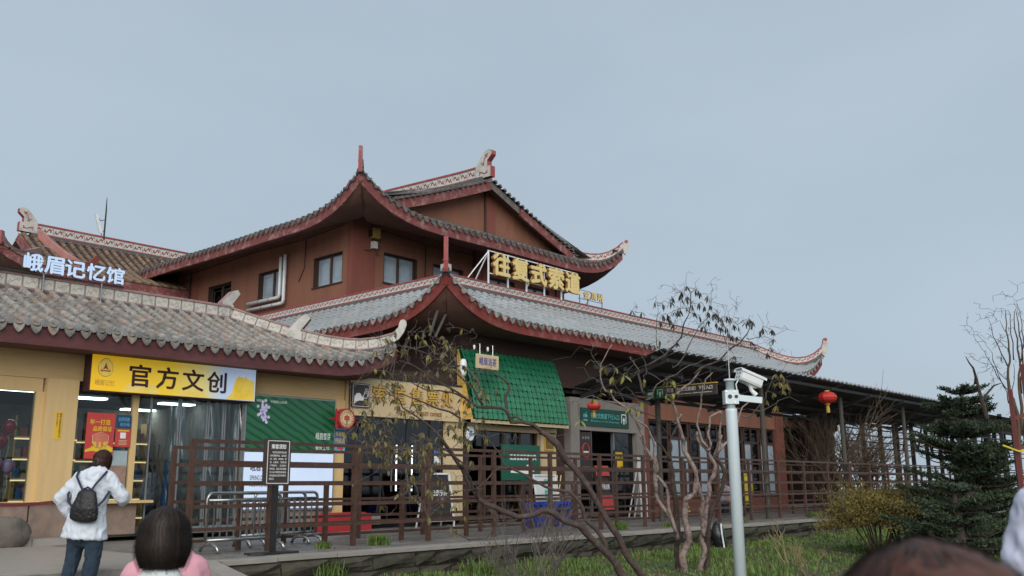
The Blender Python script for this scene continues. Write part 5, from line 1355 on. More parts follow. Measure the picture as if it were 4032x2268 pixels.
bs = thing("direction_sign", "dark brown hanging direction sign with two green pictograms and white writing", "sign", (27, 16.5, 4.1))
SX = 25.0
b = MB(); b.box(SX, SX + .08, 14.1, 16.65, 3.80, 4.14); part("sign_board", b, M['dark_brown'], bs)
b = MB(); b.bar((SX + .04, 14.08, 4.155), (SX + .04, 16.67, 4.155), .1, .025); part("sign_trim", b, M['gold'], bs)
RY_, UZ_ = Vector((0, -1, 0)), Vector((0, 0, 1))
letters("索道（往复式索道）下行入口", bs, M['white_ink'], (SX - .001, 15.85, 3.965), RY_, UZ_, 1.62, .13, .004, .0)
letters("Ropeway Reciprocating Cableway Entrance", bs, M['white_ink'], (SX - .001, 15.85, 3.86), RY_, UZ_, 1.6, .055, .003, .0)
for k, y0 in enumerate((16.31, 15.95)):
    b = MB(); b.prism([(SX - .002, y0 + y, 3.805 + z) for y, z in [(.02, 0), (.28, 0), (.3, .03), (.3, .30), (.28, .33), (.02, .33), (0, .30), (0, .03)]], (-.006, 0, 0)); part("pictogram_plate", b, mat("green_plate" + str(k), (.02, .17, .09), (.018, .15, .08), rough=.4), bs)
    b = MB()
    if k: 
        for a, c in (((.06, .12), (.06, .27)), ((.06, .27), (.24, .27)), ((.24, .27), (.24, .12))): b.bar((SX - .010, y0 + a[0], 3.805 + a[1]), (SX - .010, y0 + c[0], 3.805 + c[1]), .022, .004, up=(1, 0, 0))
        b.prism([(SX - .009, y0 + y, 3.805 + z) for y, z in [(.15, .22), (.2, .15), (.17, .15), (.17, .05), (.13, .05), (.13, .15), (.10, .15)]], (-.003, 0, 0))
    else:
        b.bar((SX - .010, y0 + .05, 3.855), (SX - .010, y0 + .25, 3.855), .03, .004, up=(1, 0, 0)); b.bar((SX - .010, y0 + .05, 3.965), (SX - .010, y0 + .25, 3.965), .09, .004, up=(1, 0, 0)); b.bar((SX - .010, y0 + .06, 4.075), (SX - .010, y0 + .24, 4.105), .015, .004, up=(1, 0, 0))
    part("pictogram", b, M['white_ink'], bs)
for y in (14.3, 16.4):
    b = MB(); b.tube([(SX + .04, y, 4.15), (SX + .04, y, 4.8 - .26 * (y - 14.2))], .012, 5); part("hanger", b, M['steel_dark'], bs)

# ---------------------------------------------------------------- fences
def fence(name, lab, y, xs, zs, pw, rw, x_end=None, grp=None):
    t = thing(name, lab, "fence", (xs[0], y, 0), grp)
    pm = MB(); pm.box(-pw / 2, pw / 2, -pw / 2, pw / 2, 0, zs[-1] - rw * .5); pme = pm.mesh("fence_post", M['rail'])
    for x in xs: place("fence_post", pme, Matrix.Translation((x, y, 0)), t)
    for z in zs:
        for a, c in zip(xs, xs[1:]):
            b = MB(); b.box(a + pw / 2 + .001 if z < zs[-1] else a - pw * .49, c - pw / 2 - .001 if z < zs[-1] else c - pw * .49 - .001, y - rw * .42, y + rw * .42, z - rw * .5, z + rw * .5); part("fence_rail", b, M['rail'], t)
    return t
fx = [8.34, 9.92, 11.85] + [13.85 + 2.03 * k for k in range(20)]
fence("metal_fence", "tall brown metal fence of five rails along the terrace edge", 14.8, fx, (.42, .80, 1.18, 1.55, 1.91), .085, .062)
rx = [9.05, 11.6, 13.55] + [15.5 + 1.97 * k for k in range(18)]
fence("metal_fence", "second tall brown metal fence standing behind the one at the terrace edge", 16.75, rx, (.12, .50, .86, 1.22, 1.55, 1.88), .08, .058)
fence("metal_fence", "lower brown metal fence between the two tall fences", 15.5, [9.75, 11.7, 13.72, 15.7, 17.7, 19.7], (.42, .80, 1.20), .08, .06)

# ---------------------------------------------------------------- steel crowd barriers
def barrier_thing(x, y, lab, w=1.5):
    t = thing("crowd_barrier", lab, "barrier", (x, y, 0), "steel crowd barriers behind the fence")
    b = MB(); r = .10; P = []
    for k in range(5): a = PI - k * PI / 8; P.append((x + r + r * math.cos(a), y, .92 + r * math.sin(a)))
    for k in range(5): a = PI / 2 - k * PI / 8; P.append((x + w - r + r * math.cos(a), y, .92 + r * math.sin(a)))
    b.tube([(x, y, .22)] + P + [(x + w, y, .22)], .03, 8); part("frame_tube", b, M['steel'], t, smooth=True)
    for z in (.22, .90):
        b = MB(); b.tube([(x, y, z), (x + w, y, z)], .026, 8); part("cross_tube", b, M['steel'], t, smooth=True)
    for k in range(10):
        xx = x + w * (k + 1) / 11
        b = MB(); b.tube([(xx, y, .24), (xx, y, .89)], .016, 6); part("bar", b, M['steel'], t)
    for xx in (x + .08, x + w - .08):
        b = MB(); b.tube([(xx, y - .30, .02), (xx, y - .24, .11), (xx, y - .1, .15), (xx, y + .1, .15), (xx, y + .24, .11), (xx, y + .30, .02)], .03, 7); part("foot", b, M['steel'], t, smooth=True)
        b = MB(); b.tube([(xx, y, .15), (xx, y, .22)], .025, 6); part("foot_stem", b, M['steel'], t)
barrier_thing(8.85, 15.1, "steel crowd barrier nearest the fence, behind the black notice stand")
barrier_thing(10.1, 16.05, "middle one of the three steel crowd barriers, partly behind the first")
barrier_thing(10.58, 16.3, "steel crowd barrier farthest from the terrace edge, by the red plinth")
# two tape posts at the shop
for k, (x, y) in enumerate(((4.75, 14.6),)):
    t = thing("tape_post", ["steel queue post with a red belt beside the big boulder", "steel queue post on the terrace before the glass doors"][k], "post", (x, y, 0), "steel queue posts")
    b = MB(); b.lathe([(.17, 0), (.17, .02), (.05, .045), (.03, .05)], (x, y, .004), 18); part("base", b, M['steel'], t, smooth=True)
    b = MB(); b.lathe([(.032, .05), (.032, .93), (.045, .94), (.045, .99), (.03, 1.0)], (x, y, .004), 14); part("tube", b, M['steel'], t, smooth=True)
    if k == 0:
        b = MB(); b.grid(lambda u, v: (x + .03 + 2.3 * u, y + 1.9 * u, .90 + .055 * v - .05 * math.sin(PI * u)), 12, 1); part("belt", b, M['trim_red'], t)
# notice stand
ns = thing("notice_stand", "black notice stand with white writing on a flat base plate before the fence", "sign", (9.55, 14.12, 0))
b = MB(); b.prism([Vector((9.55, 14.12, 0)) + Vector((x, y, 0)) for x, y in [(-.48, -.1), (-.3, -.2), (.42, -.2), (.5, -.05), (.45, .2), (-.42, .2)]], (0, 0, .03)); part("base_plate", b, M['black'], ns)
b = MB(); b.box(9.53, 9.61, 14.09, 14.17, .03, 1.20); part("pole", b, M['black'], ns)
b = MB(); b.box(9.31, 9.83, 14.08, 14.16, 1.15, 1.95); part("panel", b, M['dark_brown'], ns)
b = MB()
for a, c in (((9.35, 1.185), (9.79, 1.185)), ((9.79, 1.185), (9.79, 1.915)), ((9.79, 1.915), (9.35, 1.915)), ((9.35, 1.915), (9.35, 1.185))): b.bar((a[0], 14.078, a[1]), (c[0], 14.078, c[1]), .004, .011)
part("printed_border", b, M['white_ink'], ns)
letters("乘客须知", ns, M['white_ink'], (9.42, 14.079, 1.775), FX, FZ, .30, .085, .003, .02)
for j, s in enumerate(("有恐高症的老幼者", "（如有精神病、高血压", "压、颈高、晕高病、胆", "量、心脏病、习惯性流", "产等病史）、以及部分", "残疾者、临高孕妇和部", "分行动不便的残疾者乘", "坐电器应在客车管理员", "陪同。")):
    w = .34 if j else .29
    letters(s, ns, M['white_ink'], (9.40 + (.045 if j == 0 else 0), 14.079, 1.70 - .057 * j), FX, FZ, w if j < 8 else .1, .036, .002, .0)

# ---------------------------------------------------------------- things that stand on the terrace
pln = thing("red_plinth", "low red display plinth beside the narrow wooden pillar", "plinth", (16.4, 20.0, 0))
b = MB(); b.box(14.98, 16.38, 19.7, 20.3, 0, .44); b.box(15.1, 16.26, 19.8, 20.2, .44, .47); part("block", b, M['red'], pln)
rk_ = thing("boulder", "grey rounded display boulder on the plinth in front of the shop window", "boulder", (5.5, 19.6, .1))
b = MB(); NU, NV = 22, 12
def bl_(u, v):
    a, p = 2 * PI * u, PI * (v - .5)
    d = Vector((math.cos(a) * math.cos(p), math.sin(a) * math.cos(p), math.sin(p)))
    r = 1 + .32 * noise.noise(d * 1.4 + Vector((3, 1, 2))) + .12 * noise.noise(d * 3.3)
    return Vector((7.38, 20.0, .28)) + Vector((d.x * .40 * r, d.y * .24 * r, d.z * .36 * r))
b.grid(bl_, NU, NV); part("rock_mass", b, M['rock'], rk_, smooth=True)
def bin_(x, y, lab):
    t = thing("blue_bin", lab, "bin", (x, y, 0), "blue plastic bins on the terrace")
    b = MB(); b.add([(x - .2, y - .2, .02), (x + .2, y - .2, .02), (x + .2, y + .2, .02), (x - .2, y + .2, .02), (x - .25, y - .25, .62), (x + .25, y - .25, .62), (x + .25, y + .25, .62), (x - .25, y + .25, .62)], [(0, 3, 2, 1), (0, 1, 5, 4), (1, 2, 6, 5), (2, 3, 7, 6), (3, 0, 4, 7)]); part("tub", b, M['bin_blue'], t)
    b = MB(); b.box(x - .28, x + .28, y - .28, y - .245, .60, .66); b.box(x - .28, x + .28, y + .245, y + .28, .60, .66); b.box(x - .28, x - .25, y - .245, y + .245, .6, .66); b.box(x + .25, x + .28, y - .245, y + .245, .6, .66); part("rim", b, M['bin_blue'], t)
    b = MB(); b.box(x - .24, x + .24, y - .24, y + .24, .40, .44); part("refuse", b, M['black'], t)
bin_(20.2, 17.3, "blue plastic bin closest to the teal display board"); bin_(21.35, 17.45, "blue plastic bin behind the small tree's branches"); bin_(23.0, 18.5, "blue plastic bin with broom handles beside it"); bin_(22.35, 18.6, "blue plastic bin between its two neighbours")
for k, (x, lean) in enumerate(((23.0, .35), (23.12, .42))):
    t = thing("broom", ["bamboo broom handle leaning by the last blue bin", "second bamboo handle leaning beside the first one"][k], "broom", (x, 18.9, 0), "brooms by the bins")
    b = MB(); b.tube([(x, 18.9, .1), (x + lean, 19.0, 1.45)], .018, 6); part("handle", b, M['cream'], t)
    b = MB(); b.lathe([(.02, .35), (.05, .3), (.10, .02)], (x, 18.9, 0), 8); part("bristle_head", b, M['tassel'], t)
t = thing("broom", "yellow broom hanging on the rear fence near the entrance", "broom", (27.6, 17, .3), "brooms by the bins")
b = MB(); b.tube([(27.6, 16.9, .6), (27.7, 16.9, 1.25)], .015, 5); part("handle", b, M['tassel'], t); b = MB(); b.lathe([(.03, .62), (.09, .4), (.13, .25)], (27.6, 16.9, 0), 8); part("bristle_head", b, M['tassel'], t)
def stand_board(nm, lab, x0, x1, y, z0, z1, fm, sheet, txts=(), lean=.18):
    t = thing(nm, lab, "display board", ((x0 + x1) / 2, y, 0))
    u = Vector((0, lean, 1)).normalized(); o = Vector((x0, y, z0)); h = (z1 - z0)
    b = MB()
    for a, c in (((0, 0), (1, 0)), ((1, 0), (1, 1)), ((1, 1), (0, 1)), ((0, 1), (0, 0))):
        b.bar(o + Vector(((x1 - x0) * a[0], 0, 0)) + u * (h * a[1]), o + Vector(((x1 - x0) * c[0], 0, 0)) + u * (h * c[1]), .05, .05)
    part("board_frame", b, fm, t)
    P = [o + Vector((.03, .012, 0)), o + Vector((x1 - x0 - .03, .012, 0)), o + Vector((x1 - x0 - .03, .012, 0)) + u * h, o + Vector((.03, .012, 0)) + u * h]
    b = MB(); b.prism(P, (0, .012, 0)); part("board_sheet", b, sheet, t)
    for s, m_, fx0, fz0, fw, fh in txts:
        letters(s, t, m_, o + Vector(((x1 - x0) * fx0, -.004, 0)) + u * (h * fz0), FX, u, (x1 - x0) * fw, h * fh, .004, .01)
    b = MB()
    for xx in (x0, x1): b.bar((xx, y, z0), (xx, y - .0, 0), .04, .04); b.bar(Vector((xx, y, z0)) + u * h * .9, (xx, y + .55, 0), .035, .035)
    part("board_leg", b, fm, t)
    return t
stand_board("display_board", "white framed standing board with a teal print, beside the blue bins", 22.9, 24.0, 19.4, .25, 1.48, M['white_paint'], M['cloth_white'], (("峨眉雪芽", M['teal'], .45, .82, .4, .08),))
ob = bpy.data.objects["display_board"]
b = MB(); b.prism([(23.1, 19.60, 1.1), (23.85, 19.60, 1.1), (23.85, 19.66, 1.42), (23.1, 19.66, 1.42)], (0, -.03, 0)); b.prism([(23.3, 19.41, .35), (23.75, 19.41, .35), (23.55, 19.52, 1.0), (23.35, 19.52, 1.0)], (0, -.03, 0)); part("teal_print", b, M['teal'], ob)
stand_board("display_board", "white tubular framed black board with white writing before the cream pillar", 18.3, 19.25, 19.5, .18, 1.5, M['white_paint'], M['dark_frame'], (("旧票示创", M['white_ink'], .2, .52, .62, .13), ("小店", M['white_ink'], .35, .38, .3, .09)))
stand_board("display_board", "tall dark board with a red top panel standing before the dark entrance", 26.3, 27.1, 19.5, .2, 1.8, M['dark_frame'], M['dark_brown'], (("请脚下防台阶", M['white_ink'], .05, .5, .9, .12),))
ob = bpy.data.objects["display_board.002"]
b = MB(); b.prism([(26.32, 19.68, 1.45), (27.08, 19.68, 1.45), (27.08, 19.75, 1.8), (26.32, 19.75, 1.8)], (0, -.03, 0)); b.prism([(26.32, 19.50, .3), (27.08, 19.50, .3), (27.08, 19.58, .8), (26.32, 19.58, .8)], (0, -.02, 0)); part("red_panel", b, M['red_print'], ob)
stand_board("display_board", "narrow white board with dark writing at the far jamb of the granite portal", 28.6, 28.95, 19.4, .9, 2.15, M['white_paint'], M['cloth_white'], (("注意", M['ink'], .2, .5, .6, .2), ("安全", M['ink'], .2, .2, .6, .2)), .05)
stand_board("display_board", "yellow sheet with dark writing beside the granite portal", 27.75, 28.3, 19.9, 1.62, 2.35, M['dark_frame'], M['yellow'], (("注意", M['ink'], .15, .62, .7, .2), ("小心滑", M['ink'], .1, .1, .8, .16)), .02)
ga = thing("guide_board", "green standing board with white characters and an arrow under the awning", "sign", (23.0, 20.1, 0))
b = MB(); b.box(21.85, 23.7, 20.0, 20.05, 1.30, 2.42); part("board", b, M['green_sign'], ga)
letters("无身份证系退出风云"[:8], ga, M['white_ink'], (22.2, 19.999, 1.93), FX, FZ, 1.3, .19, .004, .03)
b = MB(); b.prism([(x, 19.998, z) for x, z in [(22.25, 1.62), (23.15, 1.62), (23.0, 1.78), (23.1, 1.80), (23.42, 1.60), (23.1, 1.5), (22.25, 1.54)]], (0, -.004, 0)); part("arrow_mark", b, M['white_ink'], ga)
for x in (22.0, 23.5):
    b = MB(); b.box(x, x + .05, 20.06, 20.1, 0, 2.3); part("leg", b, M['dark_frame'], ga)
bg_ = thing("black_bag", "shiny black bag with a pale strap leaning on the stone wall in the grass", "bag", (22.3, 12.95, -.55))
b = MB()
def bag(u, v):
    a = 2 * PI * u; t = v
    r = (.22 * math.sin(PI * min(1, t * .93 + .07)) ** .5) * (1 + .14 * noise.noise(Vector((math.cos(a) * 2, math.sin(a) * 2, t * 4))))
    return Vector((22.85 + r * math.cos(a), 12.98 + r * .8 * math.sin(a) + .12 * t, -.62 + .78 * t))
b.grid(bag, 18, 14); part("bag_body", b, mat("black_vinyl", (.012, .013, .015), (.01, .011, .012), rough=.22, bump=.5, bscale=14), bg_, smooth=True)
b = MB(); b.tube([(22.65, 12.85, .1), (22.59, 12.8, -.15), (22.63, 12.78, -.45), (22.61, 12.76, -.66)], [.02, .02, .022, .03], 6); part("strap", b, M['white_paint'], bg_)

# ---------------------------------------------------------------- lattice gallery beyond the station
lg = thing("lattice_gallery", "dark open steel lattice gallery at the far end of the terrace", "structure", (60, 18, 0))
for yy, nm in ((20.4, 0), (14.9, 1)):
    for k in range(14):
        x = 49.6 + 2.6 * k + (1.1 if nm else 0)
        b = MB(); b.bar((x, yy, 0), (x, yy, 5.0), .2, .2); part("column", b, M['steel_dark'], lg)
    for z in ((.35, .65, .95, 1.3, 1.7, 2.1, 3.1, 3.45, 3.8, 4.15) if nm == 0 else (.3, .65, 1.0, 1.35, 1.7, 3.55, 3.95, 4.35)):
        b = MB(); b.bar((49.5, yy, z), (86, yy, z), .06, .07); part("girt", b, M['steel_dark'], lg)
for k in range(9):
    x = 58 + 2.6 * k
    b = MB(); b.bar((x, 20.3, 3.1), (x + 1.3, 20.3, 5.0), .09, .09); b.bar((x + 1.3, 20.3, 5.0), (x + 2.6, 20.3, 3.1), .09, .09); part("diagonal", b, M['steel_dark'], lg)
b = MB(); b.grid(lambda u, v: (49.55 + 12 * u, 14.4 + 6.4 * v, 4.75 + .25 * math.sin(PI * v)), 30, 4); part("gallery_roof", b, M['canopy'], lg)
b = MB(); b.grid(lambda u, v: (61.6 + 24 * u, 15.2 + 5.4 * v, 4.9 + .2 * math.sin(PI * v)), 30, 4); part("gallery_roof", b, M['tile_pale'], lg)

# ---------------------------------------------------------------- camera pole
cp = thing("camera_pole", "pale blue-grey steel pole carrying a white security camera and a thin rod", "pole", (10.25, 5.6, -.75))
PX, PY = 10.34, 5.64
b = MB(); b.lathe([(.070, -.85), (.070, 1.99), (.070, 2.02)], (PX, PY, 0), 20); part("pole_shaft", b, M['pole_paint'], cp, smooth=True)
b = MB(); b.lathe([(.052, 2.02), (.052, 2.36), (.073, 2.362), (.073, 2.385), (.02, 2.39)], (PX, PY, 0), 20); part("pole_head", b, M['pole_paint'], cp, smooth=True)
b = MB(); b.tube([(PX, PY, 2.38), (PX, PY, 2.75), (PX - .01, PY, 3.05)], [.008, .006, .003], 6); part("lightning_rod", b, M['grey_frame'], cp)
cd = Vector((.667, -.745, 0)); cf = Vector((-.745, -.667, 0))           # along the arm, and towards the path
def ob_(mb, c, ax, w, d, h): mb.bar(Vector(c) - Vector(ax) * w / 2, Vector(c) + Vector(ax) * w / 2, d, h)
b = MB(); ob_(b, (PX, PY, 2.16), cd, .165, .15, .17); part("clamp_box", b, M['pole_paint'], cp)
for s_, r_ in ((-.04, .026), (.085, .022)):
    c_ = Vector((PX, PY, 2.165)) + cf * .0755 + cd * s_ * .62
    b = MB(); b.tube([c_, c_ + cf * .006], r_, 14); part("clamp_hole", b, M['black'], cp)
for s_, z_2 in ((-.085, 2.095), (-.085, 2.225), (.04, 2.095), (.04, 2.225)):
    c_ = Vector((PX, PY, z_2)) + cf * .0755 + cd * s_ * .8
    b = MB(); b.tube([c_, c_ + cf * .008], .009, 8); part("bolt", b, M['steel'], cp)
a0 = Vector((PX, PY, 2.155)) + cd * .08
b = MB(); b.bar(a0, a0 + cd * .30 + Vector((0, 0, -.035)), .06, .075); part("arm", b, M['pole_paint'], cp)
sc_ = thing("security_camera", "white bullet security camera with a sun hood on the pole's arm", "camera", (PX + .3, PY - .28, 2.2))
c0 = Vector((PX, PY, 2.375)) + cd * .24; ax = (cd * .80 + cf * -.28 + Vector((0, 0, -.30))).normalized()
sdv = ax.cross(Vector((0, 0, 1))).normalized(); upv = sdv.cross(ax)
def ext(poly, a, l): return [c0 + sdv * x + upv * y + ax * a for x, y in poly], ax * l
prof = [(-.065, -.055), (.065, -.055), (.078, -.03), (.078, .045), (.06, .07), (-.06, .07), (-.078, .045), (-.078, -.03)]
b = MB(); b.prism(*ext(prof, -.15, .30)); part("camera_housing", b, M['white_paint'], sc_)
b = MB(); b.prism(*ext([(-.09, .05), (-.09, .075), (-.062, .092), (.062, .092), (.09, .075), (.09, .05), (.083, .05), (.083, .07), (.06, .084), (-.06, .084), (-.083, .07), (-.083, .05)], -.18, .37)); part("sun_hood", b, M['white_paint'], sc_)
b = MB(); P_, q_ = ext([(.06 * math.cos(2 * PI * k / 14), .005 + .055 * math.sin(2 * PI * k / 14)) for k in range(14)], -.158, .008); b.prism(P_, q_); part("lens_face", b, M['cloth_white'], sc_)
for dx, dy in ((-.025, .03), (.028, .03), (-.025, -.02), (.028, -.02)):
    b = MB(); P_, q_ = ext([(dx + .014 * math.cos(2 * PI * k / 10), dy + .014 * math.sin(2 * PI * k / 10)) for k in range(10)], -.163, .005); b.prism(P_, q_); part("lens", b, M['grey_frame'], sc_)
b = MB(); b.tube([c0 + ax * .03 - upv * .05, c0 + ax * .03 + Vector((0, 0, -.12)), a0 + cd * .24 + Vector((0, 0, .03))], [.03, .025, .03], 8); b.bar(c0 + ax * .0 - upv * .06, c0 + ax * .1 - upv * .06, .05, .03); part("swivel_mount", b, M['white_paint'], sc_)
b = MB(); b.tube([c0 - ax * .14 - upv * .04, c0 - ax * .16 - upv * .12, c0 - ax * .12 - upv * .2, a0 + cd * .03 + Vector((0, 0, .04))], .008, 6); part("cable", b, M['white_paint'], sc_)

# red timber frame at the edge
M['frame_red'] = mat("dull_red_timber", (.14, .03, .025), (.1, .024, .02), scale=6, rough=.7)
rf = thing("red_timber_frame", "red painted timber posts with cross rails rising beside the spruce", "frame", (13.3, 3.2, -.8))
for x, y, z1 in ((13.345, 3.235, 2.30), (13.43, 3.075, 2.62)):
    b = MB(); b.bar((x, y, -.85), (x, y, z1), .05, .05); part("post", b, M['frame_red'], rf)
for z in (1.95, 1.55):
    b = MB(); b.bar((13.34, 3.24, z - .03), (13.6, 2.75, z + .14), .035, .05); part("cross_rail", b, M['frame_red'], rf)
b = MB(); b.tube([(13.2, 3.36, 1.58), (13.3, 3.2, 1.5), (13.4, 3.05, 1.56)], .012, 5); part("yellow_cord", b, M['coat_yellow'], rf)

# ---------------------------------------------------------------- leaves and branches
def leaf_mesh(name, l, w, m, droop):
    b = MB()
    P = [(0, 0, 0), (w * .32, l * .25, -droop * .06), (w * .5, l * .5, -droop * .25), (w * .3, l * .78, -droop * .6), (0, l, -droop), (-w * .3, l * .78, -droop * .6), (-w * .5, l * .5, -droop * .25), (-w * .32, l * .25, -droop * .06)]
    mid = [(0, l * .25, w * -.10 - droop * .06), (0, l * .5, -w * .16 - droop * .25), (0, l * .78, -w * .1 - droop * .6)]
    b.add(P + mid, [(0, 1, 8), (0, 8, 7), (1, 2, 9, 8), (7, 8, 9, 6), (2, 3, 10, 9), (6, 9, 10, 5), (3, 4, 10), (5, 10, 4)])
    return b.mesh(name, m, smooth=True)
def leaf_cluster(items, meshes, p, n, down, size=1.0):
    """n leaves spreading from the point p; down = how far they hang"""
    p = Vector(p); a0 = rng.uniform(0, 6.28)
    for k in range(n):
        a = a0 + 6.28 * k / n + rng.normal(0, .35); el = -down + rng.normal(0, .3)
        y = Vector((math.cos(a) * math.cos(el), math.sin(a) * math.cos(el), math.sin(el)))
        x = y.cross(Vector((rng.normal(0, .3), rng.normal(0, .3), 1))).normalized(); z = x.cross(y)
        s = size * rng.uniform(.75, 1.2)
        items.append((meshes[rng.integers(len(meshes))], frame(x * s, y * s, z * s, p)))
def crooked(pts, amp, sub=3, seed=0):
    """adds knees to a polyline"""
    out = []; pts = [Vector(p) for p in pts]
    for a, c in zip(pts, pts[1:]):
        for k in range(sub):
            t = k / sub; q = a.lerp(c, t)
            if k or out: q = q + Vector((noise.noise(q * 3 + Vector((seed, 0, 0))), noise.noise(q * 3 + Vector((0, seed, 9))), noise.noise(q * 3 + Vector((5, 0, seed))))) * amp
            out.append(q)
    out.append(pts[-1]); return out
def limb(parent, pts, r0, r1, m, name="branch", n=7, amp=.03, sub=3, knob=.12):
    P = crooked(pts, amp, sub, seed=len(pts) * 1.3 + r0 * 40)
    N = len(P)
    R = [(r0 + (r1 - r0) * (i / (N - 1)) ** .8) * (1 + knob * noise.noise(P[i] * 9)) for i in range(N)]
    b = MB(); b.tube(P, R, n); return part(name, b, m, parent, smooth=True), P
def twigs(mb, src, targets, r, amp=.05):
    """a thin bent twig from the nearest point of src to every target"""
    src = list(src)
    for tq in targets:
        tq = Vector(tq); best = min(src, key=lambda s: (s - tq).length + (.25 if (s - tq).length < .12 else 0))
        L = (tq - best).length
        mid1 = best.lerp(tq, .35) + Vector((rng.normal(0, amp * L), rng.normal(0, amp * L), rng.normal(.02, amp * L) + .05 * L))
        mid2 = best.lerp(tq, .7) + Vector((rng.normal(0, amp * L), rng.normal(0, amp * L), rng.normal(0, amp * L) + .03 * L))
        mb.tube([best, mid1, mid2, tq], [r * min(1.6, .7 + L * .5), r * .8, r * .65, r * .45], 4, cap=False)
        src += [mid1, mid2, tq]
    return src

# ---- the leaning tree with olive leaves
tr = thing("leaning_tree", "leaning tree with dark crooked trunks and sparse olive leaves before the fence", "tree", (11.9, 7.8, -.75))
D0 = 13.3
LIMBS = [
 ([(11.666, 7.695, -0.42), (11.499, 7.825, -0.156), (11.281, 7.986, 0.19), (11.216, 8.019, 0.398), (11.129, 8.09, 0.565), (11.001, 8.181, 0.817), (10.884, 8.263, 1.055), (10.721, 8.383, 1.336), (10.612, 8.474, 1.519), (10.524, 8.546, 1.689), (10.446, 8.629, 1.789), (10.351, 8.735, 1.875)], .050, .040),
 ([(10.768, 8.435, 1.357), (10.621, 8.515, 1.483), (10.488, 8.549, 1.704), (10.361, 8.607, 1.829), (10.187, 8.717, 1.953), (10.046, 8.819, 1.993), (9.921, 8.915, 1.992), (9.829, 8.925, 2.142), (9.726, 8.982, 2.188), (9.512, 9.165, 2.229), (9.354, 9.265, 2.33), (9.1, 9.445, 2.52), (8.92, 9.559, 2.654), (8.722, 9.693, 2.787), (8.574, 9.798, 2.839)], .040, .010),
 ([(9.941, 9.027, 2.154), (9.933, 9.027, 2.351), (9.973, 8.996, 2.48), (9.977, 9.018, 2.568), (9.933, 9.093, 2.656), (9.852, 9.214, 2.732), (9.799, 9.322, 2.751), (9.648, 9.538, 2.778)], .024, .008),
 ([(10.012, 8.997, 2.001), (10.006, 8.952, 2.082), (10.038, 8.886, 2.095), (10.105, 8.813, 2.01)], .020, .014),
 ([(11.312, 7.776, -0.396), (11.106, 7.892, -0.132), (10.939, 7.968, 0.115), (10.842, 8.014, 0.212), (10.676, 8.108, 0.405), (10.537, 8.189, 0.542), (10.378, 8.308, 0.626), (10.237, 8.405, 0.722), (10.123, 8.488, 0.764), (10.04, 8.563, 0.725), (9.874, 8.73, 0.686), (9.709, 8.858, 0.769), (9.592, 8.936, 0.837), (9.477, 9.016, 0.892), (9.397, 9.053, 0.96), (9.343, 9.057, 1.04), (9.244, 9.094, 1.174), (9.157, 9.105, 1.347), (9.058, 9.142, 1.48), (8.962, 9.18, 1.6), (8.822, 9.251, 1.772)], .062, .020),
 ([(9.114, 9.059, 1.351), (8.974, 9.109, 1.548), (8.816, 9.179, 1.744), (8.654, 9.262, 1.912), (8.479, 9.368, 2.055), (8.357, 9.431, 2.144), (8.274, 9.44, 2.271), (8.114, 9.538, 2.386)], .022, .006),
 ([(11.014, 8.071, 0.201), (11.003, 8.094, 0.309), (10.903, 8.189, 0.502), (10.811, 8.292, 0.64), (10.786, 8.322, 0.778), (10.74, 8.373, 0.917), (10.671, 8.46, 1.029), (10.616, 8.561, 1.043), (10.563, 8.666, 1.044), (10.484, 8.785, 1.087), (10.398, 8.899, 1.172), (10.309, 9.012, 1.272), (10.203, 9.148, 1.358), (10.139, 9.246, 1.416), (10.1, 9.288, 1.559), (10.011, 9.383, 1.717), (9.97, 9.445, 1.805), (9.868, 9.549, 1.979)], .036, .010),
 ([(10.141, 9.131, 1.371), (9.957, 9.158, 1.356), (9.795, 9.182, 1.272), (9.656, 9.185, 1.175), (9.539, 9.151, 1.113), (9.416, 9.128, 1.04)], .014, .009),
 ([(9.858, 8.752, 0.673), (9.765, 8.78, 0.635), (9.639, 8.85, 0.585), (9.53, 8.917, 0.482), (9.446, 8.949, 0.406), (9.268, 9.058, 0.411), (9.137, 9.099, 0.467), (8.985, 9.154, 0.549)], .014, .005),
 ([(9.343, 9.057, 1.04), (9.193, 9.007, 1.24), (9.018, 8.986, 1.436), (8.779, 9.05, 1.591), (8.56, 9.109, 1.692), (8.308, 9.205, 1.791)], .018, .006),
 ([(9.386, 9.042, 0.933), (9.27, 8.968, 1.094), (9.077, 9.042, 1.056), (8.91, 9.101, 0.979), (8.759, 9.153, 0.864), (8.551, 9.255, 0.791)], .011, .004),
 ([(9.599, 9.152, 2.24), (9.498, 9.25, 2.521), (9.46, 9.351, 2.582), (9.346, 9.499, 2.756), (9.217, 9.673, 2.903), (9.1, 9.842, 3.022), (8.97, 10.039, 3.101)], .018, .006),
 ([(9.273, 9.184, 2.319), (9.104, 9.23, 2.38), (8.894, 9.328, 2.427), (8.702, 9.421, 2.42), (8.496, 9.497, 2.518), (8.281, 9.58, 2.629)], .014, .005),
 ([(9.342, 9.349, 2.043), (9.171, 9.413, 2.12), (8.973, 9.507, 2.197), (8.777, 9.6, 2.274), (8.592, 9.68, 2.349), (8.416, 9.768, 2.37), (8.266, 9.802, 2.47)], .016, .005),
 ([(9.424, 9.477, 2.789), (9.311, 9.609, 3.093), (9.248, 9.751, 3.188), (9.25, 9.838, 3.227)], .008, .004),
]
tips = []
for P, r0, r1 in LIMBS:
    o, Q = limb(tr, P, r0, r1, M['bark_dark'], "trunk" if r0 > .045 else "branch", amp=.035, knob=.18)
    tips += Q
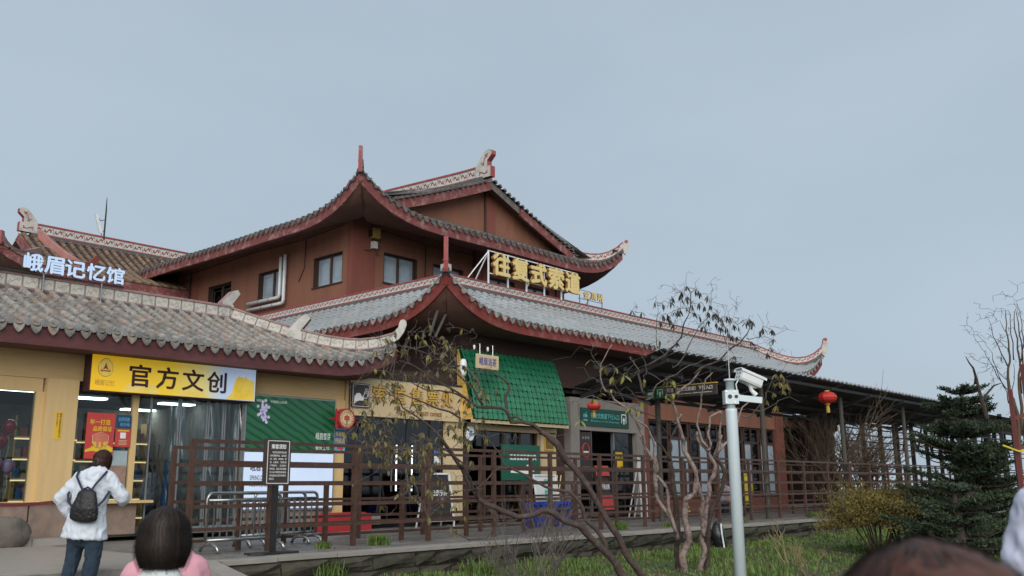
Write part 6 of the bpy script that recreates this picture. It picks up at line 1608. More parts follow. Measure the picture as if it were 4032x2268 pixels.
CL = [(8.542, 10.067, 3.186), (8.586, 10.031, 3.159), (8.66, 9.532, 3.196), (8.583, 9.307, 3.176), (8.448, 9.179, 3.05), (8.491, 9.605, 2.991), (8.499, 9.634, 2.981), (8.209, 9.484, 2.895), (8.143, 9.587, 2.818), (8.705, 10.287, 2.768), (8.567, 9.993, 2.674), (8.248, 9.787, 2.63), (8.889, 9.251, 2.928), (9.237, 9.593, 2.968), (9.048, 9.702, 2.96), (9.03, 9.602, 3.105), (8.912, 9.138, 3.015), (9.034, 9.145, 3.001), (9.166, 9.336, 2.739), (8.728, 8.985, 2.71), (9.082, 9.289, 2.658), (9.013, 8.949, 2.733), (9.631, 9.182, 2.469), (9.093, 8.687, 2.381), (9.541, 9.039, 2.368), (8.756, 10.123, 2.546), (8.454, 9.683, 2.205), (8.788, 10.118, 2.562), (8.525, 10.45, 2.341), (8.117, 9.798, 2.126), (8.437, 10.379, 2.164), (8.045, 9.892, 2.008), (8.38, 10.235, 1.933), (8.338, 10.203, 1.889), (8.246, 9.967, 1.942), (8.451, 9.879, 2.027), (8.777, 10.213, 1.921), (8.453, 9.937, 1.801), (8.339, 9.899, 1.596), (8.64, 10.32, 1.602), (8.649, 9.951, 1.646), (8.999, 10.075, 1.548), (8.67, 9.666, 1.544), (8.849, 9.564, 1.598), (9.19, 9.81, 1.711), (9.002, 9.61, 1.725), (9.224, 9.327, 1.831), (9.174, 9.045, 1.723), (9.025, 8.917, 1.688), (9.51, 9.537, 2.019), (9.035, 8.835, 2.213), (9.503, 9.332, 2.302), (9.111, 9.158, 2.157), (9.477, 9.545, 2.187), (9.183, 9.0, 2.533), (8.897, 10.403, 1.471), (8.664, 10.112, 1.556), (8.642, 9.678, 1.623), (8.56, 10.23, 2.343), (8.876, 9.713, 2.565), (8.983, 9.624, 2.511), (8.816, 9.6, 2.221), (8.97, 9.186, 1.936), (9.487, 9.179, 1.958), (8.406, 9.624, 2.038), (8.934, 9.848, 2.021), (8.999, 9.75, 1.854)] + [(8.476, 9.465, 1.596), (8.678, 9.602, 1.272), (8.537, 9.478, 0.995), (8.558, 9.525, 1.152), (8.75, 9.445, 1.509), (8.767, 9.318, 1.045), (8.985, 9.331, 0.885), (8.859, 9.469, 0.703), (8.876, 9.439, 1.364), (9.099, 9.315, 1.069), (9.259, 8.752, 1.754), (8.995, 9.081, 1.811), (8.952, 8.773, 1.665), (8.682, 9.49, 1.442), (8.945, 9.352, 1.216), (9.007, 9.123, 0.86)]
tb_ = MB(); S = twigs(tb_, tips, [Vector(q) for q in CL], .0075, .10)
extra = []
for k in range(560):
    a = Vector(CL[rng.integers(len(CL))]); extra.append(a + Vector((rng.normal(0, .22), rng.normal(0, .22), rng.normal(.0, .16))))
S = twigs(tb_, S, extra, .0036, .16)
part("twigs", tb_, M['bark_grey'], tr, kind="stuff")
lm = [leaf_mesh("leaf", .095, .042, M['leaf_olive'], d) for d in (.02, .05, .075)]
it = []
for q in CL: leaf_cluster(it, lm, q, int(rng.integers(4, 7)), .75, 1.0)
for q in extra[:150]: leaf_cluster(it, lm, q, int(rng.integers(2, 5)), .75, .85)
field(it, "leaf", tr, "far_leaves", [M['leaf_olive']], 300)

# ---- the many-stemmed tree with peeling pinkish bark
tc = thing("pale_barked_tree", "many-stemmed tree with peeling pinkish bark and drooping dark leaves", "tree", (17, 10.5, -.7))
STEMS = [
 ("bark_dark", [(16.927, 10.668, -0.762), (16.819, 10.589, -0.303), (16.726, 10.482, 0.194), (16.6, 10.413, 0.689), (16.504, 10.373, 0.986), (16.402, 10.341, 1.281), (16.284, 10.321, 1.595)], .062, .048),
 ("bark_dark", [(16.284, 10.321, 1.595), (16.152, 10.348, 1.732), (15.969, 10.407, 1.946), (15.849, 10.416, 2.1), (15.745, 10.412, 2.234)], .032, .018),
 ("bark_dark", [(16.261, 10.344, 1.604), (16.289, 10.305, 1.819), (16.297, 10.301, 1.997), (16.388, 10.184, 2.232), (16.452, 10.122, 2.391), (16.48, 10.095, 2.571)], .034, .010),
 ("bark_dark", [(16.198, 10.27, 2.051), (16.001, 10.308, 2.262), (15.841, 10.312, 2.45), (15.613, 10.44, 2.485), (15.421, 10.517, 2.557)], .016, .007),
 ("bark_pink", [(16.765, 10.38, -0.734), (16.637, 10.335, -0.282), (16.641, 10.182, 0.05), (16.518, 10.183, 0.344), (16.453, 10.102, 0.695), (16.407, 10.067, 0.831), (16.478, 9.896, 0.985), (16.45, 9.823, 1.178), (16.38, 9.792, 1.391), (16.227, 9.846, 1.622), (16.124, 9.864, 1.795), (16.035, 9.842, 2.044)], .075, .040),
 ("bark_pink", [(16.059, 9.845, 1.953), (15.936, 9.833, 2.237), (15.807, 9.828, 2.519), (15.694, 9.838, 2.706), (15.644, 9.801, 2.816), (15.667, 9.7, 2.868), (15.775, 9.469, 3.032), (15.79, 9.336, 3.215), (15.804, 9.229, 3.322)], .038, .014),
 ("bark_pink", [(16.543, 10.376, 0.049), (16.365, 10.385, 0.403), (16.175, 10.438, 0.658), (16.0, 10.475, 0.912), (15.895, 10.416, 1.222), (15.787, 10.38, 1.472), (15.681, 10.36, 1.664), (15.507, 10.41, 1.874), (15.377, 10.406, 2.102)], .050, .026),
 ("bark_pink", [(15.512, 10.382, 1.707), (15.394, 10.358, 2.047), (15.229, 10.394, 2.367), (15.05, 10.47, 2.61), (14.835, 10.616, 2.76), (14.757, 10.627, 2.851), (14.641, 10.681, 2.943), (14.518, 10.702, 3.165), (14.469, 10.634, 3.404), (14.476, 10.54, 3.53), (14.503, 10.387, 3.768)], .030, .010),
 ("bark_pink", [(16.41, 10.332, 0.171), (16.283, 10.328, 0.503), (16.182, 10.321, 0.756), (16.086, 10.291, 1.066), (15.88, 10.402, 1.319)], .040, .030),
 ("bark_pink", [(15.885, 10.393, 1.33), (15.821, 10.353, 1.54), (15.693, 10.305, 1.997), (15.59, 10.322, 2.168), (15.483, 10.361, 2.281), (15.34, 10.447, 2.375), (15.228, 10.48, 2.525), (15.122, 10.519, 2.637)], .034, .010),
 ("bark_pink", [(17.241, 10.323, -0.785), (17.165, 10.286, -0.505), (17.168, 10.141, -0.167), (17.081, 10.122, 0.091), (17.039, 10.06, 0.329), (16.993, 9.996, 0.587), (16.99, 9.889, 0.823), (16.954, 9.834, 1.02), (16.903, 9.82, 1.139), (16.923, 9.708, 1.315), (16.887, 9.653, 1.511), (16.773, 9.69, 1.687), (16.692, 9.703, 1.824), (16.555, 9.773, 1.98), (16.482, 9.766, 2.155)], .066, .030),
 ("bark_pink", [(16.777, 9.635, 1.538), (16.645, 9.676, 1.809), (16.531, 9.735, 1.964), (16.429, 9.724, 2.292), (16.413, 9.631, 2.58), (16.376, 9.573, 2.829), (16.355, 9.503, 3.059), (16.339, 9.464, 3.173), (16.412, 9.321, 3.305)], .032, .010),
 ("bark_dark", [(17.388, 10.304, -0.756), (17.329, 10.157, -0.216), (17.236, 10.063, 0.283), (17.215, 9.939, 0.622), (17.25, 9.785, 0.86), (17.231, 9.691, 1.097), (17.175, 9.633, 1.355), (17.044, 9.671, 1.573), (16.968, 9.691, 1.651)], .060, .032),
 ("bark_pink", [(16.968, 9.691, 1.651), (16.953, 9.582, 1.807), (16.902, 9.468, 2.099)], .036, .028),
 ("bark_pink", [(16.897, 9.604, 1.695), (16.879, 9.486, 2.004), (16.826, 9.445, 2.197), (16.794, 9.368, 2.428), (16.731, 9.372, 2.513), (16.574, 9.531, 2.445), (16.571, 9.591, 2.154), (16.61, 9.583, 1.922), (16.583, 9.619, 1.786)], .030, .022),
 ("bark_pink", [(16.968, 9.691, 1.651), (17.154, 9.554, 1.911), (17.287, 9.531, 1.994)], .026, .022),
 ("bark_pink", [(17.294, 9.516, 2.019), (17.407, 9.325, 2.456), (17.456, 9.269, 2.697), (17.613, 9.118, 2.86), (17.682, 9.079, 2.984)], .024, .012),
 ("bark_pink", [(16.442, 9.819, 1.178), (16.665, 9.835, 0.828), (16.778, 9.938, 0.592), (16.941, 10.005, 0.295), (17.076, 10.072, 0.093)], .040, .045),
 ("bark_pink", [(16.218, 9.948, 2.509), (16.128, 10.041, 2.294), (16.001, 10.07, 2.406)], .018, .006),
 ("bark_grey", [(15.61, 9.741, 3.358), (15.69, 9.508, 3.616), (15.724, 9.313, 3.911), (15.721, 9.19, 4.111), (15.743, 9.065, 4.234), (15.748, 8.977, 4.302)], .013, .005),
 ("bark_dark", [(15.101, 9.999, 3.374), (15.274, 9.696, 3.573), (15.351, 9.514, 3.736), (15.371, 9.383, 3.936), (15.346, 9.315, 4.099), (15.36, 9.18, 4.335), (15.331, 9.082, 4.607), (15.308, 9.017, 4.749)], .026, .007),
 ("bark_dark", [(15.737, 9.337, 3.218), (15.978, 9.052, 3.426), (16.2, 8.775, 3.672), (16.338, 8.629, 3.807), (16.419, 8.533, 3.981), (16.459, 8.478, 4.175), (16.487, 8.465, 4.275)], .024, .007),
 ("bark_grey", [(16.491, 8.576, 3.916), (16.627, 8.412, 3.953), (16.814, 8.216, 3.913)], .008, .004),
 ("bark_grey", [(16.428, 8.676, 3.822), (16.602, 8.581, 3.753), (16.754, 8.492, 3.74)], .008, .004),
 ("bark_grey", [(15.35, 10.228, 2.748), (15.41, 10.106, 2.782), (15.412, 9.982, 3.024), (15.486, 9.82, 3.133), (15.591, 9.636, 3.204), (15.701, 9.404, 3.406), (15.815, 9.204, 3.494), (15.912, 9.042, 3.526)], .014, .005),
 ("bark_grey", [(15.306, 10.24, 2.862), (15.131, 10.245, 3.216), (15.088, 10.189, 3.305), (14.966, 10.19, 3.487), (14.862, 10.208, 3.555)], .024, .010),
 ("bark_grey", [(15.225, 10.054, 3.247), (15.147, 10.018, 3.391), (15.005, 10.054, 3.535), (14.92, 10.038, 3.641), (14.721, 10.174, 3.672)], .012, .005),
 ("bark_grey", [(15.225, 10.054, 3.247), (15.406, 9.97, 3.197), (15.616, 9.884, 3.052), (15.767, 9.876, 2.868)], .009, .006),
 ("bark_grey", [(15.109, 10.533, 2.637), (14.783, 10.722, 2.706), (14.603, 10.754, 2.754), (14.374, 10.842, 2.802), (14.16, 10.942, 2.757), (14.054, 10.934, 2.675), (13.853, 11.014, 2.649)], .012, .005),
 ("bark_grey", [(14.6, 10.698, 2.941), (14.514, 10.702, 3.069), (14.372, 10.783, 3.15), (14.302, 10.827, 3.1)], .008, .003),
 ("bark_grey", [(14.42, 10.623, 3.322), (14.337, 10.63, 3.43), (14.203, 10.664, 3.63), (14.182, 10.597, 3.755)], .009, .004),
 ("bark_grey", [(17.49, 8.962, 2.58), (17.542, 8.815, 2.575), (17.551, 8.683, 2.667), (17.58, 8.516, 2.797), (17.686, 8.288, 2.848), (17.766, 8.146, 2.725)], .010, .003),
 ("bark_grey", [(17.487, 9.299, 2.499), (17.564, 9.116, 2.513), (17.564, 9.0, 2.587), (17.572, 8.838, 2.778), (17.516, 8.754, 2.949), (17.502, 8.628, 3.099)], .016, .006),
 ("bark_grey", [(15.299, 9.712, 3.577), (15.128, 9.774, 3.739), (15.039, 9.727, 3.956), (14.969, 9.648, 4.207), (14.896, 9.565, 4.476)], .010, .004),
 ("bark_grey", [(15.348, 9.418, 3.841), (15.458, 9.26, 3.951), (15.545, 9.133, 4.044), (15.57, 9.051, 4.211)], .008, .004),
 ("bark_grey", [(16.23, 8.791, 3.677), (16.147, 8.86, 3.909), (16.09, 8.901, 4.141), (16.065, 8.918, 4.336)], .009, .004),
 ("bark_grey", [(14.699, 9.874, 4.201), (14.632, 9.914, 4.312), (14.582, 9.946, 4.387)], .005, .003),
]
tips = []
for mk, P, r0, r1 in STEMS:
    o, Q = limb(tc, P, r0 * .98, r1 * 1.0, M[mk], "trunk" if r0 > .045 else "branch", amp=.055, knob=.34, n=8 if r0 > .04 else 6)
    tips += Q
CD = [(15.404, 9.221, 4.892), (15.319, 9.286, 4.771), (15.557, 9.454, 4.791), (15.408, 9.032, 4.786), (15.525, 8.995, 4.74), (15.413, 8.784, 4.635), (15.503, 9.023, 4.78), (15.296, 9.476, 4.696), (15.439, 9.614, 4.638), (15.226, 9.842, 4.639), (15.035, 9.541, 4.531), (15.613, 9.449, 4.7), (15.258, 9.122, 4.66), (15.577, 9.337, 4.699), (15.414, 8.962, 4.525), (15.615, 8.975, 4.497), (15.514, 8.788, 4.478), (15.942, 9.01, 4.548), (15.538, 9.459, 4.473), (15.255, 9.154, 4.433), (14.759, 10.067, 4.427), (14.757, 9.838, 4.377), (15.345, 9.388, 4.398), (15.326, 9.464, 4.406), (15.13, 9.276, 4.393), (15.424, 9.665, 4.327), (15.042, 9.556, 4.321), (15.188, 9.536, 4.357), (15.501, 8.83, 4.347), (15.541, 8.749, 4.303), (15.665, 8.776, 4.343), (15.547, 9.054, 4.305), (16.099, 8.957, 4.365), (16.11, 8.923, 4.323), (15.98, 8.7, 4.297), (16.007, 8.653, 4.276), (15.356, 9.579, 4.268), (15.504, 9.608, 4.212), (15.051, 9.633, 4.216), (15.841, 9.193, 4.145), (15.688, 9.019, 4.086), (15.759, 9.101, 4.144), (15.884, 9.059, 4.252), (15.954, 8.777, 4.207), (16.047, 8.878, 4.113), (16.022, 8.906, 4.133), (15.838, 8.486, 4.099), (15.924, 8.431, 4.065), (16.1, 8.285, 4.222), (16.095, 8.371, 4.155), (16.109, 8.334, 4.191), (16.094, 8.226, 4.138), (16.168, 8.282, 4.192), (16.538, 8.251, 4.099), (16.677, 8.366, 4.071), (16.415, 8.17, 4.055), (16.542, 8.05, 4.037), (16.609, 8.074, 3.874), (16.481, 8.469, 3.845), (16.617, 8.441, 3.759), (16.887, 8.284, 3.752), (16.043, 8.651, 3.931), (16.288, 8.678, 3.943), (15.965, 8.69, 3.985), (16.255, 8.807, 3.993), (16.473, 8.15, 3.579), (16.321, 8.94, 3.486), (16.199, 8.718, 3.55), (15.543, 9.562, 3.839), (15.209, 9.753, 3.862), (14.98, 9.832, 3.787), (15.864, 8.877, 4.188), (15.767, 8.617, 4.067), (15.317, 9.023, 4.347), (15.524, 9.18, 4.532)]
CY = [(14.444, 10.57, 3.339), (14.783, 10.51, 3.364), (14.508, 10.137, 3.155), (14.636, 10.481, 3.176), (15.019, 10.013, 3.111), (15.375, 9.73, 3.06), (15.513, 9.681, 3.105), (15.359, 9.753, 2.831), (15.465, 9.664, 2.851), (14.616, 10.522, 2.929), (14.561, 10.719, 2.864), (14.803, 10.207, 2.561), (15.079, 10.193, 2.519), (14.504, 10.87, 2.756), (14.171, 10.938, 2.325), (14.501, 10.917, 3.53), (14.894, 10.334, 3.281), (15.592, 9.905, 2.781), (14.948, 10.052, 2.673)]
CO = [(17.534, 8.511, 3.3), (17.605, 8.402, 3.217), (17.633, 8.338, 3.114), (17.666, 8.317, 3.035), (17.647, 8.388, 3.099), (17.63, 8.649, 2.937), (17.623, 8.428, 2.981), (17.525, 8.758, 2.798), (17.595, 8.586, 2.671), (17.527, 8.455, 3.135), (17.554, 8.414, 3.293), (17.565, 8.603, 3.13)]
tb_ = MB(); S = twigs(tb_, tips, [Vector(q) for q in CD + CY + CO], .0065, .09)
ex2 = []
for k in range(230):
    a = Vector(CD[rng.integers(len(CD))]); ex2.append(a + Vector((rng.normal(0, .22), rng.normal(0, .22), rng.normal(-.06, .2))))
for k in range(60):
    a = Vector(CY[rng.integers(len(CY))]); ex2.append(a + Vector((rng.normal(0, .4), rng.normal(0, .4), rng.normal(.1, .25))))
S = twigs(tb_, S, ex2, .0045, .14)
part("twigs", tb_, M['bark_grey'], tc, kind="stuff")
ld = [leaf_mesh("leaf", .125, .034, M['leaf_dark'], d) for d in (.03, .06)]
ly = [leaf_mesh("leaf", .19, .07, M['leaf_yellow'], d) for d in (.03, .08)]
lo_ = [leaf_mesh("leaf", .14, .045, M['leaf_olive'], d) for d in (.03, .07)]
it = []
for q in CD: leaf_cluster(it, ld, q, int(rng.integers(4, 7)), 1.05, 1.0)
for q in CY: leaf_cluster(it, ly, q, int(rng.integers(2, 5)), .5, .9)
for q in CO: leaf_cluster(it, lo_, q, int(rng.integers(5, 9)), .95, 1.0)
field(it, "leaf", tc, "far_leaves", [M['leaf_dark'], M['leaf_yellow'], M['leaf_olive']], 300) if 0 else None
near_ = sorted(it, key=lambda q: (q[1].translation - CAM).length)
yl = [q for q in it if q[0] in ly]; dk = [q for q in it if q[0] in ld]; ol = [q for q in it if q[0] in lo_]
for me, mm in yl + ol[:60] + dk[:180]: place("leaf", me, mm, tc)
join_instances(dk[180:], "far_leaves", [M['leaf_dark']], tc)
if ol[60:]: join_instances(ol[60:], "far_leaves", [M['leaf_olive']], tc)

# ---- generic twiggy growth
def twiggy(name, label, cat, base, n, h, spread, r, m, gen=3, lean=(0, 0), group=None, fork=3, stem_part="stem"):
    t = thing(name, label, cat, base, group)
    b = MB(); base = Vector(base); ends = []
    def grow(p, d, L, rad, g):
        q1 = p + d * L * .5 + Vector((rng.normal(0, .06 * L), rng.normal(0, .06 * L), 0)); q2 = p + d * L + Vector((rng.normal(0, .1 * L), rng.normal(0, .1 * L), 0))
        b.tube([p, q1, q2], [rad, rad * .85, rad * .62], 5 if g > 1 else 4, cap=False); ends.append((q2, d))
        if g > 0:
            for k in range(fork):
                nd = (d + Vector((rng.normal(0, .42), rng.normal(0, .42), rng.normal(.08, .25)))).normalized()
                grow(q2 if k == 0 else q1.lerp(q2, rng.uniform(.1, .9)), nd, L * rng.uniform(.55, .85), rad * .6, g - 1)
    for k in range(n):
        a = rng.uniform(0, 6.28)
        d = Vector((math.cos(a) * spread * rng.uniform(.2, 1) + lean[0], math.sin(a) * spread * rng.uniform(.2, 1) + lean[1], 1)).normalized()
        grow(base + Vector((math.cos(a) * .1, math.sin(a) * .1, 0)), d, h * rng.uniform(.3, .45), r * rng.uniform(.7, 1.1), gen)
    part(stem_part, b, m, t, kind="stuff" if stem_part == "twigs" else None)
    return t, ends
# bare shrub growing at the wall under the leaning tree
twiggy("bare_shrub", "bare grey twiggy shrub in the grass under the leaning tree", "shrub", (12.9, 10.9, -.7), 9, 1.9, .65, .016, M['bark_grey'], 3, stem_part="twigs")
twiggy("bare_shrub", "thin bare shrub rising before the retaining wall under the leaning tree", "shrub", (11.7, 10.3, -.72), 6, 1.5, .6, .012, M['bark_grey'], 3, stem_part="twigs")
twiggy("dry_sapling", "pale dry sapling with a forked top in the grass beside the camera pole", "sapling", (19.812, 9.584, -0.62), 2, 1.3, .75, .022, mat("dry_straw_stem", (.25, .19, .10), (.19, .14, .08), rough=.9), 2, stem_part="twigs")
twiggy("dry_sapling", "low tangle of pale dry stems in the lawn near the dark red head", "sapling", (18.084, 8.364, -0.64), 8, .9, .9, .012, mat("dry_straw_twig", (.24, .18, .10), (.17, .13, .07), rough=.9), 2, stem_part="twigs")
twiggy("twig_bush", "tall brown twiggy bush against the fence at the end of the station", "shrub", (38.598, 16.808, -0.4), 20, 5.2, .42, .05, M['twig_brown'], 3, stem_part="twigs")
twiggy("twig_bush", "tall brown twiggy bush in front of the lattice gallery", "shrub", (44.116, 17.373, -0.4), 22, 4.9, .42, .05, M['twig_brown'], 3, stem_part="twigs")
# ---- yellow-green bush
def leafy_bush(name, label, c, rad, n, ls, m, base_z):
    t = thing(name, label, "shrub", (c[0], c[1], base_z))
    V, F = [], []
    for k in range(n):
        d = Vector(rng.normal(0, 1, 3)).normalized(); d.z = abs(d.z) * 1.1 - .25
        r = rng.uniform(.45, 1.0) * (1 + .75 * noise.noise(d * 2.1 + Vector(c)) + .35 * noise.noise(d * 5.0 + Vector(c)))
        p = Vector(c) + Vector((d.x * rad[0] * r, d.y * rad[1] * r, d.z * rad[2] * r))
        if p.z < base_z - .1: p.z = base_z + rng.uniform(0, .3)
        a = Vector(rng.normal(0, 1, 3)); a.z += .6; a.normalize(); x = a.cross(Vector(rng.normal(0, 1, 3))).normalized()
        l, w = ls * rng.uniform(.6, 1.3), ls * .38; i = len(V)
        V += [p, p + a * l * .5 + x * w * .5, p + a * l, p + a * l * .5 - x * w * .5]; F.append((i, i + 1, i + 2, i + 3))
    b = MB(); b.v, b.f, b.m = V, F, [0] * len(F); part("foliage", b, m, t)
    b = MB()
    for k in range(14):
        d = Vector((rng.normal(0, .5), rng.normal(0, .5), 1)).normalized(); b.tube([(c[0] + d.x * .2, c[1] + d.y * .2, base_z - .1), (c[0] + d.x * rad[0], c[1] + d.y * rad[1], base_z + rad[2] * 1.2)], [.025, .008], 5)
    part("stem", b, M['twig_brown'], t)
    return t
leafy_bush("yellow_bush", "rounded yellowish brown bush on the lawn before the lattice gallery", (24.441, 9.369, 0.25), (1.55, 1.3, 1.0), 20000, .08, M['bush'], -.6)
leafy_bush("yellow_bush", "smaller yellowish bush behind the rounded one, beside the spruce", (25.678, 9.243, 0.2), (1.0, .9, .75), 9000, .075, M['bush'], -.6)
# ---- spruce
def spruce(name, label, base, h, rmax, seed, whorls=17, dens=1.0):
    t = thing(name, label, "tree", base)
    r = np.random.default_rng(seed); base = Vector(base)
    b = MB(); b.tube([base, base + Vector((.05, 0, h * .5)), base + Vector((.1, .04, h * .82))], [.17, .1, .035], 8); part("trunk", b, M['bark_dark'], t)
    V, F = [], []; br = MB()
    for w in range(whorls):
        f = (w + r.uniform(-.75, .75)) / whorls; z = h * (.05 + .86 * f); L = rmax * (1 - max(0, f) ** 1.6 * .60) * r.uniform(.6, 1.2)
        for k in range(int(r.integers(6, 9))):
            a = r.uniform(0, 6.28); d = Vector((math.cos(a), math.sin(a), r.uniform(-.10, .14))).normalized(); LL = L * r.uniform(.55, 1.1)
            p0 = base + Vector((.05, 0, z)); P = [p0 + d * LL * s + Vector((0, 0, .10 * LL * s * s - .05 * LL * math.sin(s * 3))) for s in (0, .33, .66, 1.0)]
            br.tube(P, [.03, .022, .014, .007], 4, cap=False)
            sd = d.cross(Vector((0, 0, 1))).normalized()
            for s in np.linspace(.16, 1.0, int(13 * LL * dens) + 5):
                q = P[0].lerp(P[3], s) + Vector((0, 0, .10 * LL * s * s))
                for sg in (-1, 1, 0):
                    tl = .42 * (1.12 - s) * LL * .55 + .12; td = (d * .75 + sd * sg * .8 + Vector((0, 0, r.normal(.05, .15)))).normalized()
                    for j in range(int(tl / .055) + 1):
                        c = q + td * .055 * j + Vector((0, 0, .012 * j))
                        for u in range(2):
                            nd = (td * .55 + Vector(r.normal(0, .55, 3)) + Vector((0, 0, .25))).normalized(); x = nd.cross(Vector(r.normal(0, 1, 3))).normalized() * .020; e = c + nd * .085; i = len(V)
                            V += [c - x, c + x, e]; F.append((i, i + 1, i + 2))
    part("branches", br, M['bark_dark'], t, kind="stuff")
    b = MB(); b.v, b.f, b.m = V, F, [0] * len(F); part("crown", b, M['needle'], t)
    return t, base
SPB = (24.786, 7.188, -0.62)
t_sp, _b = spruce("spruce_tree", "dark dense spruce with layered branches and a bare broken top", SPB, 4.43, 1.85, 3, 21, .8)
top = Vector(_b) + Vector((.1, .04, 3.98 * .82))
b = MB(); b.tube([(22.5, 5.986, 2.523), (22.271, 6.009, 3.055), (22.117, 6.012, 3.394), (21.997, 6.017, 3.603), (21.879, 6.054, 3.705), (21.764, 6.079, 3.838)], [.05, .035, .028, .022, .016, .008], 6); b.tube([(22.364, 6.007, 2.93), (22.384, 5.739, 3.218), (22.375, 5.582, 3.26)], [.028, .02, .008], 5); b.tube([(22.208, 6.071, 3.274), (22.088, 6.014, 3.391), (21.932, 5.984, 3.55)], [.03, .025, .02], 5)
part("bare_leader", b, M['bark_dark'], t_sp)
spruce("spruce_tree", "smaller dark spruce spreading low in front of the taller spruce", (21.242, 6.456, -0.62), 1.9, 1.35, 11, 7, .9)
# ---- tall bare tree behind the spruce
bt_ = thing("bare_tree", "tall bare tree of slender upright branches rising behind the spruce", "tree", (24.6, 5.6, -.7))
tips = []
BL = [([(25.107, 6.256, -0.703), (24.756, 5.986, 1.356), (24.511, 5.818, 2.729), (24.315, 5.89, 3.188), (24.192, 5.837, 3.783), (24.143, 5.758, 4.194), (24.026, 5.743, 4.652), (23.939, 5.693, 5.11)], .10, .012), ([(24.622, 5.842, 2.271), (24.487, 5.698, 3.186), (24.357, 5.638, 3.827), (24.214, 5.599, 4.445), (24.079, 5.536, 5.109)], .075, .012),
 ([(24.487, 5.698, 3.186), (24.287, 5.529, 4.092), (24.045, 5.48, 4.766), (23.869, 5.461, 5.118)], .04, .008), ([(24.357, 5.638, 3.827), (24.415, 5.511, 4.339), (24.401, 5.477, 4.81), (24.374, 5.495, 5.168)], .03, .008), ([(24.192, 5.837, 3.783), (23.817, 5.944, 4.273), (23.616, 5.925, 4.554), (23.456, 5.912, 4.674)], .025, .006),
 ([(24.308, 5.883, 3.233), (23.887, 6.036, 3.586), (23.562, 6.083, 3.934), (23.272, 6.129, 4.165)], .025, .006), ([(24.203, 5.912, 3.509), (23.864, 6.053, 3.773), (23.664, 6.098, 3.852), (23.325, 6.297, 3.932)], .016, .004),
 ([(24.151, 5.765, 4.149), (23.839, 5.868, 4.432), (23.534, 6.039, 4.487)], .016, .004), ([(24.055, 5.739, 4.561), (23.881, 5.831, 4.882), (23.77, 5.984, 4.792)], .012, .004), ([(24.241, 5.722, 3.965), (24.154, 5.678, 4.565), (24.116, 5.615, 5.053), (24.095, 5.666, 5.128)], .025, .006), ([(24.315, 5.89, 3.188), (24.328, 5.773, 3.507), (24.256, 5.736, 3.874)], .02, .008), ([(24.32, 5.959, 2.959), (24.191, 5.939, 3.229), (23.916, 6.038, 3.636), (23.691, 6.054, 4.131), (23.49, 6.125, 4.374)], .02, .005)]
for P, r0, r1 in BL:
    o, Q = limb(bt_, P, r0 * .62, r1 * .7, M['bark_dark'] if r0 < .05 else M['twig_brown'], "trunk" if r0 > .05 else "branch", amp=.06, knob=.1, n=6); tips += [q for q in Q if q.z > 2]
tb_ = MB(); ex = []
for k in range(170):
    a = tips[rng.integers(len(tips))]; ex.append(a + Vector((rng.normal(0, .18), rng.normal(0, .18), abs(rng.normal(.25, .22)))) + Vector(_r) * rng.normal(-.12, .25))
twigs(tb_, tips, ex, .0055, .08); part("twigs", tb_, M['bark_dark'], bt_, kind="stuff")
# ---- weeds at the wall and on the terrace
def tuft(name, label, p, n, h, group, m=None):
    t = thing(name, label, "weed", p, group); b = MB(); p = Vector(p)
    for k in range(n):
        a = rng.uniform(0, 6.28); q = p + Vector((rng.normal(0, h * .35), rng.normal(0, h * .35), 0)); d = Vector((math.cos(a) * rng.uniform(.2, .8), math.sin(a) * rng.uniform(.2, .8), 1)).normalized(); x = d.cross(Vector((0, 0, 1))).normalized() * .009; hh = h * rng.uniform(.5, 1.2)
        e = q + d * hh; b.add([q - x, q + x, q + d * hh * .55 + x * .8, e + Vector((d.x, d.y, -.6)) * hh * .18, q + d * hh * .55 - x * .8], [(0, 1, 2, 4), (4, 2, 3)])
    part("blade", b, m or M['grass'], t)
W = [(10.95, 14.55, 170, .17, "green weed tuft on the paving just past the notice stand"), (12.3, 14.55, 300, .24, "largest green weed tuft, at the foot of a fence post"), (20.2, 14.4, 170, .28, "upright green weed by the fence near the small tree's trunks"), (22.3, 14.3, 100, .15, "low weed at the coping by a fence post behind the pale tree"),
     (26.3, 14.2, 130, .2, "low weed behind the camera pole at the coping"), (31.5, 14.3, 130, .25, "weed tuft near the far fence posts"), (13.6, 16.2, 80, .12, "small weed between the two tall fences"), (10.1, 13.3, 150, .34, "yellowish grass tuft hanging on the stone wall face near the notice stand"), (13.2, 12.6, 300, .5, "long yellowish grass clump in front of the stone wall"), (9.2, 12.9, 110, .25, "small grass clump at the near foot of the stone wall")]
for x, y, n, h, lab in W: tuft("weed_tuft", lab, (x, y, 0 if y > 13.5 else (-.35 if y > 13.2 else -.62)), n, h, "weeds on and by the terrace")
# ---- grass on the lawn
N_ = 95000
gx = 9.2 + 40 * rng.random(N_) ** 1.25; gy = 13.3 - (13.3 - (-2)) * rng.random(N_) ** 1.15
keep = gy > (gx * .33 - 3.2)
gx, gy = gx[keep], gy[keep]
dens = np.array([noise.noise(Vector((x * .55, y * .55, 0))) + .4 * noise.noise(Vector((x * 1.9, y * 1.9, 2))) for x, y in zip(gx, gy)])
k_ = dens > -.26 - .25 * rng.random(len(dens)); gx, gy, dens = gx[k_], gy[k_], dens[k_]
n_ = len(gx); gz = np.array([lawn_z(x, y) for x, y in zip(gx, gy)])
hh = (.035 + .17 * np.clip(dens + .2, 0, 1)) * rng.uniform(.5, 1.4, n_); aa = rng.uniform(0, 2 * PI, n_); ln2 = rng.uniform(.1, .75, n_); wd = .006 + .006 * rng.random(n_) + gx * .00022
dx, dy = np.cos(aa), np.sin(aa)
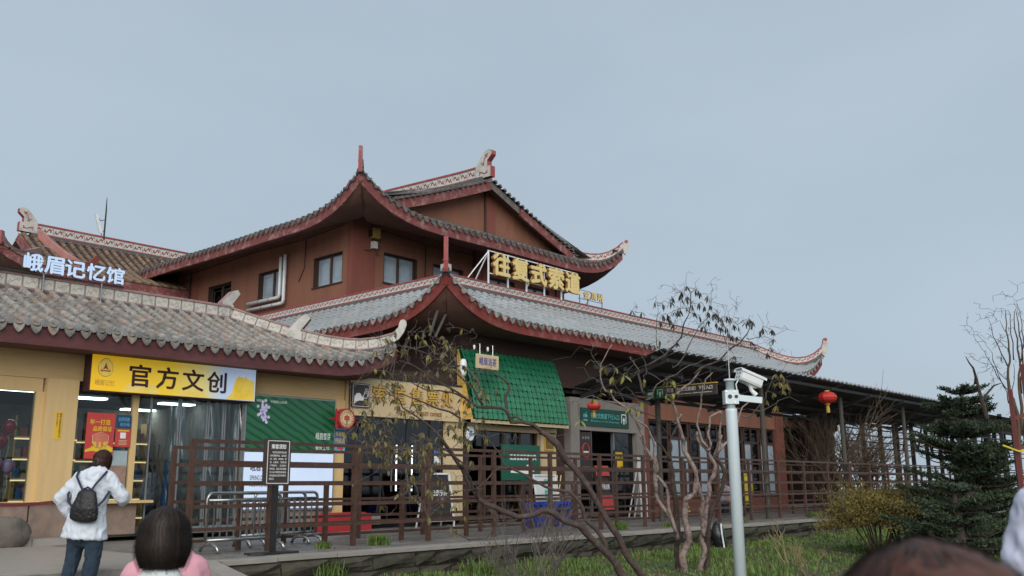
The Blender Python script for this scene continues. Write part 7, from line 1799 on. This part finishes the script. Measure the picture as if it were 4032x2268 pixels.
B0 = np.stack([gx - dy * wd, gy + dx * wd, gz], 1); B1 = np.stack([gx + dy * wd, gy - dx * wd, gz], 1)
C0 = np.stack([gx + dx * hh * ln2 * .4 - dy * wd * .7, gy + dy * hh * ln2 * .4 + dx * wd * .7, gz + hh * .65], 1); C1 = np.stack([gx + dx * hh * ln2 * .4 + dy * wd * .7, gy + dy * hh * ln2 * .4 - dx * wd * .7, gz + hh * .65], 1)
E0 = np.stack([gx + dx * hh * ln2 * 1.1, gy + dy * hh * ln2 * 1.1, gz + hh], 1)
V = np.stack([B0, B1, C1, C0, E0], 1).reshape(-1, 3)
i_ = np.arange(n_)[:, None] * 5
quads = (i_ + np.array([0, 1, 2, 3])); tris = (i_ + np.array([3, 2, 4]))
me = bpy.data.meshes.new("grass")
me.vertices.add(len(V)); me.vertices.foreach_set("co", V.astype(np.float32).ravel())
me.loops.add(n_ * 7); me.polygons.add(n_ * 2)
me.loops.foreach_set("vertex_index", np.concatenate([quads, tris], 1).astype(np.int32).ravel())
st_ = np.stack([np.arange(n_) * 7, np.arange(n_) * 7 + 4], 1).ravel().astype(np.int32)
me.polygons.foreach_set("loop_start", st_)
me.update(calc_edges=True); me.validate(); me.materials.append(M['grass'])
go = bpy.data.objects.new("grass", me); _link(go, None, (0, 0, 0)); go["kind"] = "stuff"; go["label"] = "uneven green grass covering the lawn below the stone wall"; go["category"] = "grass"

# ---- fallen leaves in the grass and on the paving edge
lv = [leaf_mesh("fallen_leaf", .11, .05, mat("fallen_leaf_brown", (.16, .085, .04), (.09, .05, .03), scale=5, rough=.8), d) for d in (.02, -.03)]
it = []
for k in range(900):
    x = 9.5 + 24 * rng.random() ** 1.4; y = 13.2 - 9 * rng.random()
    if y < x * .33 - 3.0: continue
    it.append((lv[k % 2], Matrix.Translation((x, y, lawn_z(x, y) + rng.uniform(.01, .12))) @ Matrix.Rotation(rng.uniform(0, 6.28), 4, 'Z') @ Matrix.Rotation(rng.normal(0, .5), 4, 'X') @ Matrix.Scale(rng.uniform(.6, 1.3), 4)))
for k in range(120):
    x = 9 + 22 * rng.random(); it.append((lv[k % 2], Matrix.Translation((x, rng.uniform(13.5, 15.4), .012)) @ Matrix.Rotation(rng.uniform(0, 6.28), 4, 'Z') @ Matrix.Scale(rng.uniform(.4, .8), 4)))
fo = join_instances(it, "fallen_leaves", [lv[0].materials[0]], None)
fo["label"] = "scattered brown fallen leaves in the grass and along the paving edge"; fo["category"] = "leaves"

# ---------------------------------------------------------------- people
def basis(p, fwd):
    f = Vector((fwd[0], fwd[1], 0)).normalized(); r = Vector((f.y, -f.x, 0))
    return frame(r, f, (0, 0, 1), p)                       # local x = right, y = ahead, z = up
def soft(name, segs, B, voxel, m, parent, smooth=4, fold=0.0, fscale=9.0, fz=1.0, seed=0.0):
    """one continuous surface grown from tapered limbs: segs = (p0, (rx,ry), p1, (rx,ry)) in local metres"""
    b = MB(); n = 14
    for p0, r0, p1, r1, *cap in segs:
        p0, p1 = Vector(p0), Vector(p1)
        if not hasattr(r0, '__len__'): r0 = (r0, r0)
        if not hasattr(r1, '__len__'): r1 = (r1, r1)
        d = p1 - p0; L = max(d.length, 1e-4); d = d / L
        x = Vector((1, 0, 0)); x = x - d * x.dot(d)
        if x.length < .3: x = Vector((0, 1, 0)); x = x - d * x.dot(d)
        x.normalize(); y = d.cross(x)
        rings = []
        c0, c1 = min(r0), min(r1)
        if cap: c0 = min(c0, cap[0])
        for t in (-1, -.8, -.4): rings.append((p0 + d * c0 * t, [q * math.sqrt(max(.02, 1 - t * t)) for q in r0]))
        rings.append((p0, r0)); rings.append((p1, r1))
        for t in (.4, .8, 1): rings.append((p1 + d * c1 * t, [q * math.sqrt(max(.02, 1 - t * t)) for q in r1]))
        i0 = len(b.v)
        for c, r in rings:
            for k in range(n):
                a = 2 * PI * k / n; b.v.append(c + x * r[0] * math.cos(a) + y * r[1] * math.sin(a))
        for i in range(len(rings) - 1):
            for k in range(n): b.face((i0 + i * n + k, i0 + i * n + (k + 1) % n, i0 + (i + 1) * n + (k + 1) % n, i0 + (i + 1) * n + k))
        b.face([i0 + k for k in range(n)][::-1]); b.face([i0 + (len(rings) - 1) * n + k for k in range(n)])
    me = b.mesh("tmp", m); o = bpy.data.objects.new("tmp", me)
    md = o.modifiers.new("r", 'REMESH'); md.mode = 'VOXEL'; md.voxel_size = voxel
    ms = o.modifiers.new("s", 'SMOOTH'); ms.iterations = smooth; ms.factor = .6
    out = baked(o); bpy.data.meshes.remove(me)
    out.name = name; out.materials.clear(); out.materials.append(m)
    off = WL[parent.name]
    pos = [v.co.copy() for v in out.vertices]; nor = [v.normal.copy() for v in out.vertices]
    for v, p, nv in zip(out.vertices, pos, nor):
        if fold:
            q = Vector((p.x, p.y, p.z * fz)) * fscale + Vector((seed, seed, seed))
            f_ = noise.noise(q) + .5 * noise.noise(q * 2.1)
            p += nv * fold * (1 - abs(f_) * 2.2)
        v.co = B @ p - off
    out.polygons.foreach_set("use_smooth", [True] * len(out.polygons)); out.update()
    o = bpy.data.objects.new(name, out)
    return _link(o, parent, off)
def fingers(base, d, side, up, L=.085):
    """five tapered fingers that leave a palm at base towards d"""
    base, d, side, up = Vector(base), Vector(d).normalized(), Vector(side).normalized(), Vector(up).normalized()
    s = [(base - d * .09, (.036, .016), base, (.040, .016))]
    for k, l in enumerate((.82, 1.0, .94, .74)):
        a = base + side * (.028 - .019 * k); m_ = a + d * L * l * .55 - up * .008; e = a + d * L * l - up * .03
        s += [(a, .009, m_, .0085), (m_, .0085, e, .007)]
    t0 = base - d * .06 + side * .03; t1 = t0 + (d * .6 + side * .6).normalized() * .045; s += [(t0, .012, t1, .010), (t1, .010, t1 + d * .035, .008)]
    return s
def strands(name, parent, B, c, rad, hem, m, n=1600, w=.0016, top=(0, 0), part_line=0.0, flare=0.0, amin=0.0, amax=6.2832):
    """hair as many thin strands that fall over an ellipsoid from the crown to a hem"""
    b = MB(); off = Vector(c)
    for k in range(n):
        a = amin + (amax - amin) * rng.random(); a += rng.normal(0, .05)
        pts = []; h = hem * rng.uniform(.93, 1.05); k0 = rng.uniform(.02, .55); j = rng.normal(0, .0025); wob = rng.uniform(.02, .10)
        for s in range(8):
            t = k0 + (1 - k0) * s / 7
            if t < .62:
                el = PI / 2 * (1 - t / .62); rr = math.cos(el); z = math.sin(el) * rad[2]
            else:
                q = (t - .62) / .38; rr = 1 + flare * math.sin(q * PI * .8) - .22 * q ** 2.5; z = -h * q
            a2 = a + wob * math.sin(t * 4 + k) + .10 * noise.noise(Vector((a * 2.2, t * 2, 3)))
            pts.append(off + Vector((math.cos(a2) * rad[0] * rr * 1.012 + top[0] * (1 - min(1, t / .62)) + j, math.sin(a2) * rad[1] * rr * 1.012 + top[1] * (1 - min(1, t / .62)), z + j * .6)))
        nrm = [(p - off) for p in pts]
        i0 = len(b.v)
        for i, p in enumerate(pts):
            d = (pts[min(7, i + 1)] - pts[max(0, i - 1)]).normalized(); x = d.cross(nrm[i].normalized()).normalized() * w * (1 - .55 * i / 7)
            b.v += [B @ (p - x), B @ (p + x)]
        for i in range(7): b.face((i0 + 2 * i, i0 + 2 * i + 1, i0 + 2 * i + 3, i0 + 2 * i + 2))
    return part(name, b, m, parent, kind="stuff")

VF = (.746, .666)
M['hair_sheen'] = mat("brown_sheen_strand", (.05, .032, .024), (.03, .02, .016), scale=40, rough=.5, spec=.3)  # lighter brown strands vary the hair and put its sheen into the colour
# ---- the walker in the white jacket
MP = Vector((5.87, 13.17, -.15)); B = basis(MP, VF)
man = thing("person", "person in a white hooded jacket and dark jeans walking to the shop, seen from behind", "person", MP)
soft("body", [((.09, .02, .95), (.15, .10), (.08, .0, 1.38), (.17, .09)), ((.08, .0, 1.42), .06, (.12, .06, 1.58), .055), ((.13, .10, 1.62), (.075, .09), (.13, .09, 1.68), (.078, .095)),
      ((-.02, 0, .92), .09, (-.10, .06, .5), .065), ((-.10, .06, .5), .06, (-.13, -.04, .08), .045), ((.14, 0, .92), .09, (.17, .02, .5), .065), ((.17, .02, .5), .06, (.16, -.02, .08), .045),
      ((-.13, 0, 1.40), .05, (-.36, .0, 1.12), .042), ((-.36, 0, 1.12), .04, (-.25, .12, .90), .03), ((.30, 0, 1.40), .05, (.48, .05, 1.13), .042), ((.48, .05, 1.13), .04, (.40, .24, 1.10), .03)]
     + fingers((-.20, .20, .84), (.5, .8, -.5), (.8, -.4, .2), (0, 0, 1)) + fingers((.36, .34, 1.08), (-.3, .9, -.1), (-.9, -.3, 0), (0, 0, 1)), B, .012, M['skin'], man, 2)
soft("jacket", [((.005, 0, .60), (.315, .20), (.03, .0, .95), (.235, .165), .02), ((.03, .0, .95), (.235, .165), (.065, -.01, 1.28), (.25, .155)), ((.065, -.01, 1.28), (.25, .155), (.085, .0, 1.43), (.19, .11)),
      ((-.12, .0, 1.415), .085, (-.36, .0, 1.13), .088), ((-.37, .0, 1.13), .088, (-.27, .12, .90), .062), ((.28, .0, 1.415), .085, (.47, .05, 1.14), .090), ((.48, .05, 1.14), .09, (.42, .20, 1.09), .066),
      ((.02, -.03, 1.47), (.07, .07), (.19, -.02, 1.48), (.07, .07)), ((.09, -.10, 1.40), (.10, .05), (.12, -.04, 1.50), (.10, .075)), ((.12, -.05, 1.51), (.075, .06), (.16, .01, 1.55), (.07, .06))], B, .012, M['jacket_white'], man, 4, fold=.014, fscale=8, fz=.75, seed=3)
soft("trousers", [((.0, 0, .62), (.23, .15), (.01, 0, .80), (.22, .15)), ((-.09, .0, .66), .115, (-.135, .05, .36), .095), ((-.135, .05, .36), .092, (-.155, -.05, .07), .08), ((.14, .0, .66), .12, (.155, .0, .36), .105), ((.155, .0, .36), .10, (.12, -.03, .05), .09)], B, .012, M['jeans'], man, 3, fold=.012, fscale=9, fz=.8, seed=8)
for x, y in ((-.155, -.0), (.12, .02)):
    soft("shoe", [((x, y - .09, .045), (.045, .045), (x, y + .10, .04), (.045, .04))], B, .01, M['cloth_white'], man, 2)
soft("hair", [((.14, .06, 1.625), (.122, .122), (.145, .07, 1.685), (.116, .118)), ((.13, -.02, 1.545), (.075, .05), (.135, -.01, 1.63), (.10, .07))], B, .010, M['hair_brown'], man, 3, fold=.006, fscale=30, fz=.35)
strands("hair_strands", man, B, (.143, .065, 1.68), (.123, .126, .112), .15, M['hair_brown'], 1500, .0024, top=(0, -.02))
b = MB(); b.tube([B @ Vector((.12 + .03 * math.cos(a), -.075 + .012 * math.sin(a), 1.63 + .045 * math.sin(a))) for a in [2 * PI * k / 10 for k in range(11)]], .012, 5); part("hair_tie", b, M['black'], man)
bpk = thing("backpack", "small black quilted backpack with thin navy straps on the walker's back", "backpack", MP + Vector((0, 0, .8)))
soft("bag", [((.075, -.225, .885), (.195, .075), (.085, -.235, 1.00), (.185, .08)), ((.085, -.235, 1.0), (.185, .08), (.095, -.215, 1.20), (.125, .055))], B, .010, M['backpack'], bpk, 2, fold=.005, fscale=22, seed=2)
b = MB(); b.tube([B @ Vector(p) for p in [(.02, -.25, 1.205), (.03, -.22, 1.25), (.09, -.20, 1.285), (.15, -.22, 1.25), (.16, -.25, 1.205)]], .012, 6); part("handle_loop", b, M['strap'], bpk)
for s in (((.04, -.23, 1.235), (-.02, -.215, 1.33), (-.09, -.17, 1.43), (-.115, -.07, 1.50), (-.11, .05, 1.49)), ((.15, -.23, 1.235), (.20, -.20, 1.33), (.255, -.155, 1.42), (.27, -.06, 1.49), (.26, .05, 1.48)), ((-.08, -.24, 1.02), (-.15, -.215, 1.09), (-.205, -.13, 1.19), (-.24, .0, 1.27)), ((.26, -.24, 1.03), (.31, -.19, 1.10), (.335, -.08, 1.22))):
    b = MB(); P = [B @ Vector(p) for p in s]
    for p, q in zip(P, P[1:]): b.bar(p, q + (q - p) * .06, .028, .012, up=B.to_3x3() @ Vector((0, -1, .3)))
    part("strap", b, M['strap'], bpk)

# ---- the bob-haired walker close to the camera, and the one in pink ahead of her
GH = Vector((2.129, 3.977, 0.891)); B = basis((GH.x, GH.y, -.62), VF); hz_ = GH.z + .62
girl = thing("person", "person with a dark chin-length bob and pale collar, seen from behind close up", "person", (GH.x, GH.y, -.62))
soft("body", [((0, .01, hz_ - .32), (.12, .08), (0, .0, .9), (.14, .09)), ((0, .01, hz_ - .25), .05, (0, .01, hz_ - .1), .055), ((0, .02, hz_ - .03), (.078, .09), (0, .02, hz_ + .05), (.08, .095)), ((-.07, 0, .9), .08, (-.08, 0, .05), .05), ((.07, 0, .9), .08, (.08, 0, .05), .05),
      ((-.12, 0, hz_ - .33), .05, (-.2, .02, .95), .04), ((.12, 0, hz_ - .33), .05, (.2, .02, .95), .04), ((-.2, .02, .95), .038, (-.18, .12, .72), .03), ((.2, .02, .95), .038, (.18, .12, .72), .03)] + fingers((-.18, .16, .62), (0, .3, -1), (1, 0, 0), (0, 1, 0)) + fingers((.18, .16, .62), (0, .3, -1), (-1, 0, 0), (0, 1, 0)), B, .012, M['skin'], girl, 2)
soft("jacket", [((0, .0, hz_ - .24), (.13, .10), (0, -.01, hz_ - .20), (.105, .09)), ((0, 0, hz_ - .30), (.20, .11), (0, 0, 1.0), (.21, .13)), ((0, 0, 1.0), (.21, .13), (0, 0, .75), (.22, .15)), ((-.14, 0, hz_ - .32), .075, (-.21, .02, .95), .06), ((.14, 0, hz_ - .32), .075, (.21, .02, .95), .06), ((-.21, .02, .95), .06, (-.19, .12, .72), .05), ((.21, .02, .95), .06, (.19, .12, .72), .05)], B, .012, M['cloth_white'], girl, 4, fold=.006, fscale=10)
soft("trousers", [((-.08, 0, .78), .11, (-.09, 0, .1), .075), ((.08, 0, .78), .11, (.09, 0, .1), .075)], B, .014, M['jeans'], girl, 2)
for x in (-.09, .09): soft("shoe", [((x, -.07, .045), (.045, .045), (x, .11, .04), (.045, .04))], B, .012, M['black'], girl, 2)
soft("hair", [((0, .0, hz_ - .118), (.078, .074), (0, .0, hz_ - .055), (.112, .103), .02), ((0, .0, hz_ - .05), (.113, .104), (0, .0, hz_ + .03), (.106, .103)), ((0, .0, hz_ + .03), (.104, .10), (0, .0, hz_ + .055), (.075, .08))], B, .006, M['hair_black'], girl, 2, fold=.004, fscale=55, fz=.06)
strands("hair_strands", girl, B, (0, .0, hz_ + .025), (.107, .104, .104), .150, M['hair_black'], 3000, .0011, top=(.008, -.01), flare=.10)
strands("brown_strands", girl, B, (0, .0, hz_ + .025), (.108, .105, .105), .146, M['hair_sheen'], 800, .0010, top=(.008, -.01), flare=.10)
strands("stray_strands", girl, B, (0, .0, hz_ + .02), (.113, .110, .109), .165, M['hair_black'], 260, .0008, top=(.008, -.01), flare=.16)
PP = Vector((2.501, 4.626, 0.682)); B = basis((PP.x, PP.y, -.55), VF); sz = PP.z + .55
pk = thing("person", "person in a soft pink jacket just ahead of the bob-haired walker, head hidden behind hers", "person", (PP.x, PP.y, -.55))
hs_ = sz + .10
soft("body", [((0, 0, hs_ - .06), (.14, .08), (0, 0, .75), (.14, .09)), ((0, 0, hs_ - .04), .05, (0, .02, hs_ + .05), .05), ((0, .02, hs_ + .08), (.075, .085), (0, .02, hs_ + .13), (.075, .085)), ((-.07, 0, .8), .08, (-.08, 0, .05), .05), ((.07, 0, .8), .08, (.08, 0, .05), .05), ((-.15, 0, hs_ - .1), .05, (-.24, .02, .8), .04), ((.15, 0, hs_ - .1), .05, (.24, .02, .8), .04)] + fingers((-.24, .04, .68), (0, .2, -1), (1, 0, 0), (0, 1, 0)) + fingers((.24, .04, .68), (0, .2, -1), (-1, 0, 0), (0, 1, 0)), B, .013, M['skin'], pk, 2)
soft("jacket", [((0, 0, hs_ - .07), (.15, .11), (0, 0, .75), (.22, .15)), ((-.13, 0, hs_ - .10), .085, (-.235, .0, .80), .078), ((.13, 0, hs_ - .10), .085, (.235, .0, .80), .078), ((-.05, -.02, hs_ - .03), (.09, .08), (.05, -.02, hs_ - .03), (.09, .08))], B, .012, M['jacket_pink'], pk, 4, fold=.012, fscale=9, seed=5)
soft("trousers", [((-.08, 0, .78), .11, (-.09, 0, .1), .075), ((.08, 0, .78), .11, (.09, 0, .1), .075)], B, .014, M['jeans'], pk, 2)
soft("hair", [((0, .02, hs_ + .08), (.085, .095), (0, .02, hs_ + .125), (.085, .09))], B, .010, M['hair_black'], pk, 3)
# ---- close head with reddish hair at the picture's lower edge
RH = Vector((1.195, 0.386, 0.896)); B = basis((RH.x, RH.y, -.62), (.9, .43)); rz_ = RH.z + .62
rp_ = thing("person", "person with reddish dark hair, only the top of the head in view", "person", (RH.x, RH.y, -.62))
soft("body", [((0, 0, rz_ - .28), (.15, .09), (0, 0, .9), (.15, .1)), ((0, 0, rz_ - .22), .055, (0, .01, rz_ - .08), .055), ((0, .03, rz_ - .05), (.078, .09), (0, .02, rz_ + .03), (.08, .095)), ((-.07, 0, .9), .08, (-.08, 0, .05), .05), ((.07, 0, .9), .08, (.08, 0, .05), .05)], B, .012, M['skin'], rp_, 2)
soft("jacket", [((0, 0, rz_ - .34), (.20, .12), (0, 0, .75), (.22, .15)), ((-.16, 0, rz_ - .33), .08, (-.25, .03, .85), .065), ((.16, 0, rz_ - .33), .08, (.25, .03, .85), .065)], B, .014, M['dark_brown'], rp_, 3, fold=.008)
soft("hair", [((0, 0, rz_ - .10), (.115, .115), (0, .0, rz_ + .0), (.128, .128))], B, .007, M['hair_red'], rp_, 2, fold=.007, fscale=16, fz=.4)
strands("stray_strands", rp_, B, (0, 0, rz_ + .0), (.139, .140, .140), .16, M['hair_red'], 420, .0008, top=(-.02, .035), flare=.08)
strands("hair_strands", rp_, B, (0, 0, rz_ + .0), (.134, .135, .134), .16, M['hair_red'], 3600, .0010, top=(-.02, .035), flare=.03)
strands("dark_strands", rp_, B, (0, 0, rz_ + .001), (.135, .136, .135), .16, M['hair_red_dark'], 3000, .0010, top=(-.02, .035), flare=.03, amin=PI * .62, amax=PI * 1.62)
# ---- sleeve at the picture's edge
SL = Vector((3.006, 0.657, 1.008)); B = basis((SL.x, SL.y, -.62), (.9, .43)); sl = SL.z + .62
sp2 = thing("person", "tall person in a pale lavender top, only shoulder and sleeve in view", "person", (SL.x, SL.y, -.62))
soft("body", [((.26, 0, sl + .02), (.17, .09), (.26, 0, .9), (.16, .1)), ((.26, 0, sl + .1), .055, (.26, .02, sl + .22), .055), ((.26, .02, sl + .26), (.078, .09), (.26, .02, sl + .34), (.08, .095)), ((.18, 0, .95), .08, (.18, 0, .05), .05), ((.34, 0, .95), .08, (.34, 0, .05), .05), ((.10, 0, sl + .01), .045, (-.03, .0, sl + .02), .045), ((-.03, 0, sl + .02), .042, (-.085, .02, sl - .12), .040), ((-.085, .02, sl - .12), .038, (-.07, .12, sl - .36), .03)] + fingers((-.065, .15, sl - .42), (0, .3, -1), (1, 0, 0), (0, 1, 0)), B, .012, M['skin'], sp2, 2)
soft("top", [((.26, 0, sl + .02), (.20, .11), (.26, 0, .9), (.2, .14)), ((.12, 0, sl + .015), .07, (-.03, .0, sl + .022), .062), ((-.03, .0, sl + .022), .062, (-.082, .02, sl - .12), .056), ((-.082, .02, sl - .12), .055, (-.07, .11, sl - .34), .046)], B, .007, M['cloth_lavender'], sp2, 2, fold=.010, fscale=17, fz=.7)
soft("trousers", [((.18, 0, .9), .11, (.18, 0, .1), .08), ((.34, 0, .9), .11, (.34, 0, .1), .08)], B, .014, M['jeans'], sp2, 2)
soft("hair", [((.26, 0, sl + .27), (.09, .1), (.26, .01, sl + .35), (.09, .1))], B, .010, M['hair_black'], sp2, 3)
# ---- people on the terrace and in the shop
def passer(label, p, h, coat, hair, fwd, hood=False, band_=None, long=False):
    B = basis(p, fwd); s = h / 1.65; t = thing("person", label, "person", p)
    q = lambda x, y, z: (x * s, y * s, z * s)
    soft("body", [(q(0, 0, .95), (.13 * s, .09 * s), q(0, 0, 1.30), (.15 * s, .08 * s)), (q(0, 0, 1.36), .05 * s, q(0, .01, 1.45), .05 * s), (q(0, .02, 1.50), (.072 * s, .085 * s), q(0, .02, 1.56), (.075 * s, .088 * s)), (q(-.08, 0, .9), .08 * s, q(-.09, .06, .05), .045 * s), (q(.08, 0, .9), .08 * s, q(.09, -.06, .05), .045 * s),
          (q(-.15, 0, 1.3), .045 * s, q(-.23, .02, 1.02), .04 * s), (q(-.23, .02, 1.02), .038 * s, q(-.21, .1, .78), .03 * s), (q(.15, 0, 1.3), .045 * s, q(.23, .02, 1.02), .04 * s), (q(.23, .02, 1.02), .038 * s, q(.21, .1, .78), .03 * s)] + fingers(q(-.21, .12, .70), (0, .2, -1), (1, 0, 0), (0, 1, 0), .075) + fingers(q(.21, .12, .70), (0, .2, -1), (-1, 0, 0), (0, 1, 0), .075), B, .014, M['skin'], t, 2)
    zc = .45 if long else .72
    soft("coat", [(q(0, 0, zc), (.24 * s, .17 * s), q(0, 0, 1.1), (.20 * s, .14 * s)), (q(0, 0, 1.1), (.2 * s, .14 * s), q(0, 0, 1.34), (.16 * s, .10 * s)), (q(-.15, 0, 1.31), .07 * s, q(-.24, .02, 1.02), .065 * s), (q(-.24, .02, 1.02), .065 * s, q(-.215, .1, .80), .05 * s), (q(.15, 0, 1.31), .07 * s, q(.24, .02, 1.02), .065 * s), (q(.24, .02, 1.02), .065 * s, q(.215, .1, .80), .05 * s)]
         + ([(q(0, -.02, 1.48), (.10 * s, .11 * s), q(0, 0, 1.56), (.10 * s, .11 * s))] if hood else []), B, .014, coat, t, 3, fold=.010)
    soft("trousers", [(q(-.08, 0, .85), .10 * s, q(-.09, .05, .08), .07 * s), (q(.08, 0, .85), .10 * s, q(.09, -.05, .08), .07 * s)], B, .016, M['jeans'], t, 2)
    if not hood: soft("hair", [(q(0, 0, 1.50), (.085 * s, .09 * s), q(0, .01, 1.57), (.086 * s, .092 * s))], B, .010, hair, t, 3)
    for x, y in ((-.09, .08), (.09, -.03)): soft("shoe", [(q(x, y - .08, .045), (.045 * s, .045 * s), q(x, y + .09, .04), (.045 * s, .04 * s))], B, .014, M['black'], t, 1)
    for z0, z1 in band_ or ():
        b = MB(); P = []
        for zz in (z0, z1):
            for k in range(20): a = 2 * PI * k / 20; P.append(B @ Vector((.235 * s * math.cos(a), .18 * s * math.sin(a), zz * s)))
        b.add(P, [(k, (k + 1) % 20, 20 + (k + 1) % 20, 20 + k) for k in range(20)]); part("coat_stripe", b, M['coat_yellow'], t)
passer("person in a long yellow raincoat on the terrace beyond the camera pole", (34.7, 18.5, 0), 1.68, M['coat_yellow'], M['hair_black'], (1, .3), True, long=True)
passer("short person in a grey coat with yellow stripes behind the fence", (32.5, 18.3, 0), 1.36, M['coat_grey'], M['hair_black'], (-1, -.2), band_=((1.0, 1.06), (1.12, 1.16)))
passer("child in a pink coat beside the person in the striped grey coat", (33.3, 18.6, 0), 1.28, M['jacket_pink'], M['hair_black'], (-1, .1))
passer("person in a long blue raincoat among the shelves behind the glass doors", (12.104, 22.6, 0.1), 1.72, M['rain_blue'], M['hair_brown'], (1, -.6), True, long=True)
passer("person in a dark coat deep inside the shop behind the glass doors", (12.166, 23.6, 0.1), 1.66, M['coat_grey'], M['hair_black'], (-.3, 1))
